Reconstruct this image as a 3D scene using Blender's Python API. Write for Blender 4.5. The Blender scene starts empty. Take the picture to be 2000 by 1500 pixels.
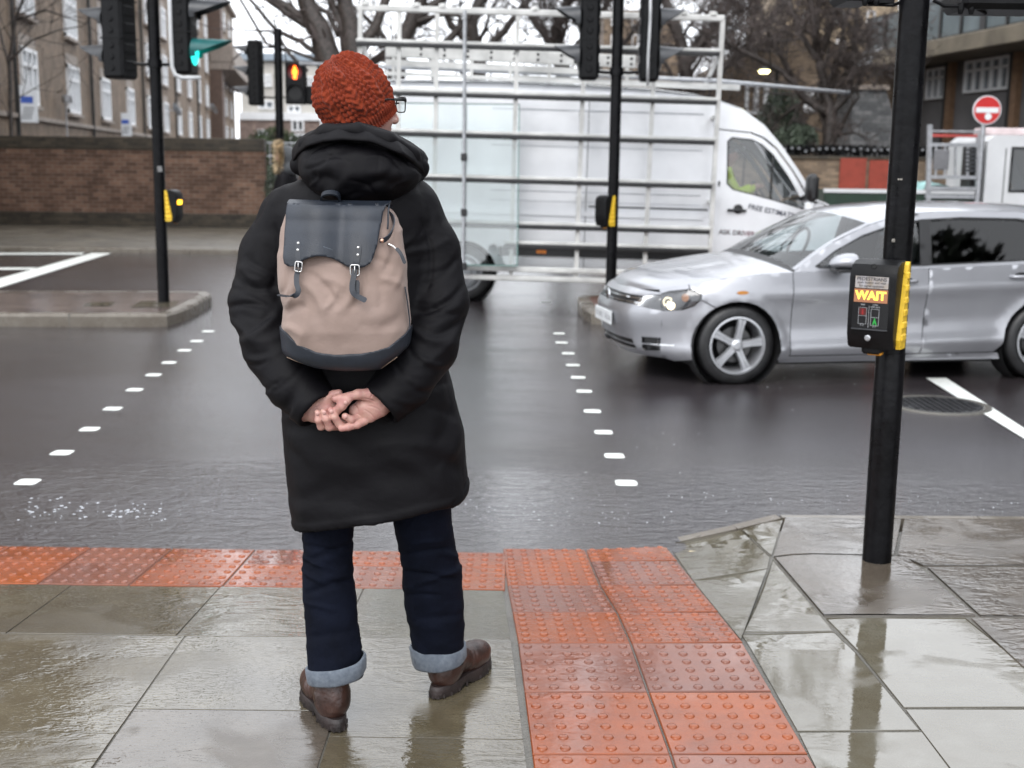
import bpy, math, random
import numpy as np
from mathutils import Vector, Matrix, geometry
sc = bpy.context.scene
COL = sc.collection
R = math.radians
# ---------------- camera ----------------
CH, PITCH, ROLL, FPX = 1.56, R(10.1), R(0.75), 2400.0
cam_d = bpy.data.cameras.new('camera'); cam = bpy.data.objects.new('camera', cam_d); COL.objects.link(cam)
CM = Matrix.Translation((0, 0, CH)) @ Matrix.Rotation(math.pi/2-PITCH, 4, 'X') @ Matrix.Rotation(ROLL, 4, 'Z')
cam.matrix_world = CM
cam_d.sensor_width = 36.0; cam_d.lens = 36.0*FPX/2000.0
cam_d.clip_start = 0.05; cam_d.clip_end = 2000
cam_d.dof.use_dof = True; cam_d.dof.focus_distance = 3.25; cam_d.dof.aperture_fstop = 4.2
sc.camera = cam
# ---------------- world: overcast sky ----------------
SUN_EL, SUN_ROT = R(48), R(200)
w = bpy.data.worlds.new('World'); sc.world = w; w.use_nodes = True
nt = w.node_tree; nt.nodes.clear()
def wn(t, **k):
    n = nt.nodes.new(t)
    for a, b in k.items(): setattr(n, a, b)
    return n
out = wn('ShaderNodeOutputWorld'); bg = wn('ShaderNodeBackground')
sky = wn('ShaderNodeTexSky', sky_type='NISHITA', sun_disc=False, sun_elevation=SUN_EL, sun_rotation=SUN_ROT, air_density=1.0, dust_density=6.0)
hs = wn('ShaderNodeHueSaturation'); hs.inputs['Saturation'].default_value = 0.25
tc = wn('ShaderNodeTexCoord'); nz = wn('ShaderNodeTexNoise'); nz.inputs['Scale'].default_value = 2.2; nz.inputs['Detail'].default_value = 4
mr = wn('ShaderNodeMapRange'); mr.inputs['To Min'].default_value = 0.86; mr.inputs['To Max'].default_value = 1.1
mix = wn('ShaderNodeMix', data_type='RGBA'); mix.inputs[0].default_value = 0.72
mix.inputs[7].default_value = (20.5, 21.2, 22.4, 1)      # the cloud sheet
mul = wn('ShaderNodeVectorMath', operation='SCALE')
L = nt.links.new
L(sky.outputs[0], hs.inputs['Color']); L(hs.outputs[0], mix.inputs[6])
L(tc.outputs['Generated'], nz.inputs['Vector']); L(nz.outputs[0], mr.inputs[0])
L(mix.outputs[2], mul.inputs[0]); L(mr.outputs[0], mul.inputs['Scale'])
L(mul.outputs[0], bg.inputs[0]); L(bg.outputs[0], out.inputs[0])
bg.inputs[1].default_value = 0.112
sun_d = bpy.data.lights.new('sun', 'SUN'); sun = bpy.data.objects.new('sun', sun_d); COL.objects.link(sun)
sun_d.energy = 0.7; sun_d.angle = R(25); sun_d.color = (1, 0.97, 0.93)
sdir = Vector((math.sin(SUN_ROT)*math.cos(SUN_EL), math.cos(SUN_ROT)*math.cos(SUN_EL), math.sin(SUN_EL)))
sun.rotation_euler = (-sdir).to_track_quat('-Z', 'Y').to_euler()
sc.view_settings.view_transform = 'Standard'; sc.view_settings.look = 'None'
sc.view_settings.exposure = 0.32; sc.view_settings.gamma = 1.0
sc.render.film_transparent = False
try:
    sc.cycles.max_bounces = 7; sc.cycles.glossy_bounces = 4; sc.cycles.transmission_bounces = 6; sc.cycles.transparent_max_bounces = 12
    sc.cycles.use_denoising = True; sc.cycles.caustics_reflective = False; sc.cycles.caustics_refractive = False
except Exception: pass
# ---------------- measuring the place ----------------
CR = CM.to_3x3()
def ray(px, py):
    return CR @ Vector(((px-1000)/FPX, -(py-750)/FPX, -1.0))
def G(px, py, z=0.0):
    d = ray(px, py); t = (z-CH)/d.z
    return Vector((d.x*t, d.y*t, z))
def P(px, py, Y):
    d = ray(px, py); t = Y/d.y
    return Vector((d.x*t, Y, CH+d.z*t))
CMI = CM.inverted()
def proj(p):
    q = CMI @ Vector(p); return (1000+FPX*q.x/-q.z, 750-FPX*q.y/-q.z)
def S(px, Y):            # size of px pixels at distance Y
    return px*Y/FPX
# ---------------- objects, labels ----------------
def tag(o, label=None, cat=None, group=None, kind=None):
    if label: o['label'] = label
    if cat: o['category'] = cat
    if group: o['group'] = group
    if kind: o['kind'] = kind
    return o
def thing(name, label, cat, loc=(0, 0, 0), rot=(0, 0, 0), group=None):
    o = bpy.data.objects.new(name, None); COL.objects.link(o)
    o.location = loc; o.rotation_euler = rot; o.empty_display_size = 0.1
    return tag(o, label, cat, group)
def copy_tree(o, parent=None):
    c = o.copy(); COL.objects.link(c); c.parent = parent
    for ch in [x for x in bpy.data.objects if x.parent == o]: copy_tree(ch, c)
    return c
def root_of(o):
    while o.parent: o = o.parent
    return o
def link(name, me, m, parent=None, world=True, smooth=None, auto=None):
    if m is not None:
        for x in (m if isinstance(m, (list, tuple)) else [m]): me.materials.append(x)
    o = bpy.data.objects.new(name, me); COL.objects.link(o)
    if parent is not None:
        if world:
            mi = root_of(parent).matrix_basis.inverted()
            me.transform(mi)
        o.parent = parent
    if smooth: me.shade_smooth()
    if auto: me.shade_smooth(); me.set_sharp_from_angle(angle=R(auto))
    return o
class MB:
    def __init__(s): s.v = []; s.f = []; s.mi = []; s.m = 0
    def add(s, vs, fs):
        b = len(s.v); s.v += [tuple(x) for x in vs]
        for f in fs: s.f.append(tuple(b+i for i in f)); s.mi.append(s.m)
        return s
    def box(s, c, d, M=None, ch=0.0):
        x, y, z = d[0]/2, d[1]/2, d[2]/2; c = Vector(c)
        if ch > 0:       # chamfered box: three shrunken slabs stitched
            k = ch; vs = []; fs = []
            for sx in (-1, 1):
                for sy in (-1, 1):
                    for sz in (-1, 1):
                        vs += [(sx*x, sy*(y-k), sz*(z-k)), (sx*(x-k), sy*y, sz*(z-k)), (sx*(x-k), sy*(y-k), sz*z)]
            def I(a, b, c_, t): return ((a*2+b)*2+c_)*3+t
            for a in (0, 1):
                fs.append([I(a, 0, 0, 0), I(a, 1, 0, 0), I(a, 1, 1, 0), I(a, 0, 1, 0)][::1 if a else -1])
                fs.append([I(0, a, 0, 1), I(1, a, 0, 1), I(1, a, 1, 1), I(0, a, 1, 1)][::-1 if a else 1])
                fs.append([I(0, 0, a, 2), I(1, 0, a, 2), I(1, 1, a, 2), I(0, 1, a, 2)][::1 if a else -1])
            for a in (0, 1):
                for b in (0, 1):
                    q = [I(a, b, 0, 0), I(a, b, 0, 1), I(a, b, 1, 1), I(a, b, 1, 0)]; fs.append(q if a == b else q[::-1])
                    q = [I(a, 0, b, 0), I(a, 0, b, 2), I(a, 1, b, 2), I(a, 1, b, 0)]; fs.append(q if a != b else q[::-1])
                    q = [I(0, a, b, 1), I(0, a, b, 2), I(1, a, b, 2), I(1, a, b, 1)]; fs.append(q if a == b else q[::-1])
                    for c_ in (0, 1):
                        q = [I(a, b, c_, 0), I(a, b, c_, 1), I(a, b, c_, 2)]; fs.append(q if (a+b+c_) % 2 else q[::-1])
            vs = [Vector(v) for v in vs]
        else:
            vs = [Vector((a*x, b*y, c_*z)) for a in (-1, 1) for b in (-1, 1) for c_ in (-1, 1)]
            fs = [(0, 1, 3, 2), (4, 6, 7, 5), (0, 4, 5, 1), (2, 3, 7, 6), (0, 2, 6, 4), (1, 5, 7, 3)]
        if M is not None: vs = [M @ v for v in vs]
        return s.add([c+v for v in vs], fs)
    def bar(s, a, b, wd, ht, up=(0, 0, 1), ch=0.0):
        a = Vector(a); b = Vector(b); d = b-a; x = d.normalized(); u = Vector(up)
        y = u.cross(x); y = y.normalized() if y.length > 1e-5 else Vector((0, 1, 0)); z = x.cross(y)
        M = Matrix((x, y, z)).transposed()
        return s.box((a+b)/2, (d.length, wd, ht), M, ch)
    def tube(s, pts, rad, n=10, caps=True, sq=None):
        pts = [Vector(p) for p in pts]
        if not hasattr(rad, '__len__'): rad = [rad]*len(pts)
        vs = []; fs = []; prev = None
        for i, p in enumerate(pts):
            t = (pts[min(i+1, len(pts)-1)]-pts[max(i-1, 0)]).normalized()
            if prev is None:
                r = Vector((0, 0, 1)) if abs(t.z) < 0.9 else Vector((0, 1, 0))
                u = t.cross(r).normalized()
            else: u = (prev - t*prev.dot(t)).normalized()
            prev = u; v = t.cross(u)
            for k in range(n):
                a = 2*math.pi*k/n
                vs.append(p+(u*math.cos(a)+v*math.sin(a))*rad[i])
        for i in range(len(pts)-1):
            for k in range(n):
                a = i*n+k; b = i*n+(k+1) % n
                fs.append((a, b, b+n, a+n))
        if caps:
            fs.append(tuple(range(n))[::-1]); fs.append(tuple((len(pts)-1)*n+k for k in range(n)))
        return s.add(vs, fs)
    def lathe(s, prof, c=(0, 0, 0), axis='Z', n=24, M=None, a0=0, a1=2*math.pi):
        full = abs(a1-a0-2*math.pi) < 1e-6; m = n if full else n+1; vs = []; fs = []
        for (r, h) in prof:
            for k in range(m):
                a = a0+(a1-a0)*k/n
                p = Vector((r*math.cos(a), r*math.sin(a), h))
                if axis == 'Y': p = Vector((p.x, p.z, -p.y))   # axis along +Y
                if axis == 'X': p = Vector((p.z, p.x, p.y))
                if M is not None: p = M @ p
                vs.append(Vector(c)+p)
        for i in range(len(prof)-1):
            for k in range(n if full else n):
                a = i*m+k; b = i*m+((k+1) % m)
                fs.append((a, b, b+m, a+m))
        return s.add(vs, fs)
    def prism(s, poly, depth, M=None, c=(0, 0, 0)):   # poly in XZ, extruded +-depth/2 along Y
        n = len(poly); vs = []
        for y in (-depth/2, depth/2):
            for (a, b) in poly: vs.append(Vector((a, y, b)))
        fs = [tuple(range(n)), tuple(range(2*n-1, n-1, -1))]
        for i in range(n):
            j = (i+1) % n; fs.append((i, i+n, j+n, j))
        if M is not None: vs = [M @ v for v in vs]
        return s.add([Vector(c)+v for v in vs], fs)
    def mesh(s, name):
        me = bpy.data.meshes.new(name); me.from_pydata(s.v, [], s.f); me.update(); return me
    def build(s, name, m=None, parent=None, world=True, smooth=False, auto=None, fix=True):
        me = s.mesh(name)
        if isinstance(m, (list, tuple)): me.polygons.foreach_set('material_index', s.mi)
        if fix:
            import bmesh
            bm = bmesh.new(); bm.from_mesh(me); bmesh.ops.recalc_face_normals(bm, faces=bm.faces); bm.to_mesh(me); bm.free()
        return link(name, me, m, parent, world, smooth, auto)
# ---------------- numpy mesh / implicit surfaces ----------------
def npmesh(name, V, F, uv=None):
    me = bpy.data.meshes.new(name)
    V = np.asarray(V, np.float32); F = np.asarray(F, np.int32); k = F.shape[1]
    me.vertices.add(len(V)); me.vertices.foreach_set('co', V.ravel())
    me.loops.add(F.size); me.loops.foreach_set('vertex_index', F.ravel())
    me.polygons.add(len(F)); me.polygons.foreach_set('loop_start', np.arange(0, F.size, k, dtype=np.int32))
    try: me.polygons.foreach_set('loop_total', np.full(len(F), k, np.int32))
    except Exception: pass
    me.update(calc_edges=True); me.validate()
    if uv is not None:
        l = me.uv_layers.new(name='UVMap'); l.data.foreach_set('uv', np.asarray(uv, np.float32)[F.ravel()].ravel())
    return me
def _h(ix, iy, iz):
    n = (ix.astype(np.int64)*374761393+iy.astype(np.int64)*668265263+iz.astype(np.int64)*2147483647) & 0x7fffffff
    n = ((n ^ (n >> 13))*1274126177) & 0x7fffffff
    return ((n ^ (n >> 16)) & 0xffff)/32767.5-1.0
def vnoise(x, y, z, s=1.0):
    x = np.asarray(x)*s; y = np.asarray(y)*s; z = np.asarray(z)*s
    x, y, z = np.broadcast_arrays(x, y, z)
    ix, iy, iz = np.floor(x), np.floor(y), np.floor(z); fx, fy, fz = x-ix, y-iy, z-iz
    fx, fy, fz = [t*t*t*(t*(t*6-15)+10) for t in (fx, fy, fz)]
    r = 0
    for a in (0, 1):
        wx = fx if a else 1-fx
        for b in (0, 1):
            wy = fy if b else 1-fy
            for c in (0, 1):
                r = r+wx*wy*(fz if c else 1-fz)*_h(ix+a, iy+b, iz+c)
    return r
def fbm(x, y, z, s, o=3):
    r = 0; a = 1.0
    for i in range(o): r = r+a*vnoise(x+7.3*i, y-3.1*i, z+1.7*i, s*(2**i)); a *= .5
    return r
def surf(f, lo, hi, h):
    lo = np.array(lo, float); hi = np.array(hi, float); n = np.ceil((hi-lo)/h).astype(int)+1
    ax = [lo[i]+h*np.arange(n[i]) for i in range(3)]
    v = f(ax[0][:, None, None], ax[1][None, :, None], ax[2][None, None, :]); v = np.broadcast_to(v, tuple(n)).astype(np.float32)
    ins = v < 0; nx, ny, nz_ = n
    C = lambda a, A: A[a[0]:nx-1+a[0], a[1]:ny-1+a[1], a[2]:nz_-1+a[2]]
    cs = sum(C((a, b, c), ins).astype(np.int8) for a in (0, 1) for b in (0, 1) for c in (0, 1))
    act = (cs > 0) & (cs < 8); I = np.argwhere(act); N = len(I)
    idx = -np.ones(act.shape, np.int32); idx[act] = np.arange(N)
    acc = np.zeros((N, 3)); cnt = np.zeros(N)
    cor = [(a, b, c) for a in (0, 1) for b in (0, 1) for c in (0, 1)]
    vals = {c: v[I[:, 0]+c[0], I[:, 1]+c[1], I[:, 2]+c[2]] for c in cor}
    for c in cor:
        for k in range(3):
            if c[k] == 0:
                d = list(c); d[k] = 1; va = vals[c]; vb = vals[tuple(d)]; m = (va < 0) != (vb < 0)
                t = np.where(m, va/np.where(m, va-vb, 1), 0)
                p = np.tile(np.array(c, float), (N, 1)); p[:, k] = t
                acc[m] += p[m]; cnt[m] += 1
    V = (I+acc/cnt[:, None])*h+lo
    Fs = []
    for k in range(3):
        a, b = [(1, 2), (2, 0), (0, 1)][k]
        s0 = [slice(None)]*3; s1 = [slice(None)]*3; s0[k] = slice(0, -1); s1[k] = slice(1, None)
        e = np.argwhere(ins[tuple(s0)] != ins[tuple(s1)])
        e = e[(e[:, a] > 0) & (e[:, b] > 0) & (e[:, a] < n[a]-1) & (e[:, b] < n[b]-1)]
        def cell(da, db):
            q = e.copy(); q[:, a] -= da; q[:, b] -= db; return idx[q[:, 0], q[:, 1], q[:, 2]]
        q = np.stack([cell(1, 1), cell(0, 1), cell(0, 0), cell(1, 0)], 1)
        fl = ins[e[:, 0], e[:, 1], e[:, 2]]
        q[~fl] = q[~fl][:, ::-1]; Fs.append(q)
    F = np.concatenate(Fs); F = F[(F >= 0).all(1)]
    return V, F
def vnormals(V, F):
    a = V[F[:, 2]]-V[F[:, 0]]; b = V[F[:, 3]]-V[F[:, 1]]; n = np.cross(a, b)
    N = np.zeros_like(V)
    for k in range(4): np.add.at(N, F[:, k], n)
    return N/np.maximum(np.linalg.norm(N, axis=1, keepdims=True), 1e-9)
def relax(V, F, it=2, lam=.5):
    E = np.concatenate([F[:, [0, 1]], F[:, [1, 2]], F[:, [2, 3]], F[:, [3, 0]]])
    for _ in range(it):
        A = np.zeros_like(V); c = np.zeros(len(V))
        np.add.at(A, E[:, 0], V[E[:, 1]]); np.add.at(A, E[:, 1], V[E[:, 0]])
        np.add.at(c, E[:, 0], 1); np.add.at(c, E[:, 1], 1)
        V = V+lam*(A/np.maximum(c, 1)[:, None]-V)
    return V
def smin(a, b, k):
    h = np.clip(.5+.5*(b-a)/k, 0, 1); return b*(1-h)+a*h-k*h*(1-h)
def smax(a, b, k): return -smin(-a, -b, k)
def caps(x, y, z, a, b, ra, rb, sy=1.0):
    a = np.array(a, float); b = np.array(b, float); d = b-a
    px, py, pz = x-a[0], (y-a[1]), z-a[2]
    t = np.clip((px*d[0]+py*d[1]+pz*d[2])/max(d.dot(d), 1e-9), 0, 1)
    qx, qy, qz = px-t*d[0], (py-t*d[1])*sy, pz-t*d[2]
    return np.sqrt(qx*qx+qy*qy+qz*qz)-(ra+(rb-ra)*t)
def ell(x, y, z, c, r, M=None):
    X, Y_, Z = x-c[0], y-c[1], z-c[2]
    if M is not None:     # rows of M are local axes
        X, Y_, Z = [M[i][0]*X+M[i][1]*Y_+M[i][2]*Z for i in range(3)]
    k0 = np.sqrt((X/r[0])**2+(Y_/r[1])**2+(Z/r[2])**2); k1 = np.sqrt((X/r[0]**2)**2+(Y_/r[1]**2)**2+(Z/r[2]**2)**2)
    return k0*(k0-1)/np.maximum(k1, 1e-6)
def rbox(x, y, z, c, r, rd, M=None):
    X, Y_, Z = x-c[0], y-c[1], z-c[2]
    if M is not None: X, Y_, Z = [M[i][0]*X+M[i][1]*Y_+M[i][2]*Z for i in range(3)]
    qx, qy, qz = np.abs(X)-r[0]+rd, np.abs(Y_)-r[1]+rd, np.abs(Z)-r[2]+rd
    return np.sqrt(np.maximum(qx, 0)**2+np.maximum(qy, 0)**2+np.maximum(qz, 0)**2)+np.minimum(np.maximum(qx, np.maximum(qy, qz)), 0)-rd
def lerp(t, T, A): return np.interp(t, T, A)
def plift(poly, holes, fn, step, name, m, parent=None, world=False, thick=0.0, uvf=None):
    """fill a 2-D polygon with a fine grid and lift it on a surface fn(u,v)->(x,y,z)"""
    pts = [Vector(p) for p in poly]; loops = [list(range(len(pts)))]
    for hcur in holes:
        loops.append(list(range(len(pts), len(pts)+len(hcur)))); pts += [Vector(p) for p in hcur]
    dense = []; nl = []
    for lp in loops:
        cur = []
        for i, a in enumerate(lp):
            p, q = pts[a], pts[lp[(i+1) % len(lp)]]; n = max(1, int((q-p).length/step))
            for j in range(n): cur.append(len(dense)); dense.append(p.lerp(q, j/n))
        nl.append(cur)
    def inside(p, cur):
        c = False; n = len(cur)
        for i in range(n):
            a, b = dense[cur[i]], dense[cur[i-1]]
            if (a.y > p.y) != (b.y > p.y) and p.x < (b.x-a.x)*(p.y-a.y)/(b.y-a.y)+a.x: c = not c
        return c
    nb = len(dense); xs = [p.x for p in dense]; ys = [p.y for p in dense]
    B = np.array([(p.x, p.y) for p in dense])
    x = min(xs)+step*.5
    while x < max(xs):
        y = min(ys)+step*.5
        while y < max(ys):
            p = Vector((x, y))
            if np.min((B[:, 0]-x)**2+(B[:, 1]-y)**2) > (step*.45)**2 and inside(p, nl[0]) and not any(inside(p, c) for c in nl[1:]): dense.append(p)
            y += step
        x += step
    edges = [(c[i], c[(i+1) % len(c)]) for c in nl for i in range(len(c))]
    r = geometry.delaunay_2d_cdt(dense, edges, [], 0, 1e-6)
    vo, fo = r[0], r[2]; keep = []
    for f in fo:
        cx = sum(vo[i].x for i in f)/3; cy = sum(vo[i].y for i in f)/3; p = Vector((cx, cy))
        if inside(p, nl[0]) and not any(inside(p, c) for c in nl[1:]): keep.append(f)
    me = bpy.data.meshes.new(name); me.from_pydata([tuple(fn(v.x, v.y)) for v in vo], [], keep); me.update()
    o = link(name, me, m, parent, world, smooth=True)
    if thick:
        md = o.modifiers.new('thick', 'SOLIDIFY'); md.thickness = thick; md.offset = -1; md.use_even_offset = False
    return o
# ---------------- materials ----------------
def nmat(name):
    m = bpy.data.materials.new(name); m.use_nodes = True; t = m.node_tree; t.nodes.clear()
    o = t.nodes.new('ShaderNodeOutputMaterial'); p = t.nodes.new('ShaderNodeBsdfPrincipled'); t.links.new(p.outputs[0], o.inputs[0])
    return m, t, p
def nd(t, k, ins=None, **kw):
    n = t.nodes.new(k)
    for a, b in kw.items(): setattr(n, a, b)
    for a, b in (ins or {}).items():
        if hasattr(b, 'node') or isinstance(b, bpy.types.NodeSocket): t.links.new(b, n.inputs[a])
        else: n.inputs[a].default_value = b
    return n
def coords(t, scale=(1, 1, 1), kind='Object', rot=(0, 0, 0)):
    c = nd(t, 'ShaderNodeTexCoord'); m = nd(t, 'ShaderNodeMapping', {'Vector': c.outputs[kind], 'Scale': scale, 'Rotation': rot}); return m.outputs[0]
def noise(t, v, s, d=3, r=.55, dist=0): return nd(t, 'ShaderNodeTexNoise', {'Vector': v, 'Scale': s, 'Detail': d, 'Roughness': r, 'Distortion': dist}).outputs[0]
def rng(t, f, a, b, c=0.0, d=1.0, sm=False):
    n = nd(t, 'ShaderNodeMapRange', {0: f, 1: a, 2: b, 3: c, 4: d})
    if sm: n.interpolation_type = 'SMOOTHSTEP'
    return n.outputs[0]
def mth(t, op, a, b=0.0, c=None):
    ins = {0: a, 1: b}
    if c is not None: ins[2] = c
    return nd(t, 'ShaderNodeMath', ins, operation=op).outputs[0]
def mixc(t, f, a, b, bt='MIX'): return nd(t, 'ShaderNodeMix', {0: f, 6: a, 7: b}, data_type='RGBA', blend_type=bt).outputs[2]
def bump(t, h, s, d=1.0, n=None):
    ins = {'Height': h, 'Strength': s, 'Distance': d}
    if n is not None: ins['Normal'] = n
    return nd(t, 'ShaderNodeBump', ins).outputs[0]
def c4(c): return (c[0], c[1], c[2], 1) if len(c) == 3 else c
def mat(name, col, rough=.5, metal=0.0, var=.12, vs=6.0, bmp=0.0, bs=80.0, coat=0.0, spec=.5, rvar=.0, col2=None, aniso=(1, 1, 1)):
    m, t, p = nmat(name); v = coords(t, aniso)
    n = noise(t, v, vs, 4)
    c2 = col2 or tuple(max(0, x*(1-2.2*var)) for x in col[:3])
    c1 = col if col2 else tuple(min(1, x*(1+var)) for x in col[:3])
    p.inputs['Base Color'].default_value = c4(col)
    t.links.new(mixc(t, rng(t, n, .3, .7), c4(c1), c4(c2)), p.inputs['Base Color'])
    p.inputs['Metallic'].default_value = metal; p.inputs['Specular IOR Level'].default_value = spec
    if rvar: t.links.new(rng(t, noise(t, v, vs*1.7, 5), .3, .7, max(0.02, rough-rvar), rough+rvar), p.inputs['Roughness'])
    else: p.inputs['Roughness'].default_value = rough
    if bmp: t.links.new(bump(t, noise(t, v, bs, 4), bmp, .01), p.inputs['Normal'])
    if coat: p.inputs['Coat Weight'].default_value = coat; p.inputs['Coat Roughness'].default_value = .05
    return m
def glow(name, col, s):
    m, t, p = nmat(name); p.inputs['Base Color'].default_value = (0.02, .02, .02, 1)
    p.inputs['Emission Color'].default_value = c4(col); p.inputs['Emission Strength'].default_value = s; return m
def glassm(name, tint=(.6, .65, .68), alpha=.5, rough=.02, ior=1.5):
    m = bpy.data.materials.new(name); m.use_nodes = True; t = m.node_tree; t.nodes.clear()
    o = t.nodes.new('ShaderNodeOutputMaterial')
    tr = nd(t, 'ShaderNodeBsdfTransparent', {'Color': c4(tint)}); gl = nd(t, 'ShaderNodeBsdfGlossy', {'Roughness': rough, 'Color': (1, 1, 1, 1)})
    fr = nd(t, 'ShaderNodeFresnel', {'IOR': ior}); f = mth(t, 'ADD', fr.outputs[0], alpha)
    mx = nd(t, 'ShaderNodeMixShader', {0: f, 1: tr.outputs[0], 2: gl.outputs[0]}); t.links.new(mx.outputs[0], o.inputs[0]); return m

def wet(name, c1, c2, c3, grain=220, base_r=(.04, .3), rip=.25, film=.5, ior=1.45):
    """stone with rain water lying on it: smooth film in places, damp grain elsewhere"""
    m, t, p = nmat(name); v = coords(t)
    big = noise(t, v, 1.6, 4, .6); mid = noise(t, v, 9, 4, .6); fine = noise(t, v, grain, 3, .7)
    col = mixc(t, rng(t, mid, .35, .68), c4(c1), c4(c2)); col = mixc(t, rng(t, big, .42, .66, 0, .75), col, c4(c3))
    col = mixc(t, rng(t, fine, .35, .7, 0, .4), col, c4(tuple(x*.45 for x in c1)))
    t.links.new(col, p.inputs['Base Color'])
    pud = rng(t, noise(t, v, 2.3, 3, .6, .6), film-.1, film+.06, 0, 1, True)     # 1 = standing water
    t.links.new(rng(t, pud, 0, 1, base_r[1], base_r[0]), p.inputs['Roughness'])
    vr = coords(t, (1, 2.2, 1)); rp = noise(t, vr, 6.5, 3, .5, 1.4); rp2 = noise(t, vr, 42, 2, .5, .6)
    hgt = mth(t, 'ADD', mth(t, 'MULTIPLY', rp, rng(t, noise(t, v, 1.3, 2), .42, .60, .06, 1)), mth(t, 'MULTIPLY', rp2, .18))
    h2 = mth(t, 'MULTIPLY', fine, mth(t, 'SUBTRACT', 1.0, pud))
    n1 = bump(t, hgt, rip, .008); n2 = bump(t, h2, .35, .0016, n1)
    t.links.new(n2, p.inputs['Normal'])
    p.inputs['Specular IOR Level'].default_value = .5; p.inputs['IOR'].default_value = ior
    return m
M_SLAB = wet('wet_concrete_slab', (.088, .072, .044), (.124, .105, .068), (.056, .045, .029), rip=.62, ior=2.0, base_r=(.02, .13), film=.46)
M_SLAB2 = wet('wet_concrete_slab_smooth', (.115, .10, .07), (.15, .14, .11), (.09, .076, .05), rip=.06, base_r=(.02, .12), film=.42, ior=2.0)
M_SLAB3 = wet('wet_brown_slab', (.085, .068, .05), (.12, .10, .078), (.06, .05, .04), rip=.45, ior=1.85, film=.46)
M_TACT = wet('wet_red_tactile', (.27, .064, .020), (.17, .058, .034), (.33, .075, .010), rip=.35, base_r=(.03, .22), film=.5, ior=1.5)
M_TACT2 = wet('wet_worn_red_tactile', (.20, .072, .045), (.25, .080, .042), (.15, .065, .05), rip=.25, base_r=(.03, .2), film=.46, ior=1.52)
M_JOINT = mat('wet_mortar', (.12, .112, .096), .25, bmp=.6, bs=120)
M_KERB = wet('wet_granite_kerb', (.15, .13, .105), (.21, .19, .16), (.11, .09, .07), rip=.15, base_r=(.12, .4), film=.55)
M_ISLBRICK = None
def road_mat():
    m, t, p = nmat('wet_asphalt'); v = coords(t); vx = coords(t, (.25, 1, 1))
    a = noise(t, vx, .8, 4, .6); b = noise(t, vx, 3.5, 5, .65); g = noise(t, v, 170, 3, .7)
    col = mixc(t, rng(t, a, .35, .65), (.026, .020, .021, 1), (.046, .041, .046, 1))
    col = mixc(t, rng(t, b, .4, .7, 0, .6), col, (.03, .026, .025, 1))
    col = mixc(t, rng(t, g, .62, .74, 0, .5), col, (.13, .12, .11, 1))
    t.links.new(col, p.inputs['Base Color'])
    sep = nd(t, 'ShaderNodeSeparateXYZ', {0: nd(t, 'ShaderNodeTexCoord').outputs['Object']})
    yy = mth(t, 'ADD', sep.outputs[1], mth(t, 'MULTIPLY', mth(t, 'SUBTRACT', noise(t, vx, 1.3, 3), .5), 1.3))
    gut = rng(t, yy, 6.9, 6.2, 0, 1, True)             # rain running along the gutter
    rl = rng(t, b, .3, .7, .035, .17); rr = mth(t, 'ADD', mth(t, 'MULTIPLY', rl, mth(t, 'SUBTRACT', 1.0, gut)), mth(t, 'MULTIPLY', gut, .07))
    t.links.new(rr, p.inputs['Roughness'])
    vr = coords(t, (1, 2.4, 1)); rp = noise(t, vr, 6.5, 4, .6, 1.0); vs_ = coords(t, (1, 3, 1)); r3 = noise(t, vs_, 30, 3, .6, .5)
    hh = mth(t, 'ADD', mth(t, 'MULTIPLY', rp, 1.0), mth(t, 'MULTIPLY', r3, .35))
    n1 = bump(t, hh, mth(t, 'ADD', mth(t, 'MULTIPLY', gut, .55), .035), .02)
    g2 = noise(t, v, 75, 3, .7); n2 = bump(t, mth(t, 'ADD', g, g2), mth(t, 'ADD', mth(t, 'MULTIPLY', mth(t, 'SUBTRACT', 1.0, gut), .34), .06), .003, n1)
    t.links.new(n2, p.inputs['Normal']); p.inputs['Specular IOR Level'].default_value = .5; p.inputs['IOR'].default_value = 1.9
    return m
M_ROAD = road_mat()
def brickm(name, c1, c2, cm, sc_=1.0, bw=.23, rh=.075, rough=.7, wetc=None, kind='Object', rot=(R(90), 0, 0), mort=.012, bumpS=.5, spec=.35):
    m, t, p = nmat(name); v = coords(t, (1, 1, 1), kind, rot)
    b = nd(t, 'ShaderNodeTexBrick', {'Vector': v, 'Color1': c4(c1), 'Color2': c4(c2), 'Mortar': c4(cm), 'Scale': sc_, 'Mortar Size': mort, 'Mortar Smooth': .3, 'Bias': 0.0, 'Brick Width': bw, 'Row Height': rh})
    n = noise(t, v, 1.1, 5, .65); n2 = noise(t, v, 14, 3)
    # individual bricks differ
    b2 = nd(t, 'ShaderNodeTexBrick', {'Vector': v, 'Color1': (0, 0, 0, 1), 'Color2': (1, 1, 1, 1), 'Mortar': (.4, .4, .4, 1), 'Scale': sc_, 'Mortar Size': 0.0, 'Brick Width': bw, 'Row Height': rh}, offset=.5)
    col = mixc(t, .75, b.outputs[0], mixc(t, rng(t, b2.outputs[0], 0, 1), (.55, .55, .55, 1), (1.35, 1.3, 1.25, 1)), 'MULTIPLY')
    col = mixc(t, rng(t, n, .38, .68, 0, .7), col, c4(tuple(x*.42 for x in c1)))
    col = mixc(t, rng(t, n2, .4, .75, 0, .4), col, c4(c2))
    t.links.new(col, p.inputs['Base Color']); p.inputs['Roughness'].default_value = rough; p.inputs['Specular IOR Level'].default_value = spec
    t.links.new(bump(t, mth(t, 'SUBTRACT', 1.0, b.outputs[1]), bumpS, .01), p.inputs['Normal']); return m
M_WALLBRICK = brickm('old_red_brick', (.13, .070, .046), (.21, .122, .085), (.25, .20, .165), bw=.27, rh=.092, mort=.013)
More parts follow.
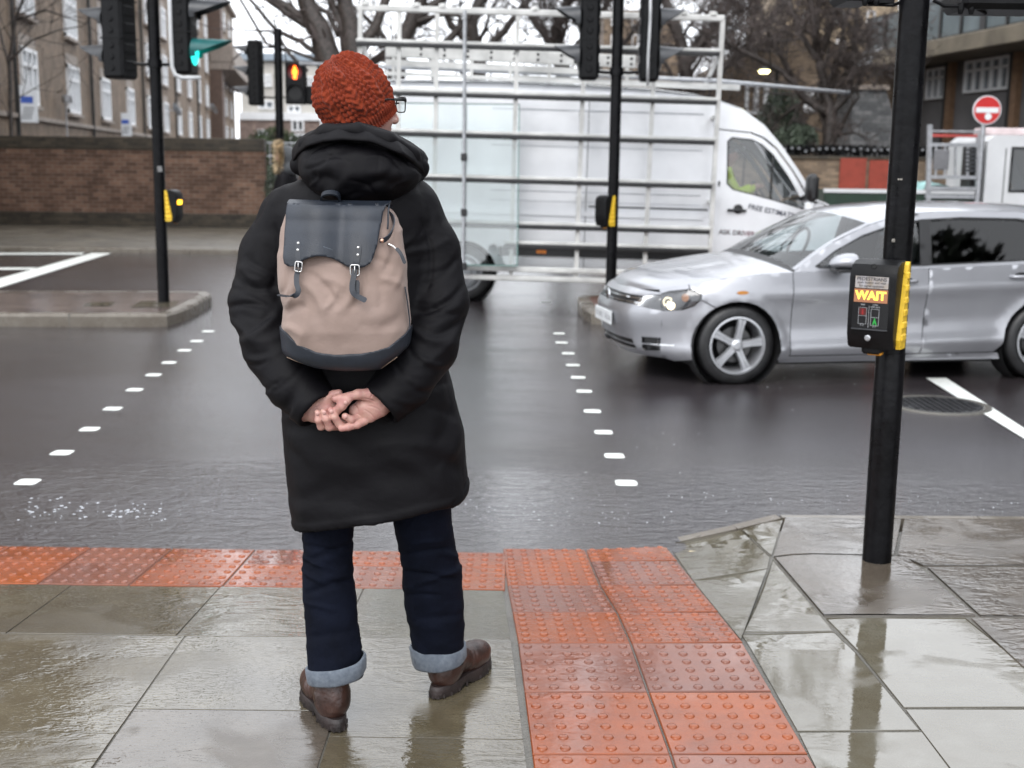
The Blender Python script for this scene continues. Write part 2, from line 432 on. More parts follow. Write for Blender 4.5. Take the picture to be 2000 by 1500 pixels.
M_WALLDAMP = brickm('damp_dark_brick', (.05, .042, .034), (.085, .07, .05), (.06, .055, .045), rough=.5, mort=.012)
M_FLATS = brickm('yellow_stock_brick', (.205, .143, .095), (.26, .188, .13), (.19, .155, .12), rh=.075, bw=.23, rot=(R(90), 0, R(90)))
M_FLATS2 = brickm('brown_stock_brick', (.20, .145, .10), (.255, .19, .13), (.18, .15, .125))
M_REDFLAT = brickm('pink_grey_brick', (.27, .19, .165), (.33, .25, .21), (.26, .22, .2))
M_ISL = brickm('wet_island_paviors', (.12, .092, .082), (.17, .135, .12), (.08, .07, .062), bw=.2, rh=.1, rot=(0, 0, 0), rough=.18, mort=.008, bumpS=.3, spec=.5)
M_ISL2 = brickm('wet_red_paviors', (.17, .085, .06), (.13, .065, .05), (.07, .05, .045), bw=.2, rh=.1, rot=(0, 0, 0), rough=.3, mort=.008)
M_PAINT = mat('road_paint', (.80, .82, .78), .35, var=.06, vs=40, bmp=.2, bs=200)
M_BLACK = mat('black_pole_paint', (.0045, .0045, .0055), .34, var=.3, vs=12, bmp=.25, bs=30, rvar=.12, spec=.14)
M_PLASTIC = mat('black_plastic', (.006, .0062, .007), .42, var=.2, vs=20, bmp=.15, bs=60, spec=.16)
M_GREYPL = mat('grey_plastic', (.045, .048, .053), .4, var=.1, vs=20)
M_YELLOW = mat('yellow_plastic', (.80, .52, .035), .45, var=.08, vs=30, bmp=.1)
M_WHITEW = mat('white_window_frame', (.84, .85, .86), .5, var=.05)
M_GALV = mat('galvanised_steel', (.45, .46, .48), .4, metal=.6, var=.12, vs=15)
M_WINGL = mat('dark_window_glass', (.06, .07, .08), .06, var=.5, vs=.6, spec=.8)
M_CURT = mat('window_net_curtain', (.20, .23, .26), .3, var=.25, vs=1.5, spec=.6)
M_LINTEL = mat('stone_lintel', (.33, .28, .24), .7, var=.15)
M_PIPE = mat('black_drainpipe', (.02, .02, .02), .5)
M_BARK = mat('wet_bark', (.060, .048, .042), .55, var=.35, vs=14, bmp=.6, bs=30)
M_TWIG = mat('twig_bark', (.085, .066, .060), .7, var=.25, vs=8)
M_LEAF = mat('hedge_leaf', (.055, .085, .03), .5, var=.4, vs=3)
M_LEAFD = mat('dark_evergreen_leaf', (.03, .045, .02), .6, var=.4, vs=3)
M_LEAF2 = mat('bush_leaf', (.10, .13, .09), .5, var=.4, vs=3)
# ---------------- ground ----------------
RZ = -0.10
def hgt(x, y):
    t = min(1, max(0, (x-.70)/.55)); t = t*t*(3-2*t)
    return -0.078*min(max(0, y-3.87), 1.36)*(1-t)
def GR(px, py):
    z = 0
    for _ in range(12): p = G(px, py, z); z = hgt(p.x, p.y)
    return Vector((p.x, p.y, z))
b = MB(); b.add([(-400, -60, RZ), (400, -60, RZ), (400, 900, RZ), (-400, 900, RZ)], [(0, 1, 2, 3)])
tag(b.build('road', M_ROAD), kind='structure')
rs = random.Random(5)
def inset(poly, d):
    n = len(poly); out_ = []
    A = sum(poly[i].x*poly[(i+1) % n].y-poly[(i+1) % n].x*poly[i].y for i in range(n))
    if A < 0: poly = poly[::-1]
    for i in range(n):
        p0, p1, p2 = poly[i-1], poly[i], poly[(i+1) % n]
        e1 = (p1-p0).normalized(); e2 = (p2-p1).normalized()
        n1 = Vector((-e1.y, e1.x)); n2 = Vector((-e2.y, e2.x)); k = 1+n1.dot(n2)
        out_.append(p1+(n1+n2)*(d/max(k, .4)))
    return out_
def slabs(name, polys, m, gap=.0028, jit=.0008):
    b = MB(); lifted = []
    for po in polys:
        p2 = [Vector((p.x, p.y)) for p in po]
        i1 = inset(p2, gap); i2 = inset(p2, gap+.0007); n = len(i1)
        c = sum(i1, Vector((0, 0)))/n; tx, ty, tz = rs.uniform(-1, 1)*jit, rs.uniform(-1, 1)*jit, rs.uniform(0, 1)*jit*1.5
        def Z(q): return hgt(q.x, q.y)+tz+tx*(q.x-c.x)*4+ty*(q.y-c.y)*4
        vs = [(q.x, q.y, Z(q)-.055) for q in i1]+[(q.x, q.y, Z(q)-.002) for q in i1]+[(q.x, q.y, Z(q)) for q in i2]
        fs = [tuple(range(2*n, 3*n))]
        if c.x > .5: fs = []; lifted.append(([tuple(q) for q in i2], lambda x, y, Z=Z: (x, y, Z(Vector((x, y))))))
        for r_ in (0, 1):
            for i in range(n): j = (i+1) % n; fs.append((r_*n+i, r_*n+j, (r_+1)*n+j, (r_+1)*n+i))
        b.add(vs, fs)
    for lp, fn in lifted:
        o = plift(lp, [], fn, .07, name, m); me = o.data; k = len(b.v); b.v += [tuple(v.co) for v in me.vertices]
        for q in me.polygons:
            l = list(q.vertices); b.add([], [])
            if q.normal.z < 0: l = l[::-1]
            b.f.append(tuple(k+i for i in l)); b.mi.append(0)
        bpy.data.objects.remove(o)
    return tag(b.build(name, m, fix=False), kind='structure')
# mortar bed under the slabs, following the dropped kerb
xs = np.concatenate([np.linspace(-14, .5, 24), np.linspace(.56, 1.5, 36), np.linspace(1.7, 14, 20)]); ys = np.concatenate([[-8, 0, 2, 3.5], np.linspace(3.87, 5.20, 16)])
b = MB(); vs = [(x, y, hgt(x, y)-.0035) for y in ys for x in xs]; nx = len(xs)
fs = [(j*nx+i, j*nx+i+1, (j+1)*nx+i+1, (j+1)*nx+i) for j in range(len(ys)-1) for i in range(nx-1)]
b.add(vs, fs); tag(b.build('pavement_bed', M_JOINT), kind='structure')
KY = GR(500, 1074).y                       # where the dropped edge meets the road
Y1147 = GR(500, 1147).y; Y1242 = GR(400, 1242).y; Y1430 = GR(100, 1432).y; Y1385 = GR(400, 1386).y
def Q(x0, x1, y0, y1): return [Vector((x0, y0, 0)), Vector((x1, y0, 0)), Vector((x1, y1, 0)), Vector((x0, y1, 0))]
def X(px, py): return GR(px, py).x
xe = (X(995, 1160)+X(1015, 1300))/2-.005
L1 = []; xa = [-9, -7.4, -5.9, -4.4, -2.9, X(135, 1147), X(430, 1147), X(706, 1160), xe]
def QE(x0, y0, y1):      # slabs that end at the slanted edge of the tactile strip
    def e(y): 
        a, c = GR(989, 1147), GR(1040, 1500); return a.x+(c.x-a.x)*(y-a.y)/(c.y-a.y)-.012
    return [Vector((x0, y0, 0)), Vector((e(y0), y0, 0)), Vector((e(y1), y1, 0)), Vector((x0, y1, 0))]
for i in range(len(xa)-2): L1.append(Q(xa[i], xa[i+1], Y1242, Y1147))
L1.append(QE(xa[-2], Y1242, Y1147))
xd = X(300, 1330)
L1 += [Q(-2.45, xd, Y1430, Y1242), Q(-3.6, -2.45, Y1430, Y1242), Q(-5, -3.6, Y1430, Y1242), Q(xd, X(706, 1242), Y1385, Y1242), QE(X(706, 1242), Y1430, Y1242)]
L1 += [Q(-2.2, xd, Y1430-.62, Y1430), Q(-3.2, -2.2, Y1430-.62, Y1430), Q(-4.4, -3.2, Y1430-.62, Y1430), QE(X(706, 1242), Y1430-.45, Y1430), Q(xd, X(706, 1242), 2.2, Y1385-.44), QE(X(706, 1242), 2.2, Y1430-.45), Q(-2.2, xd, 2.2, Y1430-.62)]
slabs('pavement', L1, M_SLAB)
slabs('pavement_flag', [Q(xd, X(706, 1242), Y1385-.44, Y1385)], M_SLAB3)
g = lambda *l: [G(x, y) for x, y in l]
gr = lambda *l: [GR(x, y) for x, y in l]
R1 = [gr((1303, 1062), (1448, 1034), (1505, 1087), (1500, 1110), (1352, 1133)), gr((1352, 1133), (1500, 1110), (1447, 1250)), gr((1448, 1034), (1531, 1013), (1507, 1086)),
      gr((1509, 1093), (1628, 1232), (1452, 1234)), gr((1447, 1240), (1630, 1234), (1672, 1274), (1798, 1426), (1556, 1428)),
      g((1612, 1206), (1886, 1206), (2060, 1345), (2060, 1380), (1764, 1382), (1675, 1272)), g((1767, 1385), (2060, 1383), (2300, 1640), (1960, 1640)), g((1558, 1431), (1802, 1429), (1960, 1640), (1660, 1640))]
slabs('pavement_right', R1, M_SLAB2)
R2 = [gr((1533, 1013), (1762, 1015), (1747, 1087), (1509, 1090)), gr((1512, 1091), (1768, 1088), (1800, 1113), (1908, 1203), (1608, 1203)), g((1765, 1015), (2150, 1016), (2200, 1105), (1803, 1106), (1752, 1085)),
      g((1810, 1109), (2200, 1109), (2400, 1205), (1914, 1204)), g((1895, 1208), (2400, 1209), (2600, 1380), (2080, 1380))]
slabs('pavement_far_right', R2, M_SLAB3)
# ---- kerb stones to the right ----
b = MB(); kp = [GR(1303, 1060), GR(1440, 1030), GR(1527, 1009)]; k2 = [G(1527, 1009), G(2300, 1014), G(4200, 1022)]
def kerb(b, pts, wdt, drop=.14, top=.0):
    for i in range(len(pts)-1):
        a, c = pts[i], pts[i+1]; d = (c-a); n = Vector((-d.y, d.x, 0)).normalized()*wdt; L_ = d.length; m_ = max(1, round(L_/.9))
        for k in range(m_):
            p = a.lerp(c, k/m_+.003/L_); q = a.lerp(c, (k+1)/m_-.003/L_); pts8 = []
            for o_, zz in ((0, -drop), (0, top), (.85, top), (1, top-.015), (1, -drop)):
                pts8 += [p+n*o_+Vector((0, 0, zz)), q+n*o_+Vector((0, 0, zz))]
            b.add(pts8, [(0, 1, 3, 2), (2, 3, 5, 4), (4, 5, 7, 6), (6, 7, 9, 8), (0, 2, 4, 6, 8), (1, 9, 7, 5, 3)])
kerb(b, kp, .075, top=-.007); kerb(b, k2, .05, top=-.004); tag(b.build('kerb_near', M_KERB), kind='structure')
# ---- tactile paving: slabs with blisters ----
def tact(name, quads, m, m2, nxy=(6, 6)):
    bs_ = [MB(), MB()]; dm = [MB(), MB()]
    for qi, (A, B, C, D, nx_, ny_) in enumerate(quads):
        w_ = (qi*7+3) % 5 in (1, 4); bb = bs_[w_]
        A, B, C, D = [Vector((p.x, p.y)) for p in (A, B, C, D)]
        i2 = inset([A, B, C, D], .003); i3 = inset([A, B, C, D], .006)
        vs = [(q.x, q.y, hgt(q.x, q.y)-.02) for q in i2]+[(q.x, q.y, hgt(q.x, q.y)+.000) for q in i2]+[(q.x, q.y, hgt(q.x, q.y)+.003) for q in i3]
        fs = [(8, 9, 10, 11)]+[(r_*4+i, r_*4+(i+1) % 4, r_*4+4+(i+1) % 4, r_*4+4+i) for r_ in (0, 1) for i in range(4)]
        bb.add(vs, fs)
        for i in range(nx_):
            for j in range(ny_):
                u, v_ = (i+.5)/nx_, (j+.5)/ny_
                p = A.lerp(B, u).lerp(D.lerp(C, u), v_)
                z0 = hgt(p.x, p.y)+.0028; n = 12; pr = [(.0155, 0), (.0145, .0022), (.0125, .0042), (.009, .0055), (.0045, .006)]
                vs = [(p.x+r_*math.cos(k*2*math.pi/n), p.y+r_*math.sin(k*2*math.pi/n), z0+h_) for r_, h_ in pr for k in range(n)]
                fs = [(r_*n+k, r_*n+(k+1) % n, (r_+1)*n+(k+1) % n, (r_+1)*n+k) for r_ in range(4) for k in range(n)]+[tuple(4*n+k for k in range(n))]
                bb.add(vs, fs)
    for k in (0, 1):
        if bs_[k].v: tag(bs_[k].build(name, (m, m2)[k], fix=False, auto=40), kind='structure')
quads = []
rows = [1072, 1097, 1144, 1197, 1257, 1353, 1475, 1640]
def le(y): return np.interp(y, [1072, 1147, 1245, 1500, 1640], [981, 990, 1009, 1041, 1058])
def mi(y): return np.interp(y, [1072, 1144, 1197, 1257, 1353, 1480, 1640], [1142, 1172, 1205, 1232, 1266, 1312, 1360])
def ri(y): return np.interp(y, [1063, 1133, 1257, 1500, 1640], [1297, 1352, 1452, 1594, 1676])
for k in range(7):
    y1, y0 = rows[k], rows[k+1]; ny_ = 3 if k == 0 else 6
    quads.append((GR(le(y0), y0), GR(mi(y0), y0), GR(mi(y1), y1), GR(le(y1), y1), 6, ny_))
    yr1 = y1-(8 if k == 0 else 0)
    quads.append((GR(mi(y0), y0), GR(ri(y0), y0-2), GR(ri(yr1), yr1), GR(mi(y1), y1), 6, ny_))
sx = [70, 252, 437, 621, 805, 988]; X1 = [X(a, 1143) for a in sx]; dx = X1[1]-X1[0]
X1 = [X1[0]-dx*k for k in range(22, 0, -1)]+X1
yc = GR(300, 1101).y
for i in range(len(X1)-1):
    quads.append((Vector((X1[i], Y1147, 0)), Vector((X1[i+1], Y1147, 0)), Vector((X1[i+1], yc, 0)), Vector((X1[i], yc, 0)), 6, 4))
    quads.append((Vector((X1[i], yc, 0)), Vector((X1[i+1], yc, 0)), Vector((X1[i+1], KY, 0)), Vector((X1[i], KY, 0)), 6, 3))
tact('tactile_paving', quads, M_TACT, M_TACT2)
# ---- markings ----
def onroad(pxs, z=RZ+.004): return [G(a, c, z) for a, c in pxs]
def marks(name, polys):
    b = MB()
    for po in polys: b.add(po, [tuple(range(len(po)))])
    return tag(b.build(name, M_PAINT, fix=False), kind='structure')
st = []
for (x_, y_) in [(54, 941), (121, 884), (175, 838), (220, 798), (263, 761), (300, 732), (330, 708), (360, 684), (384, 666), (407, 647), (1092, 651), (1097, 669), (1110, 690), (1119, 713), (1129, 737), (1141, 764), (1157, 803), (1179, 844), (1200, 890), (1223, 943), (1042, 549), (1066, 590)]:
    c = G(x_, y_, RZ+.002); w_, h_ = .058, .062
    if y_ < 600: w_ = .06; h_ = .05
    sh = -c.x/c.y*.0+rs.uniform(-.006, .006)
    pts = []
    for k in range(20):
        a = 2*math.pi*k/20; ca, sa = math.cos(a), math.sin(a)
        pts.append(c+Vector((w_*math.copysign(abs(ca)**.4, ca)*(1+rs.uniform(-.04, .04)), h_*math.copysign(abs(sa)**.4, sa)*(1+rs.uniform(-.04, .04)), 0)))
    st.append(pts)
marks('crossing_studs', st)
marks('stop_line', [onroad([(1808, 738), (1848, 738), (2100, 900), (2100, 880+38)])])
marks('stop_line_far', [onroad([(-60, 580), (-60, 560), (180, 494), (219, 494)])])
marks('lane_lines', [onroad([(-200, 497.5), (160, 497), (165, 493.5), (-200, 494)], RZ+.006), onroad([(-200, 527), (62, 526.5), (72, 522.5), (-200, 523)], RZ+.006)])
# ---- far pavement and its kerb ----
FK = G(200, 484, RZ+.09).y
b = MB(); kerb(b, [Vector((60, FK+.15, 0)), Vector((-60, FK+.15, 0))], .15, drop=.12, top=-.01); tag(b.build('kerb_far', M_KERB), kind='structure')
b = MB(); b.box((0, FK+.16+6, -.06), (120, 12, .08)); tag(b.build('pavement_far', mat('damp_far_paving', (.12, .105, .08), .42, var=.25, vs=1.5, bmp=.3, bs=15, rvar=.15)), kind='structure')
# ---- islands ----
def island(name, top, m, ztop=RZ+.13):
    b = MB(); n = len(top); i2 = [Vector((p.x, p.y)) for p in top]; i2 = inset(i2, .14); i3 = inset([Vector((p.x, p.y)) for p in top], .02); o3 = inset([Vector((p.x, p.y)) for p in top], 0)
    vs = [(q.x, q.y, RZ-.01) for q in o3]+[(q.x, q.y, ztop-.025) for q in o3]+[(q.x, q.y, ztop) for q in i3]+[(q.x, q.y, ztop) for q in i2]
    b.add(vs, [(r_*n+i, r_*n+(i+1) % n, (r_+1)*n+(i+1) % n, (r_+1)*n+i) for r_ in (0, 1, 2) for i in range(n)])
    tag(b.build(name+'_kerb', M_KERB, auto=35), kind='structure')
    b = MB(); b.add([(q.x, q.y, ztop-.002) for q in i2], [tuple(range(n))]); tag(b.build(name, m), kind='structure')
    b = MB()   # stone joints
    for i in range(n):
        p, q = o3[i], o3[(i+1) % n]; L_ = (q-p).length
        if L_ > .85:
            k = int(L_/.9)
            for j in range(1, k+1):
                c = p.lerp(q, j/(k+1)); d = (q-p).normalized(); nn = Vector((-d.y, d.x))
                b.bar((c.x+nn.x*-.001, c.y+nn.y*-.001, ztop-.012-.05), (c.x+nn.x*.14, c.y+nn.y*.14, ztop-.012-.05), .012, .127)
    if b.v: tag(b.build(name+'_joints', M_JOINT), kind='structure')
ZI = RZ+.13
gi = lambda *l: [G(x, y, ZI) for x, y in l]
island('traffic_island', gi((-900, 611), (300, 614), (326, 613), (348, 607), (372, 598), (396, 585), (408, 579), (413, 575), (411, 571), (400, 569), (300, 568), (-900, 567)), M_ISL)
island('traffic_island_right', gi((1126, 580), (1130, 588), (1140, 600), (1155, 609), (1200, 612), (1700, 620), (1700, 578), (1140, 576)), M_ISL2)
# tactile / stone cover on the island round the pole
b = MB(); q = gi((255, 600), (340, 600), (350, 588), (275, 588)); b.add([p+Vector((0, 0, .002)) for p in q], [(0, 1, 2, 3)])
b.add([p+Vector((0, 0, .002)) for p in gi((160, 598), (215, 598), (225, 590), (175, 590))], [(0, 1, 2, 3)]); tag(b.build('island_cover', M_SLAB2), kind='structure')
# manhole in the road
c = G(1833, 792, RZ); b = MB(); b.lathe([(0, .010), (.30, .010), (.305, .008)], c, n=40)
for i in range(-5, 6):
    for j in range(-5, 6):
        if i*i+j*j < 27: b.box((c.x+i*.05, c.y+j*.05, RZ+.012), (.03, .03, .006))
tag(b.build('manhole_cover', mat('wet_cast_iron', (.03, .03, .032), .25, metal=.6, var=.2)), 'round wet cast iron manhole cover in the road beside the stop line', 'manhole cover')
b = MB(); b.lathe([(.31, .008), (.36, .008), (.365, .0)], c, n=40); tag(b.build('manhole_surround', M_JOINT), kind='structure')
# rain bubbles on the gutter water
m, t, p = nmat('rain_bubble'); p.inputs['Base Color'].default_value = (.5, .52, .55, 1); p.inputs['Roughness'].default_value = .6; p.inputs['Specular IOR Level'].default_value = .1; M_BUB = m
b = MB()
def bub(x0, x1, y0, y1, n, r0, r1):
    for _ in range(n):
        px_, py_ = rs.uniform(x0, x1), rs.triangular(y0, y1); c = G(px_, py_, RZ); r_ = rs.uniform(r0, r1)*rs.uniform(.5, 1)
        b.lathe([(r_, .0005), (r_*.8, r_*.08), (r_*.05, r_*.12)], (c.x, c.y, RZ), n=8)
bub(30, 330, 970, 1030, 85, .005, .012); bub(890, 1330, 955, 1045, 90, .003, .006); bub(1330, 1990, 950, 1008, 50, .003, .006); bub(60, 500, 930, 1060, 30, .002, .004); bub(900, 1400, 740, 960, 30, .003, .006); bub(1450, 1700, 690, 830, 14, .004, .009)
tag(b.build('rain_bubbles', M_BUB, smooth=True), kind='stuff')
# ---------------- text ----------------
def text(name, s, size, M, m, parent=None, ext=.0006, align='CENTER', bold=0.0, world=True):
    cu = bpy.data.curves.new('t', 'FONT'); cu.body = s; cu.size = size; cu.align_x = align; cu.align_y = 'CENTER'; cu.extrude = ext; cu.offset = bold; cu.resolution_u = 3
    o = bpy.data.objects.new('t', cu); COL.objects.link(o); dg = bpy.context.evaluated_depsgraph_get()
    me = bpy.data.meshes.new_from_object(o.evaluated_get(dg)); bpy.data.objects.remove(o); me.name = name
    me.transform(M); return link(name, me, m, parent, world)
def frame(o, x, z):          # matrix with columns x, -?, z : text lies in the x/z plane, facing x cross z
    x = Vector(x).normalized(); z = Vector(z).normalized(); n = x.cross(z)
    M = Matrix((x, z, n)).transposed().to_4x4(); M.translation = Vector(o); return M
# ---------------- wall on the left ----------------
WY = 29.9
def wallz(py, x=200): return P(x, py, WY).z
xw1 = P(516, 300, WY).x
t = thing('brick_wall', 'long old red brick boundary wall behind the left traffic island', 'wall', (-15, WY, -.05))
zt = wallz(268)
b = MB(); b.box(((xw1-45)/2, WY+.12, (zt-.12-.1)/2+.05), (xw1+45, .24, zt-.12+.1)); b.build('brickwork', M_WALLBRICK, t)
b = MB(); b.box(((xw1-45)/2, WY+.12, zt-.14), (xw1+45+.02, .29, .30), ch=.015); b.build('coping', M_WALLDAMP, t)
b = MB(); b.box(((xw1-45)/2, WY+.10, .12), (xw1+45+.01, .225, .38)); b.build('damp_course', M_WALLDAMP, t)
# grey railing beyond the wall end and hedge
t = thing('metal_railing', 'short grey metal railing at the right end of the brick wall', 'railing', (xw1+.4, WY, 0)); b = MB()
for i in range(6): x = xw1+.12+i*.13; b.tube([(x, WY+.1, .0), (x, WY+.1, wallz(272))], .012, 6)
for z in (wallz(274), wallz(300)): b.bar((xw1+.05, WY+.1, z), (xw1+.85, WY+.1, z), .03, .03)
b.build('rails', M_GALV, t)
def leafball(name, c, r, n, s, m, seed=1, flat=.0, parent=None):
    rr = random.Random(seed); V = []; F = []
    for i in range(n):
        while True:
            d = Vector((rr.uniform(-1, 1), rr.uniform(-1, 1), rr.uniform(-1, 1)))
            if .05 < d.length < 1: break
        d = d.normalized()*(d.length**.35)
        k = 1+.22*float(vnoise(d.x*2.3+seed, d.y*2.3, d.z*2.3))
        p = Vector(c)+Vector((d.x*r[0]*k, d.y*r[1]*k, d.z*r[2]*k))
        a = Vector((rr.uniform(-1, 1), rr.uniform(-1, 1), rr.uniform(-1, 1))).normalized(); u = a.orthogonal().normalized(); v_ = a.cross(u)
        l_ = s*rr.uniform(.6, 1.3); k0 = len(V); V += [p-u*l_, p+v_*l_*.45, p+u*l_, p-v_*l_*.45]; F.append((k0, k0+1, k0+2, k0+3))
    return npmesh(name, np.array([tuple(v) for v in V]), np.array(F))
def hedge(name, label, cat, c, r, n, s, m, seed):
    t = thing(name, label, cat, (c[0], c[1], 0)); link('foliage', leafball('foliage', c, r, n, s, m, seed), m, t)
    b = MB(); rr = random.Random(seed)
    for i in range(7): b.tube([(c[0]+rr.uniform(-.1, .1), c[1], 0), (c[0]+rr.uniform(-.5, .5)*r[0], c[1], c[2]*.6), (c[0]+rr.uniform(-.9, .9)*r[0], c[1]+rr.uniform(-.5, .5)*r[1], c[2]+rr.uniform(0, .5)*r[2])], [.04, .025, .01], 5)
    b.build('stem', M_BARK, t)
c = P(535, 290, 38); hedge('hedge', 'rounded green hedge showing above the end of the brick wall', 'hedge', (c.x, 38, c.z-.3), (S(62, 38), 1.0, S(52, 38)), 9000, .05, M_LEAF, 3)
c = P(548, 350, 27); hedge('shrub', 'small yellow green shrub behind the person in the fur trimmed hood', 'shrub', (c.x, 27, c.z-.2), (.35, .3, .5), 1500, .04, M_LEAF2, 8)
# ---------------- brick flats on the left ----------------
vd = ray(623, 322); vd = Vector((vd.x, vd.y, 0)).normalized(); A0 = P(57, 200, 34.8); A0.z = 0
def facade_hit(px, py=200):
    d = ray(px, py); n = Vector((-vd.y, vd.x)); k = (Vector((A0.x, A0.y)).dot(n))/(Vector((d.x, d.y)).dot(n)); return Vector((0, 0, CH))+d*k
ang = math.atan2(vd.y, vd.x)
FO = A0-vd*18
flats = thing('apartment_block', 'long brown brick apartment block with rows of white windows, behind the brick wall', 'apartment building', FO, (0, 0, ang))
fm = flats.matrix_basis
def loc(p): return fm.inverted() @ Vector(p)
z1 = facade_hit(141, 222).z; z2 = facade_hit(141, 78).z; SH = z2-z1
LEN = 105; HT = z1+SH*4+2.4
b = MB(); b.box((LEN/2, 6, HT/2-.05), (LEN, 12, HT+.1)); b.build('wall', M_FLATS, flats, world=False)
b = MB(); b.box((LEN/2, 6, HT+.15), (LEN+.6, 12.8, .3)); b.build('cornice', M_LINTEL, flats, world=False)
b = MB()
for x in (26, 48, 72, 92): b = MB(); b.box((x, 5, HT+1.5), (3, 1.2, 2.6)); b.build('chimney', M_FLATS, flats, world=False)
def window_meshes(wd, ht, cols, tr, fm_=.07, depth=.10):
    f = MB(); f.box((0, .05, ht-fm_/2), (wd, depth, fm_)); f.box((0, .05, fm_/2), (wd, depth, fm_))
    for i in range(cols+1): x = -wd/2+fm_/2+i*(wd-fm_)/cols; f.box((x, .047, ht/2), (fm_, depth-.004, ht-.01))
    if tr: f.box((0, .044, ht*tr), (wd-.02, depth-.01, fm_*.9))
    for i in range(cols):      # opening sashes
        x0 = -wd/2+fm_/2+i*(wd-fm_)/cols+fm_/2; x1 = x0+(wd-fm_)/cols-fm_
        for zz in ((fm_, ht*(tr or 1)-fm_*.5),):
            for x in (x0+.02, x1-.02): f.box((x, .056, (zz[0]+zz[1])/2), (.04, .05, zz[1]-zz[0]))
    g_ = MB(); g_.add([(-wd/2+.03, .08, .03), (wd/2-.03, .08, .03), (wd/2-.03, .08, ht-.03), (-wd/2+.03, .08, ht-.03)], [(0, 1, 2, 3)])
    return f, g_
def protowin(wd, ht, cols, tr, parent, lintel=.35, sill=True, glass=M_CURT, lm=M_LINTEL, depth=.10, fw=.07):
    f, g_ = window_meshes(wd, ht, cols, tr, fw, depth)
    for v in (f, g_): v.v = [(x, y-.09, z) for x, y, z in v.v]
    o = f.build('window', M_WHITEW, parent, world=False); g_.build('pane', glass, o, world=False)
    if sill: s_ = MB(); s_.box((0, -.05, -.06), (wd+.16, .24, .10)); s_.build('sill', lm, o, world=False)
    if lintel: s_ = MB(); s_.box((0, -.008, ht+lintel/2), (wd+.12, .04, lintel-.01)); s_.build('lintel', lm, o, world=False)
    return o
wp = protowin(1.85, 1.52, 3, .70, flats, fw=.11)
wxs = [loc(facade_hit(px)).x for px in (57, 141)]; dxw = 6.25
first = True
for r_ in range(-1, 5):
    for k in range(-2, 15):
        x = wxs[0]+k*dxw; 
        if x < 2 or x > LEN-2: continue
        q = proj(fm @ Vector((x, 0, z1+r_*SH)))
        if q[1] < -120 or q[1] > 330 or q[0] < -150: continue
        o = wp if first else copy_tree(wp, flats); first = False; o.location = (x, 0, z1+r_*SH)
b = MB(); 
for px in (27, 176, 277, 341, 385): x = loc(facade_hit(px)).x; b2 = MB(); b2.tube([(x, -.09, 0), (x, -.09, HT)], .055, 8); b2.build('drainpipe', M_PIPE, flats, world=False)
# stringcourse and plinth rail
b = MB(); zz = facade_hit(110, 238).z; b.box((LEN/2, -.05, zz), (LEN, .12, .12)); b.build('string_course', M_LINTEL, flats, world=False)
# projecting bay with canopy at the far end
xb = loc(facade_hit(411)).x; zb = facade_hit(411, 130).z
b = MB(); b.box((xb+16, -.9, zb), (32, 1.9, .5)); b.box((xb+16, -.9, zb+.9), (32, 1.7, 1.2)); b.build('balcony', M_LINTEL, flats, world=False)
b = MB(); b.box((xb+1, -.45, zb/2-.3), (2.2, .9, zb)); b.box((xb+1, -.45, zb+3.8), (2.2, .9, 5)); b.build('pier', mat('dark_brown_brick', (.13, .085, .065), .7), flats, world=False)
# satellite dishes
def dish(px, py, r_=.38):
    p = loc(facade_hit(px, py)); t = MB(); M = Matrix.Rotation(R(60), 3, 'X') @ Matrix.Rotation(R(25), 3, 'Y')
    t.lathe([(.02, 0), (r_*.6, .04), (r_, .12), (r_*1.02, .12), (r_*.6, .02), (.02, -.03)], (p.x, -.45, p.z), M=M.to_3x3(), n=20); t.bar((p.x, 0, p.z), (p.x, -.4, p.z), .05, .05)
    t.bar((p.x, -.45, p.z), (p.x-.1, -.8, p.z+.1), .02, .02)
    o = t.build('satellite_dish', M_GALV, None, world=False); o.matrix_world = fm; return o
for i, (px, py, l_) in enumerate([(325, 215, 'grey satellite dish low on the brown brick flats, left of the second drainpipe'), (403, 213, 'pair of small grey dishes high beyond the first traffic pole, left one'), (417, 220, 'small grey dish on the flats just below the far balcony'), (270, 22, 'small grey dish on the flats between the two signal heads')]):
    tag(dish(px, py), ['grey satellite dish low on the flats just right of the left signal pole', 'small satellite dish on the flats to the right of the green traffic light', 'furthest satellite dish on the flats, beside the balcony pier', 'grey satellite dish high on the flats between the two left signal heads'][i], 'satellite dish', 'satellite dishes on the flats')
M_BLUE = mat('blue_print', (.05, .12, .5), .5); M_SIGNW = mat('white_sign', (.78, .8, .82), .4, var=.03)
def board(px, py, wd, ht, label):
    p = fm @ Vector((loc(facade_hit(px, py)).x, -.35, facade_hit(px, py).z)); t = thing('sign_board', label, 'sign', (p.x, p.y, p.z), (0, 0, ang-R(60)))
    b = MB(); b.box((0, 0, 0), (wd, .03, ht), ch=.005); b.build('panel', M_SIGNW, t, world=False)
    b = MB(); b.box((-.05, -.018, ht*.12), (wd*.7, .006, ht*.18))
    b.build('print', M_BLUE, t, world=False); b = MB()
    for k in range(5): b.box((-.02*k, -.018, -ht*.1-k*ht*.07), (wd*.6, .005, ht*.02))
    b.build('small_print', M_PLASTIC, t, world=False)
    b = MB(); b.bar((0, .02, 0), (.25, .3, 0), .03, .03); b.build('bracket', M_PIPE, t, world=False)
board(29, 203, .45, .95, 'white notice board with a blue block on the near end of the flats')
board(229, 243, .42, .9, 'white notice board with faint blue print just above the brick wall')
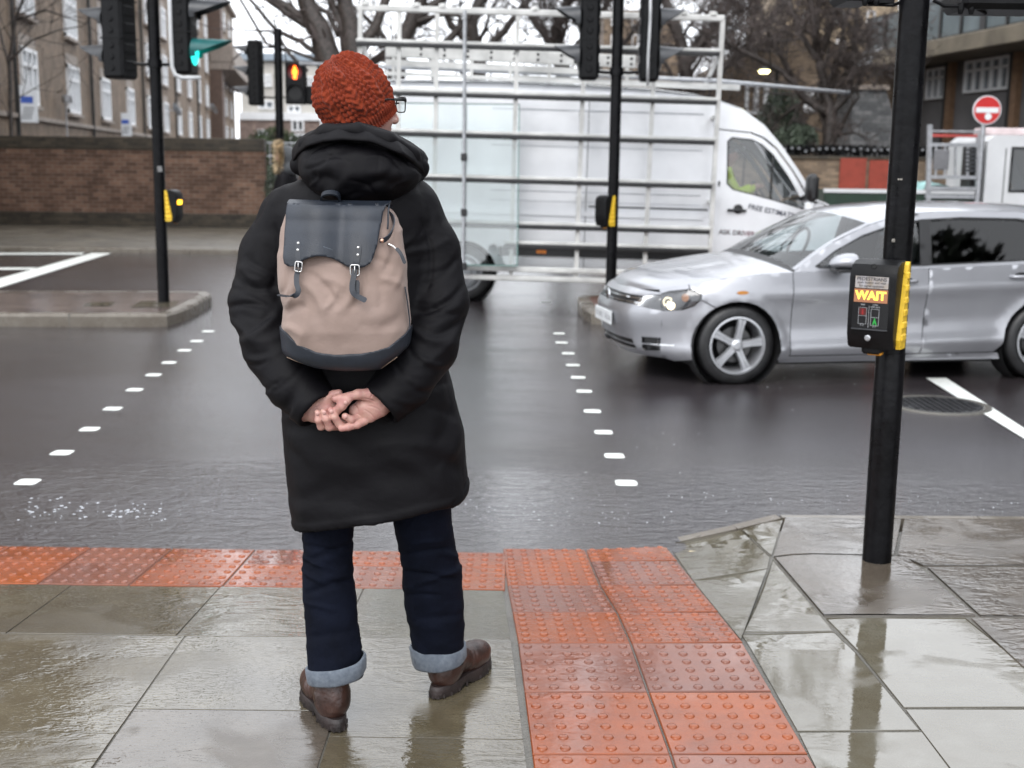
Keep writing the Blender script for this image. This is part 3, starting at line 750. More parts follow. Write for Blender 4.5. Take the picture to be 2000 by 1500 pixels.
p_ = facade_hit(112, 210); b = MB(); l = loc(p_); b.tube([(l.x, -.25, 1.5), (l.x, -.25, l.z+.15)], .025, 6); b.lathe([(.02, -.12), (.16, -.1), (.17, .1), (.02, .16)], (l.x, -.3, l.z+.25), n=14); o = b.build('wall_lamp', M_GALV, None, world=False); o.matrix_world = fm
tag(o, 'unlit round lamp on a thin black post against the brown brick flats', 'lamp')
# ---------------- far pale block ----------------
Y3 = 130
def facing(name, label, px0, px1, ptop, Y, m, dep=8, rot=0, cat='building', zb=-.1):
    a = P(px0, ptop, Y); c = P(px1, ptop, Y); t = thing(name, label, cat, (a.x, Y, 0))
    zt = (a.z+c.z)/2; b = MB(); b.box(((a.x+c.x)/2, Y+dep/2, (zt+zb)/2), (c.x-a.x, dep, zt-zb)); b.build('wall', m, t); return t, zt
M_PALE = mat('pale_render', (.52, .50, .46), .8, var=.08, vs=.5)
t, zt = facing('far_apartment_building', 'pale rendered flat roofed block far behind the red man signal', 470, 660, 118, Y3, M_PALE)
b = MB(); b.box((P(565, 116, Y3).x, Y3+4, zt+.3), (S(200, Y3), 9, .7)); b.build('roof', mat('blue_grey_roof', (.3, .36, .42), .6), t)
b = MB(); b.box((P(565, 220, Y3).x, Y3-.4, P(565, 228, Y3).z), (S(186, Y3), .8, S(14, Y3))); b.build('white_band', M_WHITEW, t)
b = MB(); b.box((P(565, 250, Y3).x, Y3-.3, (P(565, 234, Y3).z)/2), (S(186, Y3), .6, P(565, 234, Y3).z)); b.build('lower_wall', M_REDFLAT, t)
for (px, py, wx, wy, gl_) in [(524, 158, 14, 24, M_WINGL), (575, 158, 22, 24, M_WINGL), (604, 160, 16, 20, M_WINGL), (520, 205, 30, 16, M_CURT), (575, 213, 26, 14, M_CURT), (584, 246, 24, 22, M_WINGL), (584, 272, 30, 20, M_WINGL), (516, 262, 18, 16, M_CURT), (640, 246, 24, 22, M_WINGL)]:
    c = P(px, py+wy/2, Y3); f, g_ = window_meshes(S(wx, Y3), S(wy, Y3), 2, 0, S(3, Y3), .3)
    dy = .75 if py > 234 else .12
    for v in (f, g_): v.v = [(x+c.x, y+Y3-dy, z+c.z) for x, y, z in v.v]
    o = f.build('window', M_WHITEW, t); g_.build('pane', gl_, o)
# ---------------- right side: brown house, tan tower, slate stack, modern flats ----------------
YH = 46
t, zt = facing('brick_house', 'brown brick house with a gable behind the white van cab', 1290, 1700, 165, YH, M_FLATS2, dep=9)
b = MB(); a = P(1380, 165, YH); c = P(1700, 165, YH); pk = P(1560, 40, YH); b.prism([(a.x, zt-.01), (c.x, zt-.01), (c.x-.8, zt+1.2), (pk.x, pk.z), (a.x+1, zt+1)], 8.9, c=(0, YH+4.5, 0)); b.build('gable', M_FLATS2, t)
def flatwin(parent, px, py, wx, wy, cols, Y, tr=0, gl_=M_WINGL, fw=2.5, dy=.06):
    c = P(px, py+wy/2, Y); f, g_ = window_meshes(S(wx, Y), S(wy, Y), cols, tr, S(fw, Y), .1)
    for v in (f, g_): v.v = [(x+c.x, y+Y-dy, z+c.z) for x, y, z in v.v]
    o = f.build('window', M_WHITEW, parent); g_.build('pane', gl_, o); return o
flatwin(t, 1485, 195, 62, 56, 3, YH, 0, M_WINGL, 5); flatwin(t, 1583, 197, 28, 46, 2, YH, 0, mat('red_curtain', (.12, .02, .025), .7), 5)
YT = 75
t, zt = facing('stone_tower_block', 'tan brick high block rising behind the bare street tree', 1540, 1760, -60, YT, brickm('tan_brick', (.33, .25, .16), (.42, .33, .22), (.4, .33, .25)), dep=12)
for px in (1575, 1640, 1700):
    for py in (-20, 35, 90, 140): flatwin(t, px, py, 16, 24, 1, YT, 0, M_WINGL, 2)
t, zt = facing('tall_brick_block', 'dull brown block seen through the twigs behind the van', 1180, 1330, 20, 85, M_FLATS2, dep=12)
for px in (1200, 1240, 1280):
    for py in (40, 80, 120): flatwin(t, px, py, 14, 22, 1, 85, 0, M_WINGL, 2)
YS = 42
M_SLATE = brickm('grey_slate', (.14, .145, .15), (.20, .205, .21), (.08, .08, .085), bw=.3, rh=.14, mort=.008, bumpS=.8)
t = thing('slate_hung_stack', 'tapering grey slate clad stack between the bare tree and the black pole', 'roof stack', (P(1705, 200, YS).x, YS, 0))
b = MB(); pts = [P(1661, 288, YS), P(1755, 288, YS), P(1748, 240, YS), P(1731, 176, YS), P(1667, 176, YS)]; pts[0].z = pts[1].z = .0
b.prism([(p.x, p.z) for p in pts], 2.2, c=(0, YS+1.1, 0)); b.build('slates', M_SLATE, t)
b = MB(); a = P(1665, 175, YS); c = P(1733, 175, YS); b.box(((a.x+c.x)/2, YS+1.1, a.z+.08), (c.x-a.x+.1, 2.4, .14)); b.build('capping', M_LINTEL, t)
# modern flats, facade running along the side street
B0 = P(1870, 195, 45); B0.z = 0; ang2 = ang
bd = Vector((math.cos(ang2), math.sin(ang2), 0))
def hit2(px, py):
    d = ray(px, py); n = Vector((-bd.y, bd.x)); k = Vector((B0.x, B0.y)).dot(n)/Vector((d.x, d.y)).dot(n); return Vector((0, 0, CH))+d*k
e0 = hit2(1752, 200); BL = (Vector((e0.x, e0.y, 0))-B0).length; BO = B0+bd*BL
mf = thing('modern_flats', 'grey modern flats with glass balcony panels and a concrete ledge at upper right', 'apartment building', (BO.x, BO.y, 0), (0, 0, ang2+math.pi))
mi_ = mf.matrix_basis.inverted()
def l2(px, py): return mi_ @ hit2(px, py)
M_CONC = mat('weathered_concrete', (.20, .17, .125), .8, var=.25, vs=.7); M_RENDG = mat('grey_render', (.16, .155, .155), .8, var=.2, vs=.5)
M_BALG = mat('blue_grey_balcony_glass', (.16, .20, .215), .12, var=.25, vs=.4, spec=.8)
b = MB(); b.box((30, 6, 7), (60, 12, 14.2)); b.build('wall', M_RENDG, mf, world=False)
zl = l2(1870, 105).z
b = MB(); b.box((30, -.75, zl), (60.4, 2.1, .55), ch=.03); b.build('ledge', M_CONC, mf, world=False)
b = MB(); b.box((30, -1.35, zl+.36), (60, .08, .1)); b.box((30, -1.35, zl+1.62), (60, .1, .08))
for i in range(42): b.box((.1+i*1.42, -1.38, zl+.98), (.12 if i % 3 else .35, .1, 1.3))
b.build('balcony_frame', M_PIPE, mf, world=False)
b = MB()
for i in range(41): b.box((.81+i*1.42, -1.36, zl+.98), (1.2, .03, 1.18))
b.build('balcony_glass', M_BALG, mf, world=False)
b = MB()
for i in range(20): b.box((1.6+i*3.1, -.02, zl+2.2), (1.5, .1, 2.0))
b.build('upper_glazing', M_CURT, mf, world=False)
for px in (1862, 1990):
    q = l2(px, 180); b = MB(); b.box((q.x, -.10, q.z-3), (.32, .22, 12 if 0 else 2*(zl-.3-q.z+3))); b.build('brick_pier', mat('orange_brown_pier', (.22, .13, .075), .7), mf, world=False)
    b = MB(); b.tube([(q.x-.35, -.12, 0), (q.x-.35, -.12, zl)], .09, 8); b.build('drainpipe', M_PIPE, mf, world=False)
for (pa, pb, yt, yb) in [(1812, 1862, 132, 193), (1888, 1994, 112, 177)]:
    A_, B_ = l2(pa, (yt+yb)/2), l2(pb, (yt+yb)/2); zb_ = l2((pa+pb)/2, yb).z; zt_ = l2((pa+pb)/2, yt).z
    f, g_ = window_meshes(abs(B_.x-A_.x), zt_-zb_, 4 if pa < 1850 else 6, .68, .09, .12)
    for v in (f, g_): v.v = [(x+(A_.x+B_.x)/2, y-.1, z+zb_) for x, y, z in v.v]
    o = f.build('window', M_WHITEW, mf, world=False); g_.build('pane', M_CURT, o, world=False)
# small white gabled roof at its left
t = thing('white_gable_roof', 'small pale lead roofed gable at the left end of the modern flats', 'roof', (P(1720, 120, 48).x, 48, 0))
b = MB(); q = [P(1680, 128, 48), P(1752, 118, 48), P(1760, 60, 48)]; b.prism([(p.x, p.z) for p in q], 3, c=(0, 49.5, 0)); b.build('roof_sheet', mat('pale_lead', (.5, .52, .54), .5), t)
b = MB(); q = [P(1684, 129, 48), P(1775, 118, 48), P(1775, 290, 48), P(1684, 290, 48)]; b.prism([(p.x, p.z if i < 2 else 0) for i, p in enumerate(q)], 2.6, c=(0, 49.5, -.01)); b.build('wall', M_FLATS2, t)
# wall with spiked top and red panels
YW = 31; t = thing('spiked_boundary_wall', 'brown brick wall topped by dark rotating spikes behind the flatbed truck', 'wall', (P(1650, 340, YW).x, YW, 0))
zc = P(1650, 310, YW).z; x0 = P(1290, 340, YW).x; x1 = P(2300, 340, YW).x
b = MB(); b.box(((x0+x1)/2, YW+.15, zc/2-.05), (x1-x0, .3, zc+.1)); b.build('brickwork', M_FLATS2, t)
b = MB(); b.box(((x0+x1)/2, YW+.15, zc+.03), (x1-x0+.1, .4, .07)); b.build('coping', M_WALLDAMP, t)
b = MB(); rr = random.Random(2); x = x0
while x < x1:
    for k in range(5):
        a = rr.uniform(0, 6.28); d = Vector((rr.uniform(-.5, .5), math.cos(a), math.sin(a)))*.14; c_ = Vector((x, YW+.15, zc+.2)); b.bar(c_-d, c_+d, .035, .02)
    x += .075
b.tube([(x0, YW+.15, zc+.2), (x1, YW+.15, zc+.2)], .03, 6); b.build('spike_roll', M_PLASTIC, t)
b = MB(); x = x0
while x < x1: b.lathe([(.0, .03), (.03, .02), (.035, -.02)], (x, YW-.02, zc+.22+rr.uniform(-.05, .05)), axis='Y', n=8); x += .17
b.build('spike_hub', M_GALV, t)
for (pa, pb, yt) in [(1641, 1692, 308), (1698, 1748, 312)]:
    a = P(pa, yt, YW); c = P(pb, yt, YW); b = MB(); b.box(((a.x+c.x)/2, YW-.03, a.z/2), (c.x-a.x, .06, a.z-.02)); b.build('red_panel', mat('rust_red_panel', (.30, .05, .03), .6, var=.1), t)
for nm, c, r_, n_, lb, sd in [('street_bush', P(1525, 240, 36), (S(42, 36), .8, S(55, 36)), 5000, 'loose grey green bush behind the roof of the van cab', 4), ('shrub', P(1555, 275, 34), (S(40, 34), .7, S(28, 34)), 4000, 'pale leafed shrub above the spiked wall beside the van windscreen', 5)]:
    hedge(nm, lb, 'bush', (c.x, c.y, c.z), r_, n_, .055, M_LEAF2, sd)
# ---------------- street lamp (lit) and no entry sign ----------------
YL = 38; t = thing('street_lamp', 'lit street lamp on a slim black column behind the van roof', 'street lamp', (P(1515, 200, YL).x, YL, 0))
x = P(1515, 200, YL).x; zt = P(1515, 140, YL).z; b = MB(); b.tube([(x, YL, 0), (x, YL, zt)], .06, 8); b.tube([(x, YL, zt), (x-.15, YL-.02, zt+.08), (P(1500, 136, YL).x, YL, zt+.1)], .04, 6); b.build('column', M_BLACK, t)
c = P(1493, 137, YL); b = MB(); b.lathe([(.01, -.07), (.12, -.06), (.2, .0), (.12, .06), (.01, .09)], c, n=14); o = b.build('lantern', M_GREYPL, t, smooth=True)
b = MB(); b.lathe([(.01, -.10), (.12, -.085), (.17, -.02), (.18, .0), (.05, .0)], (c.x-.02, c.y-.06, c.z-.01), n=14); b.build('lamp_glass', glow('lamp_glow', (1, .93, .45), 9), t, smooth=True)
YN = 18.9; c = P(1928, 215, YN); t = thing('no_entry_sign', 'round red no entry sign on a grey pole above the flatbed truck', 'road sign', (c.x, YN, 0))
M_RED = mat('sign_red', (.55, .03, .03), .35, var=.05)
b = MB(); b.tube([(c.x-.02, YN+.05, RZ), (c.x-.02, YN+.05, c.z+.05)], .036, 12); b.build('pole', M_GALV, t)
b = MB(); r_ = S(27, YN); b.lathe([(.0, 0), (r_, 0), (r_, .02), (0, .02)], (c.x, YN, c.z), axis='Y', n=40); b.build('disc_edge', M_SIGNW, t)
b = MB(); b.lathe([(.0, .0), (r_*.93, .0)], (c.x, YN-.004, c.z), axis='Y', n=40); b.build('disc_face', M_RED, t)
b = MB(); b.box((c.x, YN-.008, c.z), (r_*1.6, .006, r_*.36)); b.build('white_bar', M_SIGNW, t)
b = MB(); b.lathe([(.0, .0), (r_*.25, .0)], (c.x+.02, YN-.012, c.z-r_*.45), axis='Y', n=9); b.build('sticker', M_SIGNW, t)
# ---------------- bare trees ----------------
TWR = .011
def tree(name, label, limbs, Y, seed, levels=4, tall=1, twig=True, spread=1.0, twm=M_TWIG, grp=None, dens=1.0, base=None):
    """limbs: list of (points px, radii px); grows smaller boughs from each"""
    rr = random.Random(seed); t = thing(name, label, 'tree', (P(limbs[0][0][0][0], 300, Y).x, Y, 0), group=grp)
    tr = MB(); tw = MB()
    def grow(p, d, L_, r_, lv):
        n = 5 if lv > 1 else 3; pts = [p]; rad = [r_]; d = d.normalized()
        for i in range(n):
            d = (d+Vector((rr.gauss(0, .22), rr.gauss(0, .22), rr.gauss(.05, .16)))).normalized(); pts.append(pts[-1]+d*(L_/n)); rad.append(r_*(1-.72*(i+1)/n))
        (tr if lv > 1 else tw).tube(pts, rad, 5 if lv > 1 else 3, caps=False)
        if lv <= 0: return
        m = rr.randint(3, 5) if lv > 1 else rr.randint(3, 5)
        for k in range(int(m*dens+.5)):
            i = rr.randint(1, n); a = rr.uniform(.5, 1.1)*spread; ax = Vector((rr.uniform(-1, 1), rr.uniform(-1, 1), rr.uniform(-1, 1)))
            q = (pts[i]-pts[i-1]).normalized(); side = q.cross(ax).normalized(); nd_ = q*math.cos(a)+side*math.sin(a)
            grow(pts[i], nd_, L_*rr.uniform(.45, .72), max(TWR, rad[i]*rr.uniform(.5, .75)), lv-1)
    if tall:      # the crown goes on well above the frame
        e = limbs[0][0][-1]; r0 = limbs[0][1][-1]
        limbs = list(limbs)+[([(e[0], e[1]), (e[0]-50, -260), (e[0]-20, -560), (e[0]-60, -850)], [r0, r0*.8, r0*.55, r0*.3]), ([(e[0], e[1]), (e[0]+110, -220), (e[0]+150, -480)], [r0*.8, r0*.55, r0*.3]), ([(e[0]-30, -160), (e[0]-160, -330), (e[0]-220, -600)], [r0*.7, r0*.5, r0*.25])]
    for li, (pp, rd) in enumerate(limbs):
        pts = []; 
        for k, q in enumerate(pp): pts.append(P(q[0], q[1], Y+(q[2] if len(q) > 2 else 0)))
        if li == 0 and base is not None: pts.insert(0, Vector((pts[0].x, Y, -.1))); rd = [rd[0]*1.25]+list(rd)
        rad = [S(r_, Y) for r_ in rd]
        sm = []; sr = []
        for i in range(len(pts)-1):
            for k in range(4):
                u = k/4; sm.append(pts[i].lerp(pts[i+1], u)+Vector((rr.gauss(0, rad[i]*.10), 0, rr.gauss(0, rad[i]*.10)))); sr.append(rad[i]*(1-u)+rad[i+1]*u)
        sm.append(pts[-1]); sr.append(rad[-1])
        tr.tube(sm, sr, 9)
        if levels > 0:
            for i in range(3 if li == 0 else 1, len(sm)):
                if sr[i] < S(34, Y) and rr.random() < .55*dens:
                    q = (sm[i]-sm[i-1]).normalized(); ax = Vector((rr.uniform(-1, 1), rr.uniform(-1, 1), rr.uniform(-1, 1))); sd_ = q.cross(ax).normalized(); a = rr.uniform(.5, 1.0)*spread
                    grow(sm[i], q*math.cos(a)+sd_*math.sin(a), S(110, Y)*rr.uniform(.6, 1.3), sr[i]*rr.uniform(.3, .5), levels-1)
            grow(sm[-1], sm[-1]-sm[-3], S(120, Y), sr[-1], levels-1)
    tr.build('trunk', M_BARK, t, fix=False, smooth=True)
    if tw.v: tw.build('crown', twm, t, fix=False)
    return t
tree('bare_tree', 'large bare tree with a thick forked trunk rising directly behind the orange hat', [([(672, 300), (660, 170), (628, 70), (600, 0), (588, -60)], [38, 30, 22, 17, 12]), ([(668, 165), (690, 120), (682, 40), (668, -40)], [26, 22, 17, 14]),
     ([(625, 62), (560, 25), (500, -20)], [9, 7, 6]), ([(640, 120), (585, 80), (540, 60), (480, -10)], [6, 5, 4, 3]), ([(632, 82), (590, 35), (540, 0), (520, -30)], [11, 9, 7, 6]), ([(662, 70), (640, 25), (600, 0), (560, -40)], [6, 5, 4, 4]), ([(695, 110), (672, 60), (640, -10)], [9, 8, 7]),
     ([(655, 130), (560, 95), (530, 60), (500, 60)], [4, 3, 2.5, 2]), ([(600, 140), (560, 100), (520, 85), (470, 0)], [4, 3.5, 3, 2.5]), ([(690, 120), (735, 50), (760, -20)], [14, 10, 8])], 27, 11, levels=2, dens=.55, base=1)
tree('bare_tree', 'bare tree with a leaning limb seen through the left end of the van rack', [([(760, 300), (775, 110), (800, 45), (830, -20)], [22, 17, 14, 12]), ([(800, 45), (860, 0), (900, -40)], [10, 8, 6]), ([(772, 110), (740, 60), (700, 20)], [7, 5, 4]), ([(840, 120), (900, 50), (960, -20)], [8, 7, 5])], 40, 12, levels=4, base=1, grp='bare trees behind the van')
tree('bare_tree', 'bare tree with pale twigs behind the middle of the van rack', [([(930, 320), (935, 120), (920, 50), (945, -20)], [18, 14, 11, 9]), ([(930, 110), (985, 60), (1030, 0)], [9, 7, 5]), ([(928, 90), (880, 50), (860, 0)], [9, 7, 5])], 52, 13, levels=4, base=1, grp='bare trees behind the van')
tree('bare_tree', 'brown twiggy tree filling the view behind the middle signal pole', [([(1100, 320), (1100, 130), (1085, 60), (1110, 0)], [18, 14, 11, 9]), ([(1098, 130), (1150, 60), (1190, 0)], [9, 7, 5]), ([(1095, 110), (1050, 50), (1020, 0)], [9, 7, 5]), ([(1150, 150), (1215, 90), (1260, 30)], [6, 5, 4])], 47, 14, levels=5, base=1, dens=1.12, spread=1.15, grp='bare trees behind the van')
tree('bare_tree', 'twiggy bare tree right of the middle signal pole, above the van windscreen', [([(1330, 320), (1340, 150), (1330, 80), (1300, 0)], [18, 14, 11, 9]), ([(1338, 130), (1390, 60), (1430, 0)], [9, 7, 5]), ([(1400, 145), (1450, 100), (1520, 20), (1560, -20)], [7, 8, 7, 6])], 44, 15, levels=5, base=1, dens=1.1, spread=1.1, grp='bare trees behind the van')
tree('street_tree', 'dark bare street tree with a short trunk and forked boughs left of the black pole', [([(1619, 290), (1622, 225), (1612, 170), (1600, 120)], [14, 12, 9, 7]), ([(1615, 222), (1575, 195), (1530, 140), (1440, 95)], [9, 8, 6, 4]), ([(1622, 222), (1655, 185), (1668, 120), (1672, 40)], [9, 8, 5, 4]), ([(1612, 170), (1640, 110), (1650, 40)], [6, 5, 4]), ([(1600, 120), (1560, 60), (1540, 0)], [6, 5, 4]), ([(1545, 150), (1500, 60), (1480, 10)], [5, 4, 3])], 34, 16, levels=5, base=1, dens=.98, spread=1.15)
for (x_, y_, z_, r_, sd_, lb) in [(13.5, -1.5, 6.8, 3.8, 31, 'dark evergreen tree standing behind the photographer, mirrored in the car windows'), (21, -4, 6.8, 4.4, 32, 'smaller dark evergreen to the right behind the photographer, mirrored in the car')]:
    t = thing('evergreen_tree', lb, 'tree', (x_, y_, 0)); link('crown', leafball('crown', (x_, y_, z_), (r_, r_*.8, r_*1.05), 9000, .26, M_LEAFD, sd_), M_LEAFD, t)
    b = MB(); b.tube([(x_, y_, 0), (x_+.1, y_, 3), (x_, y_, z_)], [.35, .28, .12], 10); b.build('trunk', M_BARK, t)
tree('thin_street_tree', 'thin twiggy tree overhanging the left corner in front of the flats', [([(22, 280), (18, 120), (30, 40), (60, -40)], [4, 3.5, 3, 2.5]), ([(18, 120), (60, 80), (110, 60)], [2.5, 2, 1.5]), ([(20, 140), (0, 60), (-20, 0)], [2.5, 2, 1.5]), ([(30, 40), (90, 20), (150, 40)], [2.5, 2, 1])], 30.8, 17, levels=3, tall=0, base=1, dens=.7)
# ---------------- traffic signals ----------------
def Rz(a): return Matrix.Rotation(a, 4, 'Z')
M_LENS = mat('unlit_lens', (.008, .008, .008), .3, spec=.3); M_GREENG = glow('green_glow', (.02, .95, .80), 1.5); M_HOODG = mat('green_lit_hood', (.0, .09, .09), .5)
M_AMB = glow('amber_glow', (1, .5, .02), 5); M_REDMAN = glow('red_man_glow', (1, .13, .01), 7); M_CABLE = mat('pale_grey_cable', (.55, .56, .57), .5)
def head(parent, c, yaw, n=3, sp=.36, w=.27, d=.19, lit=None, stripe=0, bottom=True, hl=.30, topz=None):
    """c = bottom centre; the lenses look along local -Y turned by yaw"""
    M = Matrix.Translation(Vector(c)) @ Rz(yaw)
    H = n*sp+.06; b = MB()
    b.box((0, 0, H/2), (w, d, H), ch=.03)
    for i in range(n):                        # moulded ribs on the back and the sides
        z0 = .03+i*sp
        for k in (0, 1): b.box((0, d/2-.005, z0+sp*(.28+.45*k)), (w*.62, .03, sp*.26), ch=.008)
        for sx in (-1, 1):
            for k in range(3): b.lathe([(.0, .012), (.026, .012), (.034, 0)], (sx*(w/2), .0, z0+sp*(.2+.3*k)), axis='X', n=10, M=None) if sx > 0 else b.box((-w/2-.004, 0, z0+sp*(.2+.3*k)), (.014, .05, .05), ch=.004)
        b.box((0, 0, z0+sp), (w+.012, d+.012, .012))
    b.v = [tuple(M @ Vector(v)) for v in b.v]; o = b.build('signal_head', M_PLASTIC, parent, auto=35)
    for i in range(n):
        zc = .03+(i+.5)*sp; r0 = sp*.37; N = 24; vs = []; 
        for ring, (k, rr_) in enumerate([(0, 1), (1, 1), (1, .94), (0, .94)]):
            for j in range(N+1):
                a = -.35+(math.pi+.7)*j/N; up = max(0, math.sin(a)); L_ = (.05+hl*up**.8) if k else 0
                rr2 = r0*rr_*(1-.10*k*(1-up))
                vs.append(Vector((rr2*math.cos(a), -d/2-L_, zc+rr2*math.sin(a)*(1-.12*k*up))))
        fs = [(r_*(N+1)+j, r_*(N+1)+j+1, ((r_+1) % 4)*(N+1)+j+1, ((r_+1) % 4)*(N+1)+j) for r_ in range(4) for j in range(N)]
        h = MB(); h.add([M @ v for v in vs], fs); h.build('hood', M_HOODG if lit == i else M_GREYPL, o, auto=50)
        l_ = MB(); l_.lathe([(.0, .03), (r0*.5, .024), (r0*.92, .0)], (0, 0, 0), axis='Y', n=20)
        l_.v = [tuple(M @ (Vector((v[0], -v[1]-d/2-.004 if 0 else -d/2-.004-(.03-abs(v[1]))*0-v[1]*1.0, v[2]+zc)))) for v in l_.v]
        l_.build('lens', M_GREENG if lit == i else M_LENS, o, smooth=True)
    return o
def button_box(parent, c, yaw, big=False, led=False):
    M = Matrix.Translation(Vector(c)) @ Rz(yaw); w, d, h = .175, .125, .335
    # side profile in (y,z): front is -y, rounded at the top
    pr = [(-d*.80, 0), (-d*.98, .05), (-d, .12), (-d, h*.80), (-d*.96, h*.88), (-d*.82, h*.955), (-d*.45, h), (0, h), (0, .015)]
    def shell(x0, x1, prof, nm, m, p, chm=.010, sm=True):
        b = MB(); n = len(prof); cy = sum(q[0] for q in prof)/n; cz = sum(q[1] for q in prof)/n
        rings = [(x0, .93), (x0+chm, 1), (x1-chm, 1), (x1, .93)]; vs = []
        for x, s in rings:
            for (y, z) in prof: vs.append(M @ Vector((x, cy+(y-cy)*s, cz+(z-cz)*(s*.5+.5))))
        fs = [(r_*n+i, r_*n+(i+1) % n, (r_+1)*n+(i+1) % n, (r_+1)*n+i) for r_ in range(3) for i in range(n)]+[tuple(range(n))[::-1], tuple(range(3*n, 4*n))]
        b.add(vs, fs); return b.build(nm, m, p, auto=30)
    o = shell(-w/2, w/2, pr, 'push_button_unit', M_PLASTIC, parent)
    for sx in (-1, 1):        # yellow grip flanks
        yp = [(-d*.10, h*.985), (-d*.18, h*.95), (-d*.60, .035), (-d*.52, .0), (.002, .0), (.002, h*.985)]
        b = MB(); n = len(yp); x0, x1 = (w/2-.002, w/2+.016) if sx > 0 else (-w/2-.004, -w/2+.002)
        vs = [M @ Vector((x, y, z)) for x in (x0, x1) for y, z in yp]; b.add(vs, [tuple(range(n))[::-1], tuple(range(n, 2*n))]+[(i, (i+1) % n, n+(i+1) % n, n+i) for i in range(n)])
        for k in range(6):
            z = .03+k*.047; y0 = -d*.60+ (z/h)*d*.42
            b.box(M @ Vector(((x0+x1)/2+.003*sx, y0*.5, z+.014)), (abs(y0)*.9, .022, .030), (Rz(yaw) @ Rz(R(90))).to_3x3(), ch=.006)
        b.build('grip_panel', M_YELLOW, o)
    b = MB(); b.box(M @ Vector((.0, -d*.55, -.008)), (.075, .05, .03), Rz(yaw).to_3x3(), ch=.008); b.build('lower_lip', M_PLASTIC, o)
    b = MB(); b.box(M @ Vector((.01, -d*.55, -.02)), (.06, .035, .016), Rz(yaw).to_3x3(), ch=.006); b.build('tactile_cone_guard', mat('amber_plastic', (.75, .32, .02), .4), o)
    if led:
        b = MB(); b.box(M @ Vector((0, -d-.001, h*.60)), (.10, .006, .045), Rz(yaw).to_3x3(), ch=.002); b.build('wait_light', M_AMB, o)
    return o, M, (w, d, h)
def pole(name, label, base, top, r=.057, n=24):
    t = thing(name, label, 'traffic light', base)
    b = MB(); b.lathe([(r+.035, 0.0), (r+.03, .012), (r+.002, .016)], base, n=n) if r < .05 else None
    nn = 24; zs = np.linspace(base[2], top, nn); b.tube([(base[0], base[1], z) for z in zs], [r]*nn, n)
    b.build('pole', M_BLACK, t, auto=50); return t
def brackets(t, x, y, zs, x1, y1=None):
    b = MB(); y1 = y if y1 is None else y1
    for z in zs:
        b.lathe([(.05, -.04), (.075, -.04), (.075, .04), (.05, .04)], (x, y, z), n=16)
        for xx in x1: b.tube([(x, y, z), (x+(xx-x)*.5, y, z-.01), (xx, y1, z)], .018, 8)
    b.build('bracket', M_BLACK, t, auto=40)
# left island signal
ba = G(320, 590, ZI); YA = ba.y
t = pole('traffic_signal', 'tall black signal pole on the left island with a lit green light', ba, 4.0, r=.062)
zc = P(230, 154, YA).z
head(t, (P(233, 150, YA).x, YA+.05, zc), R(-108), n=3, sp=S(69, YA), w=.29, d=.26)
h2 = head(t, (P(362, 148, YA).x, YA-.02, P(362, 146, YA).z), R(86), n=3, sp=S(71, YA), w=.26, d=.22, lit=0, hl=.36)
brackets(t, ba.x, YA, [P(300, 128, YA).z+.02], [P(262, 130, YA).x, P(345, 130, YA).x])
b = MB(); q = [(329, -60), (333, 60), (336, 130), (342, 146), (356, 152), (392, 152)]; b.tube([P(x, y, YA-.16) for x, y in q], .022, 8); b.build('backing_edge', M_CABLE, t, smooth=True)
button_box(t, (P(322, 432, YA).x+.05, YA-.0, P(326, 431, YA).z), R(80), led=True)
b = MB(); c = P(312, 330, YA-.063); b.box(c, (.05, .004, .06)); b.build('sticker', mat('faded_sticker', (.2, .2, .2), .6, var=.6, vs=60), t)
# middle signal on the right island
bc = G(1192, 597, ZI); YC = bc.y
t = pole('traffic_signal', 'black signal pole on the right island, in front of the white van', bc, 4.2, r=.060)
sp = S(70, YC)
head(t, (P(1149, 158, YC).x, YC+.0, P(1149, 157, YC).z), R(-90), n=4, sp=sp, w=.22, d=.21, hl=.22)
head(t, (P(1266, 160, YC).x, YC+.0, P(1266, 160, YC).z), R(90), n=4, sp=sp, w=.22, d=.21, hl=.22)
brackets(t, bc.x, YC, [P(1205, 140, YC).z], [P(1165, 140, YC).x, P(1250, 140, YC).x])
b = MB(); b.tube([P(1271, -60, YC-.14), P(1270, 40, YC-.14), P(1266, 110, YC-.14), P(1265, 168, YC-.13)], .015, 8); b.build('cable', M_CABLE, t, smooth=True)
button_box(t, (P(1196, 440, YC).x-.045, YC-.0, P(1184, 441, YC).z), R(-52))
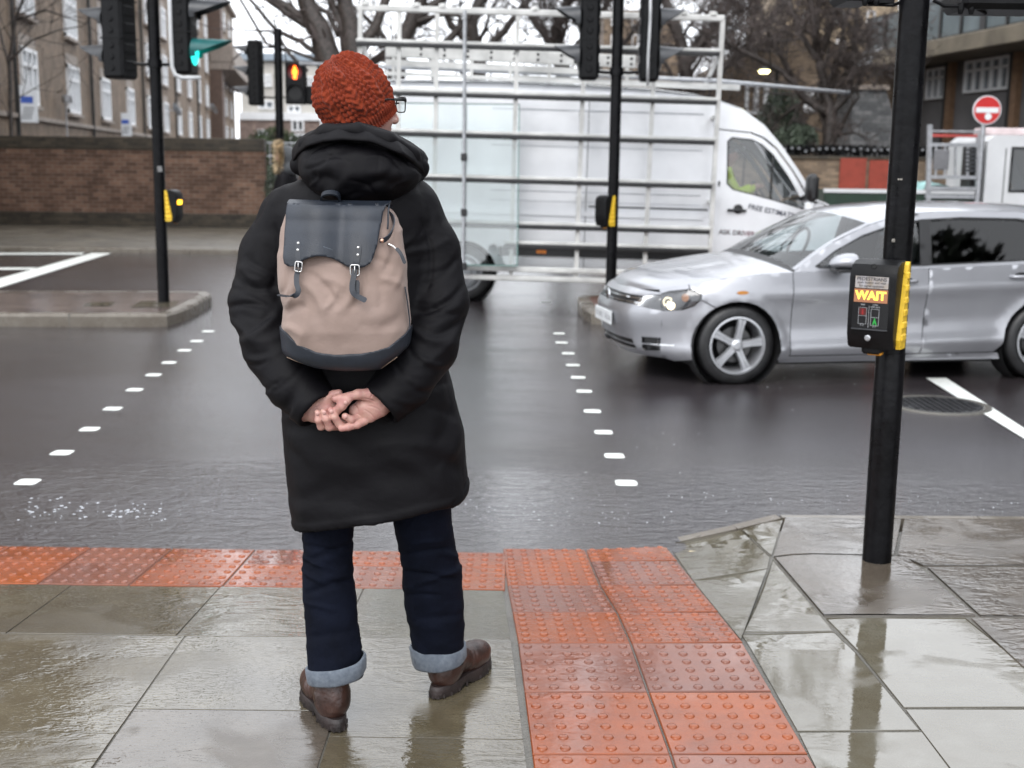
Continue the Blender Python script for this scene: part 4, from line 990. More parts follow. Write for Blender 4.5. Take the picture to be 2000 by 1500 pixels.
# far signal with the red man
YD = 23.2; xd_ = P(545, 200, YD).x
t = pole('traffic_signal', 'furthest signal pole, carrying the lit red man above the brick wall end', (xd_, YD, -.02), P(540, 56, YD).z, r=.075)
head(t, (P(501, 207, YD).x, YD, P(501, 206, YD).z), R(-100), n=3, sp=S(38, YD), w=.24, d=.24, hl=.27)
b = MB(); c = P(579, 204, YD-.1); W_ = S(38, YD); H_ = S(78, YD); b.box((c.x, YD-.1, c.z+H_/2), (W_, .2, H_), ch=.02)
o = b.build('pedestrian_head', M_PLASTIC, t)
for k in (0, 1):
    cz = c.z+H_*(.27+.48*k); b = MB(); r_ = S(15, YD)
    N = 24; vs = []
    for kk, rr_ in [(0, 1), (1, 1), (1, .9), (0, .9)]:
        for j in range(N+1): a = -.4+(math.pi+.8)*j/N; vs.append((c.x+r_*rr_*math.cos(a), YD-.2-(.03+.14*max(0, math.sin(a)))*kk, cz+r_*rr_*math.sin(a)))
    b.add(vs, [(q*(N+1)+j, q*(N+1)+j+1, ((q+1) % 4)*(N+1)+j+1, ((q+1) % 4)*(N+1)+j) for q in range(4) for j in range(N)]); b.build('hood', M_PLASTIC, o, auto=50)
    b = MB(); b.lathe([(0, 0), (r_*.9, 0)], (c.x, YD-.206, cz), axis='Y', n=24); b.build('lens', glow('red_halo', (.35, .0, .0), .25) if k else M_LENS, o)
    if k:
        s_ = r_*1.0; b = MB(); b.prism([(x*s_, z*s_) for x, z in [(-.22, -.8), (.22, -.8), (.20, -.45), (.30, .28), (.22, .42), (-.22, .42), (-.30, .28), (-.20, -.45)]], .006, c=(c.x, YD-.212, cz))
        b.lathe([(0, 0), (s_*.2, 0)], (c.x, YD-.216, cz+s_*.58), axis='Y', n=14); b.prism([(x*s_, z*s_) for x, z in [(-.34, -.2), (-.2, -.2), (-.2, .35), (-.34, .25)]], .006, c=(c.x, YD-.212, cz)); b.prism([(x*s_, z*s_) for x, z in [(.2, -.2), (.34, -.2), (.34, .25), (.2, .35)]], .006, c=(c.x, YD-.212, cz)); b.build('red_man', M_REDMAN, o)
b = MB(); q = P(606, 203, YD); b.box((q.x, YD, q.z+S(16, YD)), (S(15, YD), .2, S(34, YD)), ch=.02); b.build('rear_head', M_PLASTIC, t)
brackets(t, xd_, YD, [P(545, 92, YD).z, P(545, 190, YD).z], [P(512, 92, YD).x])
b = MB(); b.tube([P(547, 90, YD), P(556, 100, YD), P(559, 122, YD)], .012, 6); b.tube([P(547, 190, YD), P(600, 192, YD)], .015, 6); b.build('conduit', M_BLACK, t)
# ---- near pole with the WAIT box ----
bb = G(1712, 1096, 0); YB = bb.y
t = pole('traffic_signal', 'nearest black pole at right with the illuminated WAIT push button box', bb, 2.75, r=.0545, n=40)
b = MB(); b.lathe([(.057, 0), (.0575, .55), (.056, P(1740, 690, YB).z), (.0545, P(1740, 690, YB).z+.004)], bb, n=40); b.build('lower_sleeve', M_BLACK, t, auto=50)
ux = P(1719, 676, YB-.07)
o, M, (w_, d_, h_) = button_box(t, (ux.x-.005, YB-.055, ux.z-.0), R(-32))
Rm = Rz(R(-32))
def fp(x, z, dy=0): return M @ Vector((x, -d_-dy, z))
ax, az = (Rm @ Vector((1, 0, 0))), Vector((0, 0, 1))
def plate(nm, x0, x1, z0, z1, m, dy=.001, th=.002):
    b = MB(); b.box(fp((x0+x1)/2, (z0+z1)/2, dy), (x1-x0, th, z1-z0), Rm.to_3x3()); return b.build(nm, m, o)
plate('display_recess', -.07, .066, .080, .278, mat('dark_recess', (.006, .006, .007), .25), .0008, .0016)
M_PANEL = mat('worn_white_panel', (.42, .42, .46), .5, var=.5, vs=22, col2=(.30, .25, .19))
pn = plate('instruction_panel', -.064, .060, .232, .276, M_PANEL, .003)
M_DKP = mat('dark_print', (.03, .03, .035), .5)
def ft(nm, s, sz, x, z, m, dy=.0045, bold=0): return text(nm, s, sz, frame(fp(x, z, dy), ax, az), m, o, .0003, bold=bold)
ft('print', 'PEDESTRIANS', .0185, -.002, .2660, M_DKP, bold=.0003); ft('print', 'push button and wait', .0125, -.002, .2530, M_DKP, bold=.0001); ft('print', 'for signal opposite', .0125, -.002, .2405, M_DKP, bold=.0001)
plate('wait_window', -.066, .060, .178, .228, glow('wait_backlight', (.62, .24, .10), .62), .003)
ft('wait_lettering', 'WAIT', .0445, -.003, .2030, glow('wait_glow', (1, .62, .06), 2.6), .0048, bold=.0014)
M_LINE = mat('white_print', (.42, .43, .45), .5); M_GRN = mat('green_print', (.02, .32, .05), .5); M_RDP = mat('red_print', (.32, .015, .015), .5)
ft('print', 'wait', .010, -.030, .170, M_LINE); ft('print', 'cross', .0095, .017, .171, M_LINE); ft('print', 'with care', .0095, .017, .1625, M_LINE)
b = MB()
def ln(x0, z0, x1, z1, th=.0011): b.bar(fp(x0, z0, .0035), fp(x1, z1, .0035), .001, th, up=(0, 0, 1) if x0 != x1 else (1, 0, 0))
for xc in (-.030, .017):
    zt_ = .158 if xc < 0 else .154
    for (a, c_, e, f_) in [(xc-.015, zt_, xc+.015, zt_), (xc-.015, zt_-.062, xc+.015, zt_-.062), (xc-.015, zt_-.031, xc+.015, zt_-.031), (xc-.015, zt_, xc-.015, zt_-.062), (xc+.015, zt_, xc+.015, zt_-.062), (xc-.004, zt_-.062, xc-.004, zt_-.070), (xc+.004, zt_-.062, xc+.004, zt_-.070)]: ln(a, c_, e, f_)
ln(-.0065, .166, -.0065, .082); b.build('outline', M_LINE, o)
def man(xc, zc, s, m, walk=False):
    b = MB(); pts = [(-.12, -.5), (.12, -.5), (.12, .2), (-.12, .2)] if not walk else [(-.3, -.5), (-.12, -.5), (.0, -.15), (.18, -.5), (.34, -.5), (.12, .2), (-.12, .2)]
    Mx = Rm.copy(); Mx.translation = fp(xc, zc, .0035)
    b.prism([(x*s, z*s) for x, z in pts], .001, M=Mx); b.lathe([(0, 0), (.11*s, 0)], (0, 0, 0), axis='Y', n=10, M=(Matrix.Translation(fp(xc, zc+.34*s, .004)) @ Rm)); return b.build('figure_print', m, o)
b = MB(); plate('red_square', -.043, -.017, .130, .155, mat('dark_red_square', (.09, .006, .006), .4), .0026, .001); man(-.030, .143, .024, M_RDP); man(.017, .108, .027, M_GRN, True)
b = MB(); b.bar(fp(-.07, .076, .002), fp(.066, .076, .002), .004, .005); b.build('ledge', M_GREYPL, o)
for nm_, r_, m_, dy_ in (('button_ring', .0115, M_GALV, .003), ('push_button', .0085, mat('steel_button', (.6, .6, .62), .3, metal=.9), .005)):
    b = MB(); Mx = Matrix.Translation(fp(-.006, .043, 0)) @ Rm; b.lathe([(0, dy_+.001), (r_*.8, dy_+.001), (r_, dy_-.001), (r_, 0)], (0, 0, 0), axis='Y', n=20)
    b.v = [tuple(Mx @ Vector((v[0], -v[1], v[2]))) for v in b.v]; b.build(nm_, m_, o, auto=40)
b = MB(); Mx = Matrix.Translation(M @ Vector((-.003, -d_*.86, h_*.93))) @ Rm @ Matrix.Rotation(R(-30), 4, 'X'); b.lathe([(0, .0), (.010, .0), (.010, .003)], (0, 0, 0), axis='Y', n=16); b.v = [tuple(Mx @ Vector((v[0], -v[1]-.001, v[2]))) for v in b.v]; b.build('screw_hole', mat('hole_black', (.002, .002, .002), .8), o)
b = MB(); c = P(1757, 370, YB-.056); b.box((c.x, YB-.054, P(1755, 350, YB).z), (.018, .003, .006)); b.box((c.x-.01, YB-.0545, P(1755, 468, YB).z), (.012, .003, .012)); b.build('scuff', mat('chalk_scuff', (.3, .28, .25), .8, var=.5, vs=200), t)
# undersides of the two heads at the top of the frame
for (xa_, xb_, ys, sg) in [(1632, 1702, 8, -1), (1858, 2030, 24, 1)]:
    b = MB(); a = P(xa_, ys, YB+.1); c = P(xb_, ys, YB+.1); b.box(((a.x+c.x)/2, YB+.1, a.z+.45), (c.x-a.x, .25, .9), ch=.02)
    for k in (.62, .92) if sg < 0 else (.0, .12): xx = a.x+(c.x-a.x)*k; b.lathe([(.008, -.018), (.012, -.004), (.013, .02)], (xx, YB+.0, a.z), n=10)
    b.build('signal_head', M_PLASTIC, t)
b = MB(); z = P(1800, 7, YB).z; b.tube([P(1695, 8, YB+.05), P(1745, 10, YB+.03), P(1765, 2, YB)], .007, 8); b.tube([P(1822, 0, YB), P(1845, 12, YB), P(1900, 12, YB), P(1925, 26, YB+.05)], .007, 8); b.box(P(1720, 2, YB+.05), (.09, .05, .02)); b.build('bracket', M_BLACK, t)
# ---------------- silver hatchback ----------------
def paint(name, col, metal=.0, rough=.3, coat=1.0, cr=.03):
    m, t, p = nmat(name); v = coords(t); n = noise(t, v, 2.5, 3); f = noise(t, v, 300, 2)
    t.links.new(mixc(t, rng(t, n, .3, .7), c4(col), c4(tuple(x*.88 for x in col))), p.inputs['Base Color'])
    p.inputs['Metallic'].default_value = metal; t.links.new(rng(t, f, .3, .7, rough-.04, rough+.06), p.inputs['Roughness'])
    p.inputs['Coat Weight'].default_value = coat; t.links.new(rng(t, noise(t, v, 6, 4), .35, .7, cr, cr+.14), p.inputs['Coat Roughness'])
    dr = noise(t, v, 130, 2); t.links.new(bump(t, rng(t, dr, .66, .78), .12, .002), p.inputs['Coat Normal'])
    return m
M_SILVER = paint('silver_paint', (.37, .375, .40), .6, .33); M_VAN = paint('white_van_paint', (.83, .845, .87), 0, .4, .8)
M_RUBBER = mat('wet_tyre_rubber', (.016, .016, .017), .42, var=.3, vs=8, bmp=.2, bs=40); M_DARK = mat('dark_interior', (.012, .012, .013), .7)
M_CHROME = mat('chrome_trim', (.75, .76, .78), .12, metal=1.0, var=.02); M_ALLOY = mat('alloy_wheel', (.52, .53, .55), .28, metal=.7, var=.08)
M_TRIM = mat('black_trim', (.014, .014, .015), .35)
M_GLS = glassm('car_side_glass', (.62, .68, .70), .035); M_GLD = glassm('privacy_glass', (.07, .075, .08), .0); M_GLW = glassm('windscreen_glass', (.72, .80, .79), .03)
M_PANE = glassm('sheet_glass', (.955, .985, .98), .035)
ca = G(1437, 752, RZ); cb = G(2035, 740, RZ); cth = math.atan2(cb.y-ca.y, cb.x-ca.x); HW = .885; WB = 2.60
nrm = Vector((-math.sin(cth), math.cos(cth), 0))
car = thing('parked_car' if 0 else 'silver_car', 'silver hatchback with one headlight lit, crossing from the right behind the black pole', 'car', ca+nrm*.87, (0, 0, cth))
ZC = lambda x: .69+.034*(x-.3)
XC, NE = .30, 2.9
def xnose(z): return lerp(z, [.17, .24, .34, .46, .55, .62, .68, .74, .8, .9], [-.70, -.775, -.80, -.835, -.835, -.80, -.745, -.66, -.54, -.3])
def Wz(x, z):
    r = z-ZC(x)
    if r > 0: w = .884-.13*r-.45*r*r
    else: w = lerp(r, [-.55, -.46, -.42, -.36, -.25, -.1, -.03, 0], [.82, .872, .884, .862, .851, .864, .874, .884])
    return w
def Wf(x, z):
    w = Wz(x, z)
    if x < XC:
        q = min(.9999, (XC-x)/(XC-xnose(z))); w *= (1-q**NE)**(1/NE)
    if x > 2.8: q = min(1, (x-2.8)/.72); w *= (1-.28*q**3)
    # arch flare
    for ax in (0.0, WB):
        d = math.hypot(x-ax, z-.30)
        if .3 < d < .44 and z > .1: w += .014*max(0, 1-((d-.355)/.06)**2) if abs(d-.355) < .06 else 0
    return w
def Xf(y, z):
    w = Wz(-.4, z); q = min(.999, abs(y)/w); return XC-(XC-xnose(z))*(1-q**NE)**(1/NE)
ARC = .352
def arc(cx, z0, up=True, n=18):
    out_ = []; a0 = math.asin((z0-.30)/ARC) if abs(z0-.30) < ARC else 0
    for i in range(n+1):
        a = (math.pi-a0)+(a0-(math.pi-a0))*i/n; out_.append((cx+ARC*math.cos(a), .30+ARC*math.sin(a)))
    return out_     # left to right over the top
ZT = lambda x: lerp(x, [-.62, -.5, -.35, 0, .3, .45, 1.5, 2.4, 3.4], [.70, .735, .775, .838, .868, .872, .895, .93, .955])
def top(x0, x1, n=10): return [(x0+(x1-x0)*i/n, ZT(x0+(x1-x0)*i/n)) for i in range(n+1)]
def sideparts(sy):
    F = lambda x, z: (x, sy*Wf(x, z), z)
    def pl(name, poly, m=M_SILVER, holes=[], off=0.0, par=car, st=.035, th=.0):
        return plift(poly, holes, lambda x, z: (x, sy*(Wf(x, z)+off), z), st, name, m, par, thick=th)
    a1 = arc(0, .19); a2 = arc(WB, .19)
    zb = .185
    # bumper side / front wing split at z=.56
    fl = [p for p in a1 if p[0] < 0 and p[1] < .60]
    pl('bumper_side', [(-.56, .20), (-.45, .17)]+fl+[(-.184, .60), (-.294, .656), (-.34, .608), (-.42, .576), (-.56, .564)])
    fu = [p for p in a1 if p[0] < 0 and p[1] >= .60]+[p for p in a1 if p[0] >= 0]
    pl('wing', [(-.290, .662), (-.1805, .605)]+fu+[(.43, .19), (.43, .4), (.43, .862)]+top(.43, -.36, 8)[0:]+[(-.36, .738), (-.283, .702)])
    dg = .006
    pl('front_door', [(.43+dg, .225), (1.533, .225), (1.549, .6), (1.565, ZT(1.56))]+top(1.555, .436, 10)[1:]+[(.436, .5)], st=.04)
    rd = [(1.541, .225)]+[(2.19, .225)]+[(WB+.362*math.cos(a), .30+.362*math.sin(a)) for a in np.linspace(math.pi-.0, math.pi-.95, 7)]+[(2.50, .75), (2.56, ZT(2.56))]+top(2.55, 1.572, 10)[1:]+[(1.556, .6)]
    pl('rear_door', rd, st=.04)
    pl('quarter_panel', [(3.05, .2), (3.48, .22), (3.5, .7), (3.47, .955)]+top(3.4, 2.575, 8)+[(2.515, .75), (WB+.367*math.cos(2.15), .30+.367*math.sin(2.15))]+[p for p in a2 if p[0] > WB-.18])
    pl('sill', [(.35, .17), (2.25, .17), (2.23, .217), (.35, .217)], off=-.004)
    pl('sill_trim', [(.37, .165), (2.24, .165), (2.24, .182), (.37, .182)], off=.004, m=M_CHROME if 0 else M_SILVER)
    # handles
    for nm, xh in (('handle', 1.36), ('handle', 2.36)):
        z = ZC(xh)+.075; b = MB(); b.tube([(xh-.10, sy*(Wf(xh, z)-.004), z), (xh-.07, sy*(Wf(xh, z)+.03), z), (xh+.07, sy*(Wf(xh, z)+.03), z), (xh+.10, sy*(Wf(xh, z)-.004), z)], .014, 8); b.build(nm, M_SILVER, car, world=False, smooth=True)
        b = MB(); b.lathe([(0, .004), (.035, .003), (.05, 0)], (0, 0, 0), axis='Y', n=14); b.v = [(v[0]*1.4+xh, sy*(Wf(xh, z)+.001), v[2]*.7+z) for v in b.v]; b.build('handle_recess', M_TRIM, car, world=False)
    # greenhouse
    yg = lambda x, z: sy*((Wf(min(x, 3.3), min(z, ZT(x)))-.012-(z-ZT(x))*(.40 if z > ZT(x) else 0))*(1-.12*max(0, x-2.6)))
    H_ = lambda off: (lambda x, z: (x, yg(x, z)+sy*off, z))
    rail = [(.44, .872), (.60, .985), (.78, 1.088), (1.04, 1.205), (1.3, 1.285), (1.55, 1.328), (1.9, 1.345), (2.4, 1.342), (2.8, 1.305), (3.1, 1.225), (3.3, 1.09), (3.42, .96)]
    win = [(.66, .900), (.62, .915), (.80, 1.035), (1.04, 1.152), (1.3, 1.235), (1.56, 1.278), (1.9, 1.298), (2.4, 1.292), (2.75, 1.24), (3.0, 1.13), (3.05, 1.03), (2.95, .985), (2.4, .957), (1.5, .918)]
    plift(rail+[(x, z) for x, z in top(3.4, .44, 12)], [win], H_(0), .045, 'pillar_frame', M_SILVER, car)
    # seal, door pillar and panes
    plift(win, [[(x*.972+1.75*.028, z*.93+1.08*.07) for x, z in win]], H_(.003), .05, 'window_seal', M_TRIM, car)
    ztop = lambda x: lerp(x, [p[0] for p in win[1:10]], [p[1] for p in win[1:10]]); zbt = lambda x: lerp(x, [.62, 1.5, 2.4, 2.95], [.9, .918, .957, .985])
    plift([(1.50, zbt(1.5)), (1.60, zbt(1.6)), (1.64, ztop(1.64)), (1.54, ztop(1.54))], [], H_(.004), .05, 'door_pillar', M_TRIM, car)
    plift([(2.53, zbt(2.53)), (2.575, zbt(2.57)), (2.55, ztop(2.55)), (2.505, ztop(2.5))], [], H_(.004), .05, 'door_pillar', M_TRIM, car)
    def pane(x0, x1, m):
        xs = np.linspace(x0, x1, 12); plift([(x, zbt(x)) for x in xs]+[(x, ztop(x)) for x in xs[::-1]], [], H_(-.008), .06, 'side_window', m, car)
    pane(.66, 1.52, M_GLS); pane(1.58, 2.52, M_GLD); pane(2.56, 3.02, M_GLD)
    # mirror
    c = Vector((.80, sy*(.885+.10), .965)); b = MB(); n = 14; vs = []
    prof = [(0, .001), (.03, .45), (.08, .8), (.14, .97), (.19, 1.0), (.205, .93), (.205, .01)]
    V = []; F_ = []
    for i, (x, r) in enumerate(prof):
        for k in range(n): a = 2*math.pi*k/n; V.append((c.x-.14+x, c.y+.115*r*math.cos(a), c.z+.068*r*math.sin(a)*(1 if math.sin(a) > 0 else .9)-.02*(1-r)))
    for i in range(len(prof)-1):
        for k in range(n): F_.append((i*n+k, i*n+(k+1) % n, (i+1)*n+(k+1) % n, (i+1)*n+k))
    b.add(V, F_); mo = b.build('wing_mirror', M_SILVER, car, world=False, smooth=True)
    b = MB(); b.bar((c.x+.0, c.y-sy*.05, c.z-.07), (c.x-.02, sy*.80, .90), .07, .035, ch=.01); b.box((c.x-.02, c.y, c.z-.066), (.15, .19, .025), ch=.01); b.build('mirror_stalk', M_TRIM, mo, world=False)
    # wheel housings
    for ax in (0, WB):
        b = MB(); b.lathe([(ARC+.004, -.22), (ARC+.004, 0)], (0, 0, 0), axis='Y', n=30)
        b.v = [(v[0]+ax, sy*(.855+v[1] if 1 else 0), v[2]+.30) for v in b.v]
        k = len(b.v); b.add([(ax+ARC*1.01*math.cos(a), sy*.64, .30+ARC*1.01*math.sin(a)) for a in np.linspace(0, 2*math.pi, 30, endpoint=False)], [tuple(range(30))]); b.build('wheel_arch_liner', M_DARK, car, world=False)
    # lights
    hl = [(-.56, .568), (-.42, .580), (-.335, .614), (-.298, .662), (-.29, .70), (-.37, .735), (-.5, .712), (-.56, .690)]
    plift(hl, [], lambda x, z: (x, sy*(Wf(x, z)-.035), z), .04, 'headlight_bowl', mat('lamp_bowl', (.07, .07, .075), .35, metal=.3), car)
    o = plift(hl, [], lambda x, z: (x, sy*(Wf(x, z)+.003), z), .03, 'headlight', glassm('lamp_lens', (.85, .87, .9), .03), car)
    for i, (x, z, r_, m) in enumerate([(-.52, .635, .038, M_CHROME), (-.40, .672, .030, mat('amber_lens', (.7, .25, .05), .3))]):
        b = MB(); b.lathe([(0, -.004), (r_*.7, .002), (r_, .018)], (0, 0, 0), axis='Y', n=16); b.v = [(v[0]+x, sy*(Wf(x, z)-.02+abs(v[1])*.3), v[2]+z) for v in b.v]; b.build('reflector', m, o, world=False)
    if sy < 0:
        b = MB(); b.lathe([(0, .0), (.022, .004), (.030, .0)], (0, 0, 0), axis='Y', n=12); b.v = [(v[0]-.50, sy*(Wf(-.50, .605)-.008), v[2]+.605) for v in b.v]; b.build('lit_bulb', glow('headlamp_glow', (1, .84, .55), 4), o, world=False)
    # fender top strip between light and bonnet
    pl('wing_top', [(-.56, .693), (-.5, .716), (-.368, .739)]+top(-.365, -.56, 4))
    b = MB(); b.lathe([(0, .004), (.02, .003), (.03, 0)], (0, 0, 0), axis='Y', n=10); b.v = [(v[0]*1.6+.02, sy*(Wf(.2, .62)+.001), v[2]*.5+.72) for v in b.v]
    b.build('side_repeater', mat('amber_repeater', (.6, .25, .05), .3), car, world=False)
sideparts(-1); sideparts(1)
# front face in (y,z)
def front(name, poly, m=M_SILVER, off=0.0, holes=[], st=.04, par=car, th=0):
    return plift(poly, holes, lambda y, z: (Xf(y, z)-off, y, z), st, name, m, par, thick=th)
def ye(z): # side limit where x=-.56
    w = Wz(-.56, z); q = (XC+.56)/(XC-xnose(z)); return w*(1-min(.999, q)**NE)**(1/NE)
zz = [.20, .25, .33, .42, .5, .565]
yl = [(-ye(z), z) for z in zz]; yr_ = [(ye(z), z) for z in zz[::-1]]
lowg = [(-.50, .235), (.50, .235), (.46, .315), (-.46, .315)]
fogL = [(-.72, .255), (-.55, .235), (-.56, .345), (-.735, .355)]; fogR = [(-x, z) for x, z in fogL][::-1]
front('front_bumper', [(-.70, .19)]+yl+[(-.49, .595), (.49, .595)]+yr_+[(.70, .19)], holes=[lowg, fogL, fogR])
front('lower_grille', lowg, M_TRIM, -.03); front('fog_lamp_recess', fogL, M_TRIM, -.02); front('fog_lamp_recess', fogR, M_TRIM, -.02)
front('lower_grille_bar', [(-.48, .268), (.48, .268), (.48, .278), (-.48, .278)], M_SILVER, -.015)
for s in (-1, 1):
    front('fog_trim', [(s*.555, .285), (s*.74, .295), (s*.74, .303), (s*.555, .294)], M_CHROME, .002)
    b = MB(); y, z = s*.66, .325; b.lathe([(0, .0), (.03, .006), (.036, 0)], (Xf(y, z)-.0, y, z), axis='X', n=14); b.build('fog_lamp', M_CHROME, car, world=False)
front('front_grille', [(-.49, .600), (.49, .600), (.53, .655), (-.53, .655)], M_TRIM, -.012)
for z in (.606, .640): front('grille_bar', [(-.58, z), (.58, z), (.58, z+.007), (-.58, z+.007)], M_CHROME, .004)
for s in (-1, 1):
    hp = [(s*.50, .597), (s*ye(.568), .568), (s*ye(.68), .685), (s*.54, .66)]
    front('headlight', hp if s > 0 else hp, M_GLW if 0 else glassm('lamp_lens_front', (.6, .62, .65), .05), .002); front('headlight_bowl', hp, bpy.data.materials['lamp_bowl'], -.03)
front('bonnet_lip', [(-ye(.69), .688), (-.54, .663), (.54, .663), (ye(.69), .688), (ye(.70), .700), (.3, .712), (-.3, .712), (-ye(.70), .700)], M_SILVER)
b = MB(); b.lathe([(0, .008), (.045, .008), (.05, .0)], (0, 0, 0), axis='X', n=24); b.v = [(xnose(.63)-.018-v[0], v[1], v[2]+.625) for v in b.v]; b.build('badge_ring', M_CHROME, car, world=False)
M_PLATEW = mat('number_plate_white', (.75, .77, .78), .3, var=.02)
b = MB(); b.box((xnose(.47)-.012, 0, .455), (.012, .50, .108), ch=.004); npl = b.build('number_plate', M_PLATEW, car, world=False)
b = MB()      # the registration is unreadable in the photograph: faint smudges only
for i in range(7): yy = .20-i*.066-(.03 if i > 3 else 0); b.box((xnose(.47)-.0185, yy, .455+.003*math.sin(i*2)), (.001, .030, .045), ch=.0004)
b.build('plate_smudge', mat('faint_plate_print', (.42, .43, .45), .5, var=.5, vs=30), npl, world=False)
# top surfaces
def topgrid(name, st, m, v0=-1, v1=1, nu=10, nv=16, off=0, par=car):
    C_, A_ = zip(*st); n = len(st); V = []; 
    def cr(arr, u):
        i = min(int(u), n-2); f = u-i; p = [np.array(arr[max(0, min(n-1, i+k))], float) for k in (-1, 0, 1, 2)]
        return .5*(2*p[1]+(p[2]-p[0])*f+(2*p[0]-5*p[1]+4*p[2]-p[3])*f*f+(3*p[1]-p[0]-3*p[2]+p[3])*f**3)
    K = (n-1)*nu
    for i in range(K+1):
        u = i/nu*.9999999; c = cr(C_, u); a = cr(A_, u)
        for j in range(nv+1):
            v = v0+(v1-v0)*j/nv; k = abs(v)**2.4; V.append((c[0]+(a[0]-c[0])*k, a[1]*v, c[1]+(a[2]-c[1])*k+off))
    F_ = [(i*(nv+1)+j, i*(nv+1)+j+1, (i+1)*(nv+1)+j+1, (i+1)*(nv+1)+j) for i in range(K) for j in range(nv)]
    b = MB(); b.add(V, F_); return b.build(name, m, par, world=False, smooth=True)
def sidept(x, z=None): z = ZT(x) if z is None else z; return (x, Wf(x, z)-.004, z)
hood = [((-.715, .700), sidept(-.555)), ((-.665, .762), sidept(-.52)), ((-.54, .822), sidept(-.44)), ((-.36, .866), sidept(-.28)), ((-.12, .902), sidept(-.04)), ((.1, .938), sidept(.2)), ((.30, .962), sidept(.44))]
topgrid('bonnet', hood, M_SILVER, nv=24)
def gp(x, z): return (x, (Wf(x, ZT(x))-.012-(z-ZT(x))*.40)*(1-.12*max(0, x-2.6)), z)
ws = [((.30, .962), gp(.46, .885)), ((.62, 1.135), gp(.78, 1.088)), ((.97, 1.312), gp(1.12, 1.235))]
topgrid('windscreen', ws, M_GLW, v0=-.965, v1=.965, off=.002); 
for v0, v1 in ((-1, -.955), (.955, 1)): topgrid('windscreen_pillar', ws, M_SILVER, v0=v0, v1=v1, nv=3, off=.004)
topgrid('windscreen_base', [((.27, .955), gp(.43, .868)), ((.34, .985), gp(.50, .905))], M_TRIM, off=.003, nu=4)
rf = [((.97, 1.312), gp(1.12, 1.235)), ((1.2, 1.36), gp(1.35, 1.298)), ((1.6, 1.392), gp(1.6, 1.333)), ((2.1, 1.405), gp(2.1, 1.346)), ((2.6, 1.395), gp(2.5, 1.335)), ((3.0, 1.36), gp(3.0, 1.26)), ((3.12, 1.34), gp(3.2, 1.17))]
topgrid('roof', rf, M_SILVER)
topgrid('rear_window', [((3.12, 1.34), gp(3.2, 1.17)), ((3.38, 1.12), gp(3.36, 1.03)), ((3.5, .96), gp(3.42, .955))], M_GLD)
b = MB()
zz = np.linspace(.2, .96, 8)
V = [(3.5+.05*math.sin((z-.2)/.76*3.14)-.18*abs(y/.8)**3, y*(1 if z < .9 else .97), z) for z in zz for y in np.linspace(-.72, .72, 9)]
b.add(V, [(i*9+j, i*9+j+1, (i+1)*9+j+1, (i+1)*9+j) for i in range(7) for j in range(8)]); b.build('tailgate', M_SILVER, car, world=False, smooth=True)
# cabin
b = MB(); b.box((1.9, 0, .52), (3.0, 1.56, .6)); b.box((.1, 0, .45), (1.2, 1.2, .5)); b.box((-.35, 0, .42), (.5, 1.0, .4)); b.box((.62, 0, .90), (.35, 1.35, .10), ch=.03); b.box((1.5, 0, .16), (3.6, 1.3, .08)); b.build('cabin_floor', M_DARK, car, world=False)
M_SEAT = mat('seat_cloth', (.03, .03, .033), .9)
for x, ys in ((1.45, (-.36, .36)), (2.4, (-.36, .36))):
    for y in ys:
        b = MB(); b.box((x+.1, y, .93), (.14, .46, .56), Matrix.Rotation(R(12), 3, 'Y'), ch=.05); b.box((x-.15, y, .72), (.5, .46, .16), ch=.05); s_ = b.build('seat', M_SEAT, car, world=False, auto=50)
        b = MB(); b.box((x+.18, y, 1.20), (.09, .24, .16), Matrix.Rotation(R(10), 3, 'Y'), ch=.03); b.build('headrest', M_SEAT, s_, world=False, auto=50)
b = MB(); c = Vector((.98, .36, 1.0)); b.tube([c+Vector((.07*math.sin(a), .17*math.cos(a), .15*math.sin(a))) for a in np.linspace(0, 6.283, 25)], .014, 8, caps=False); b.build('steering_wheel', M_TRIM, car, world=False, smooth=True)
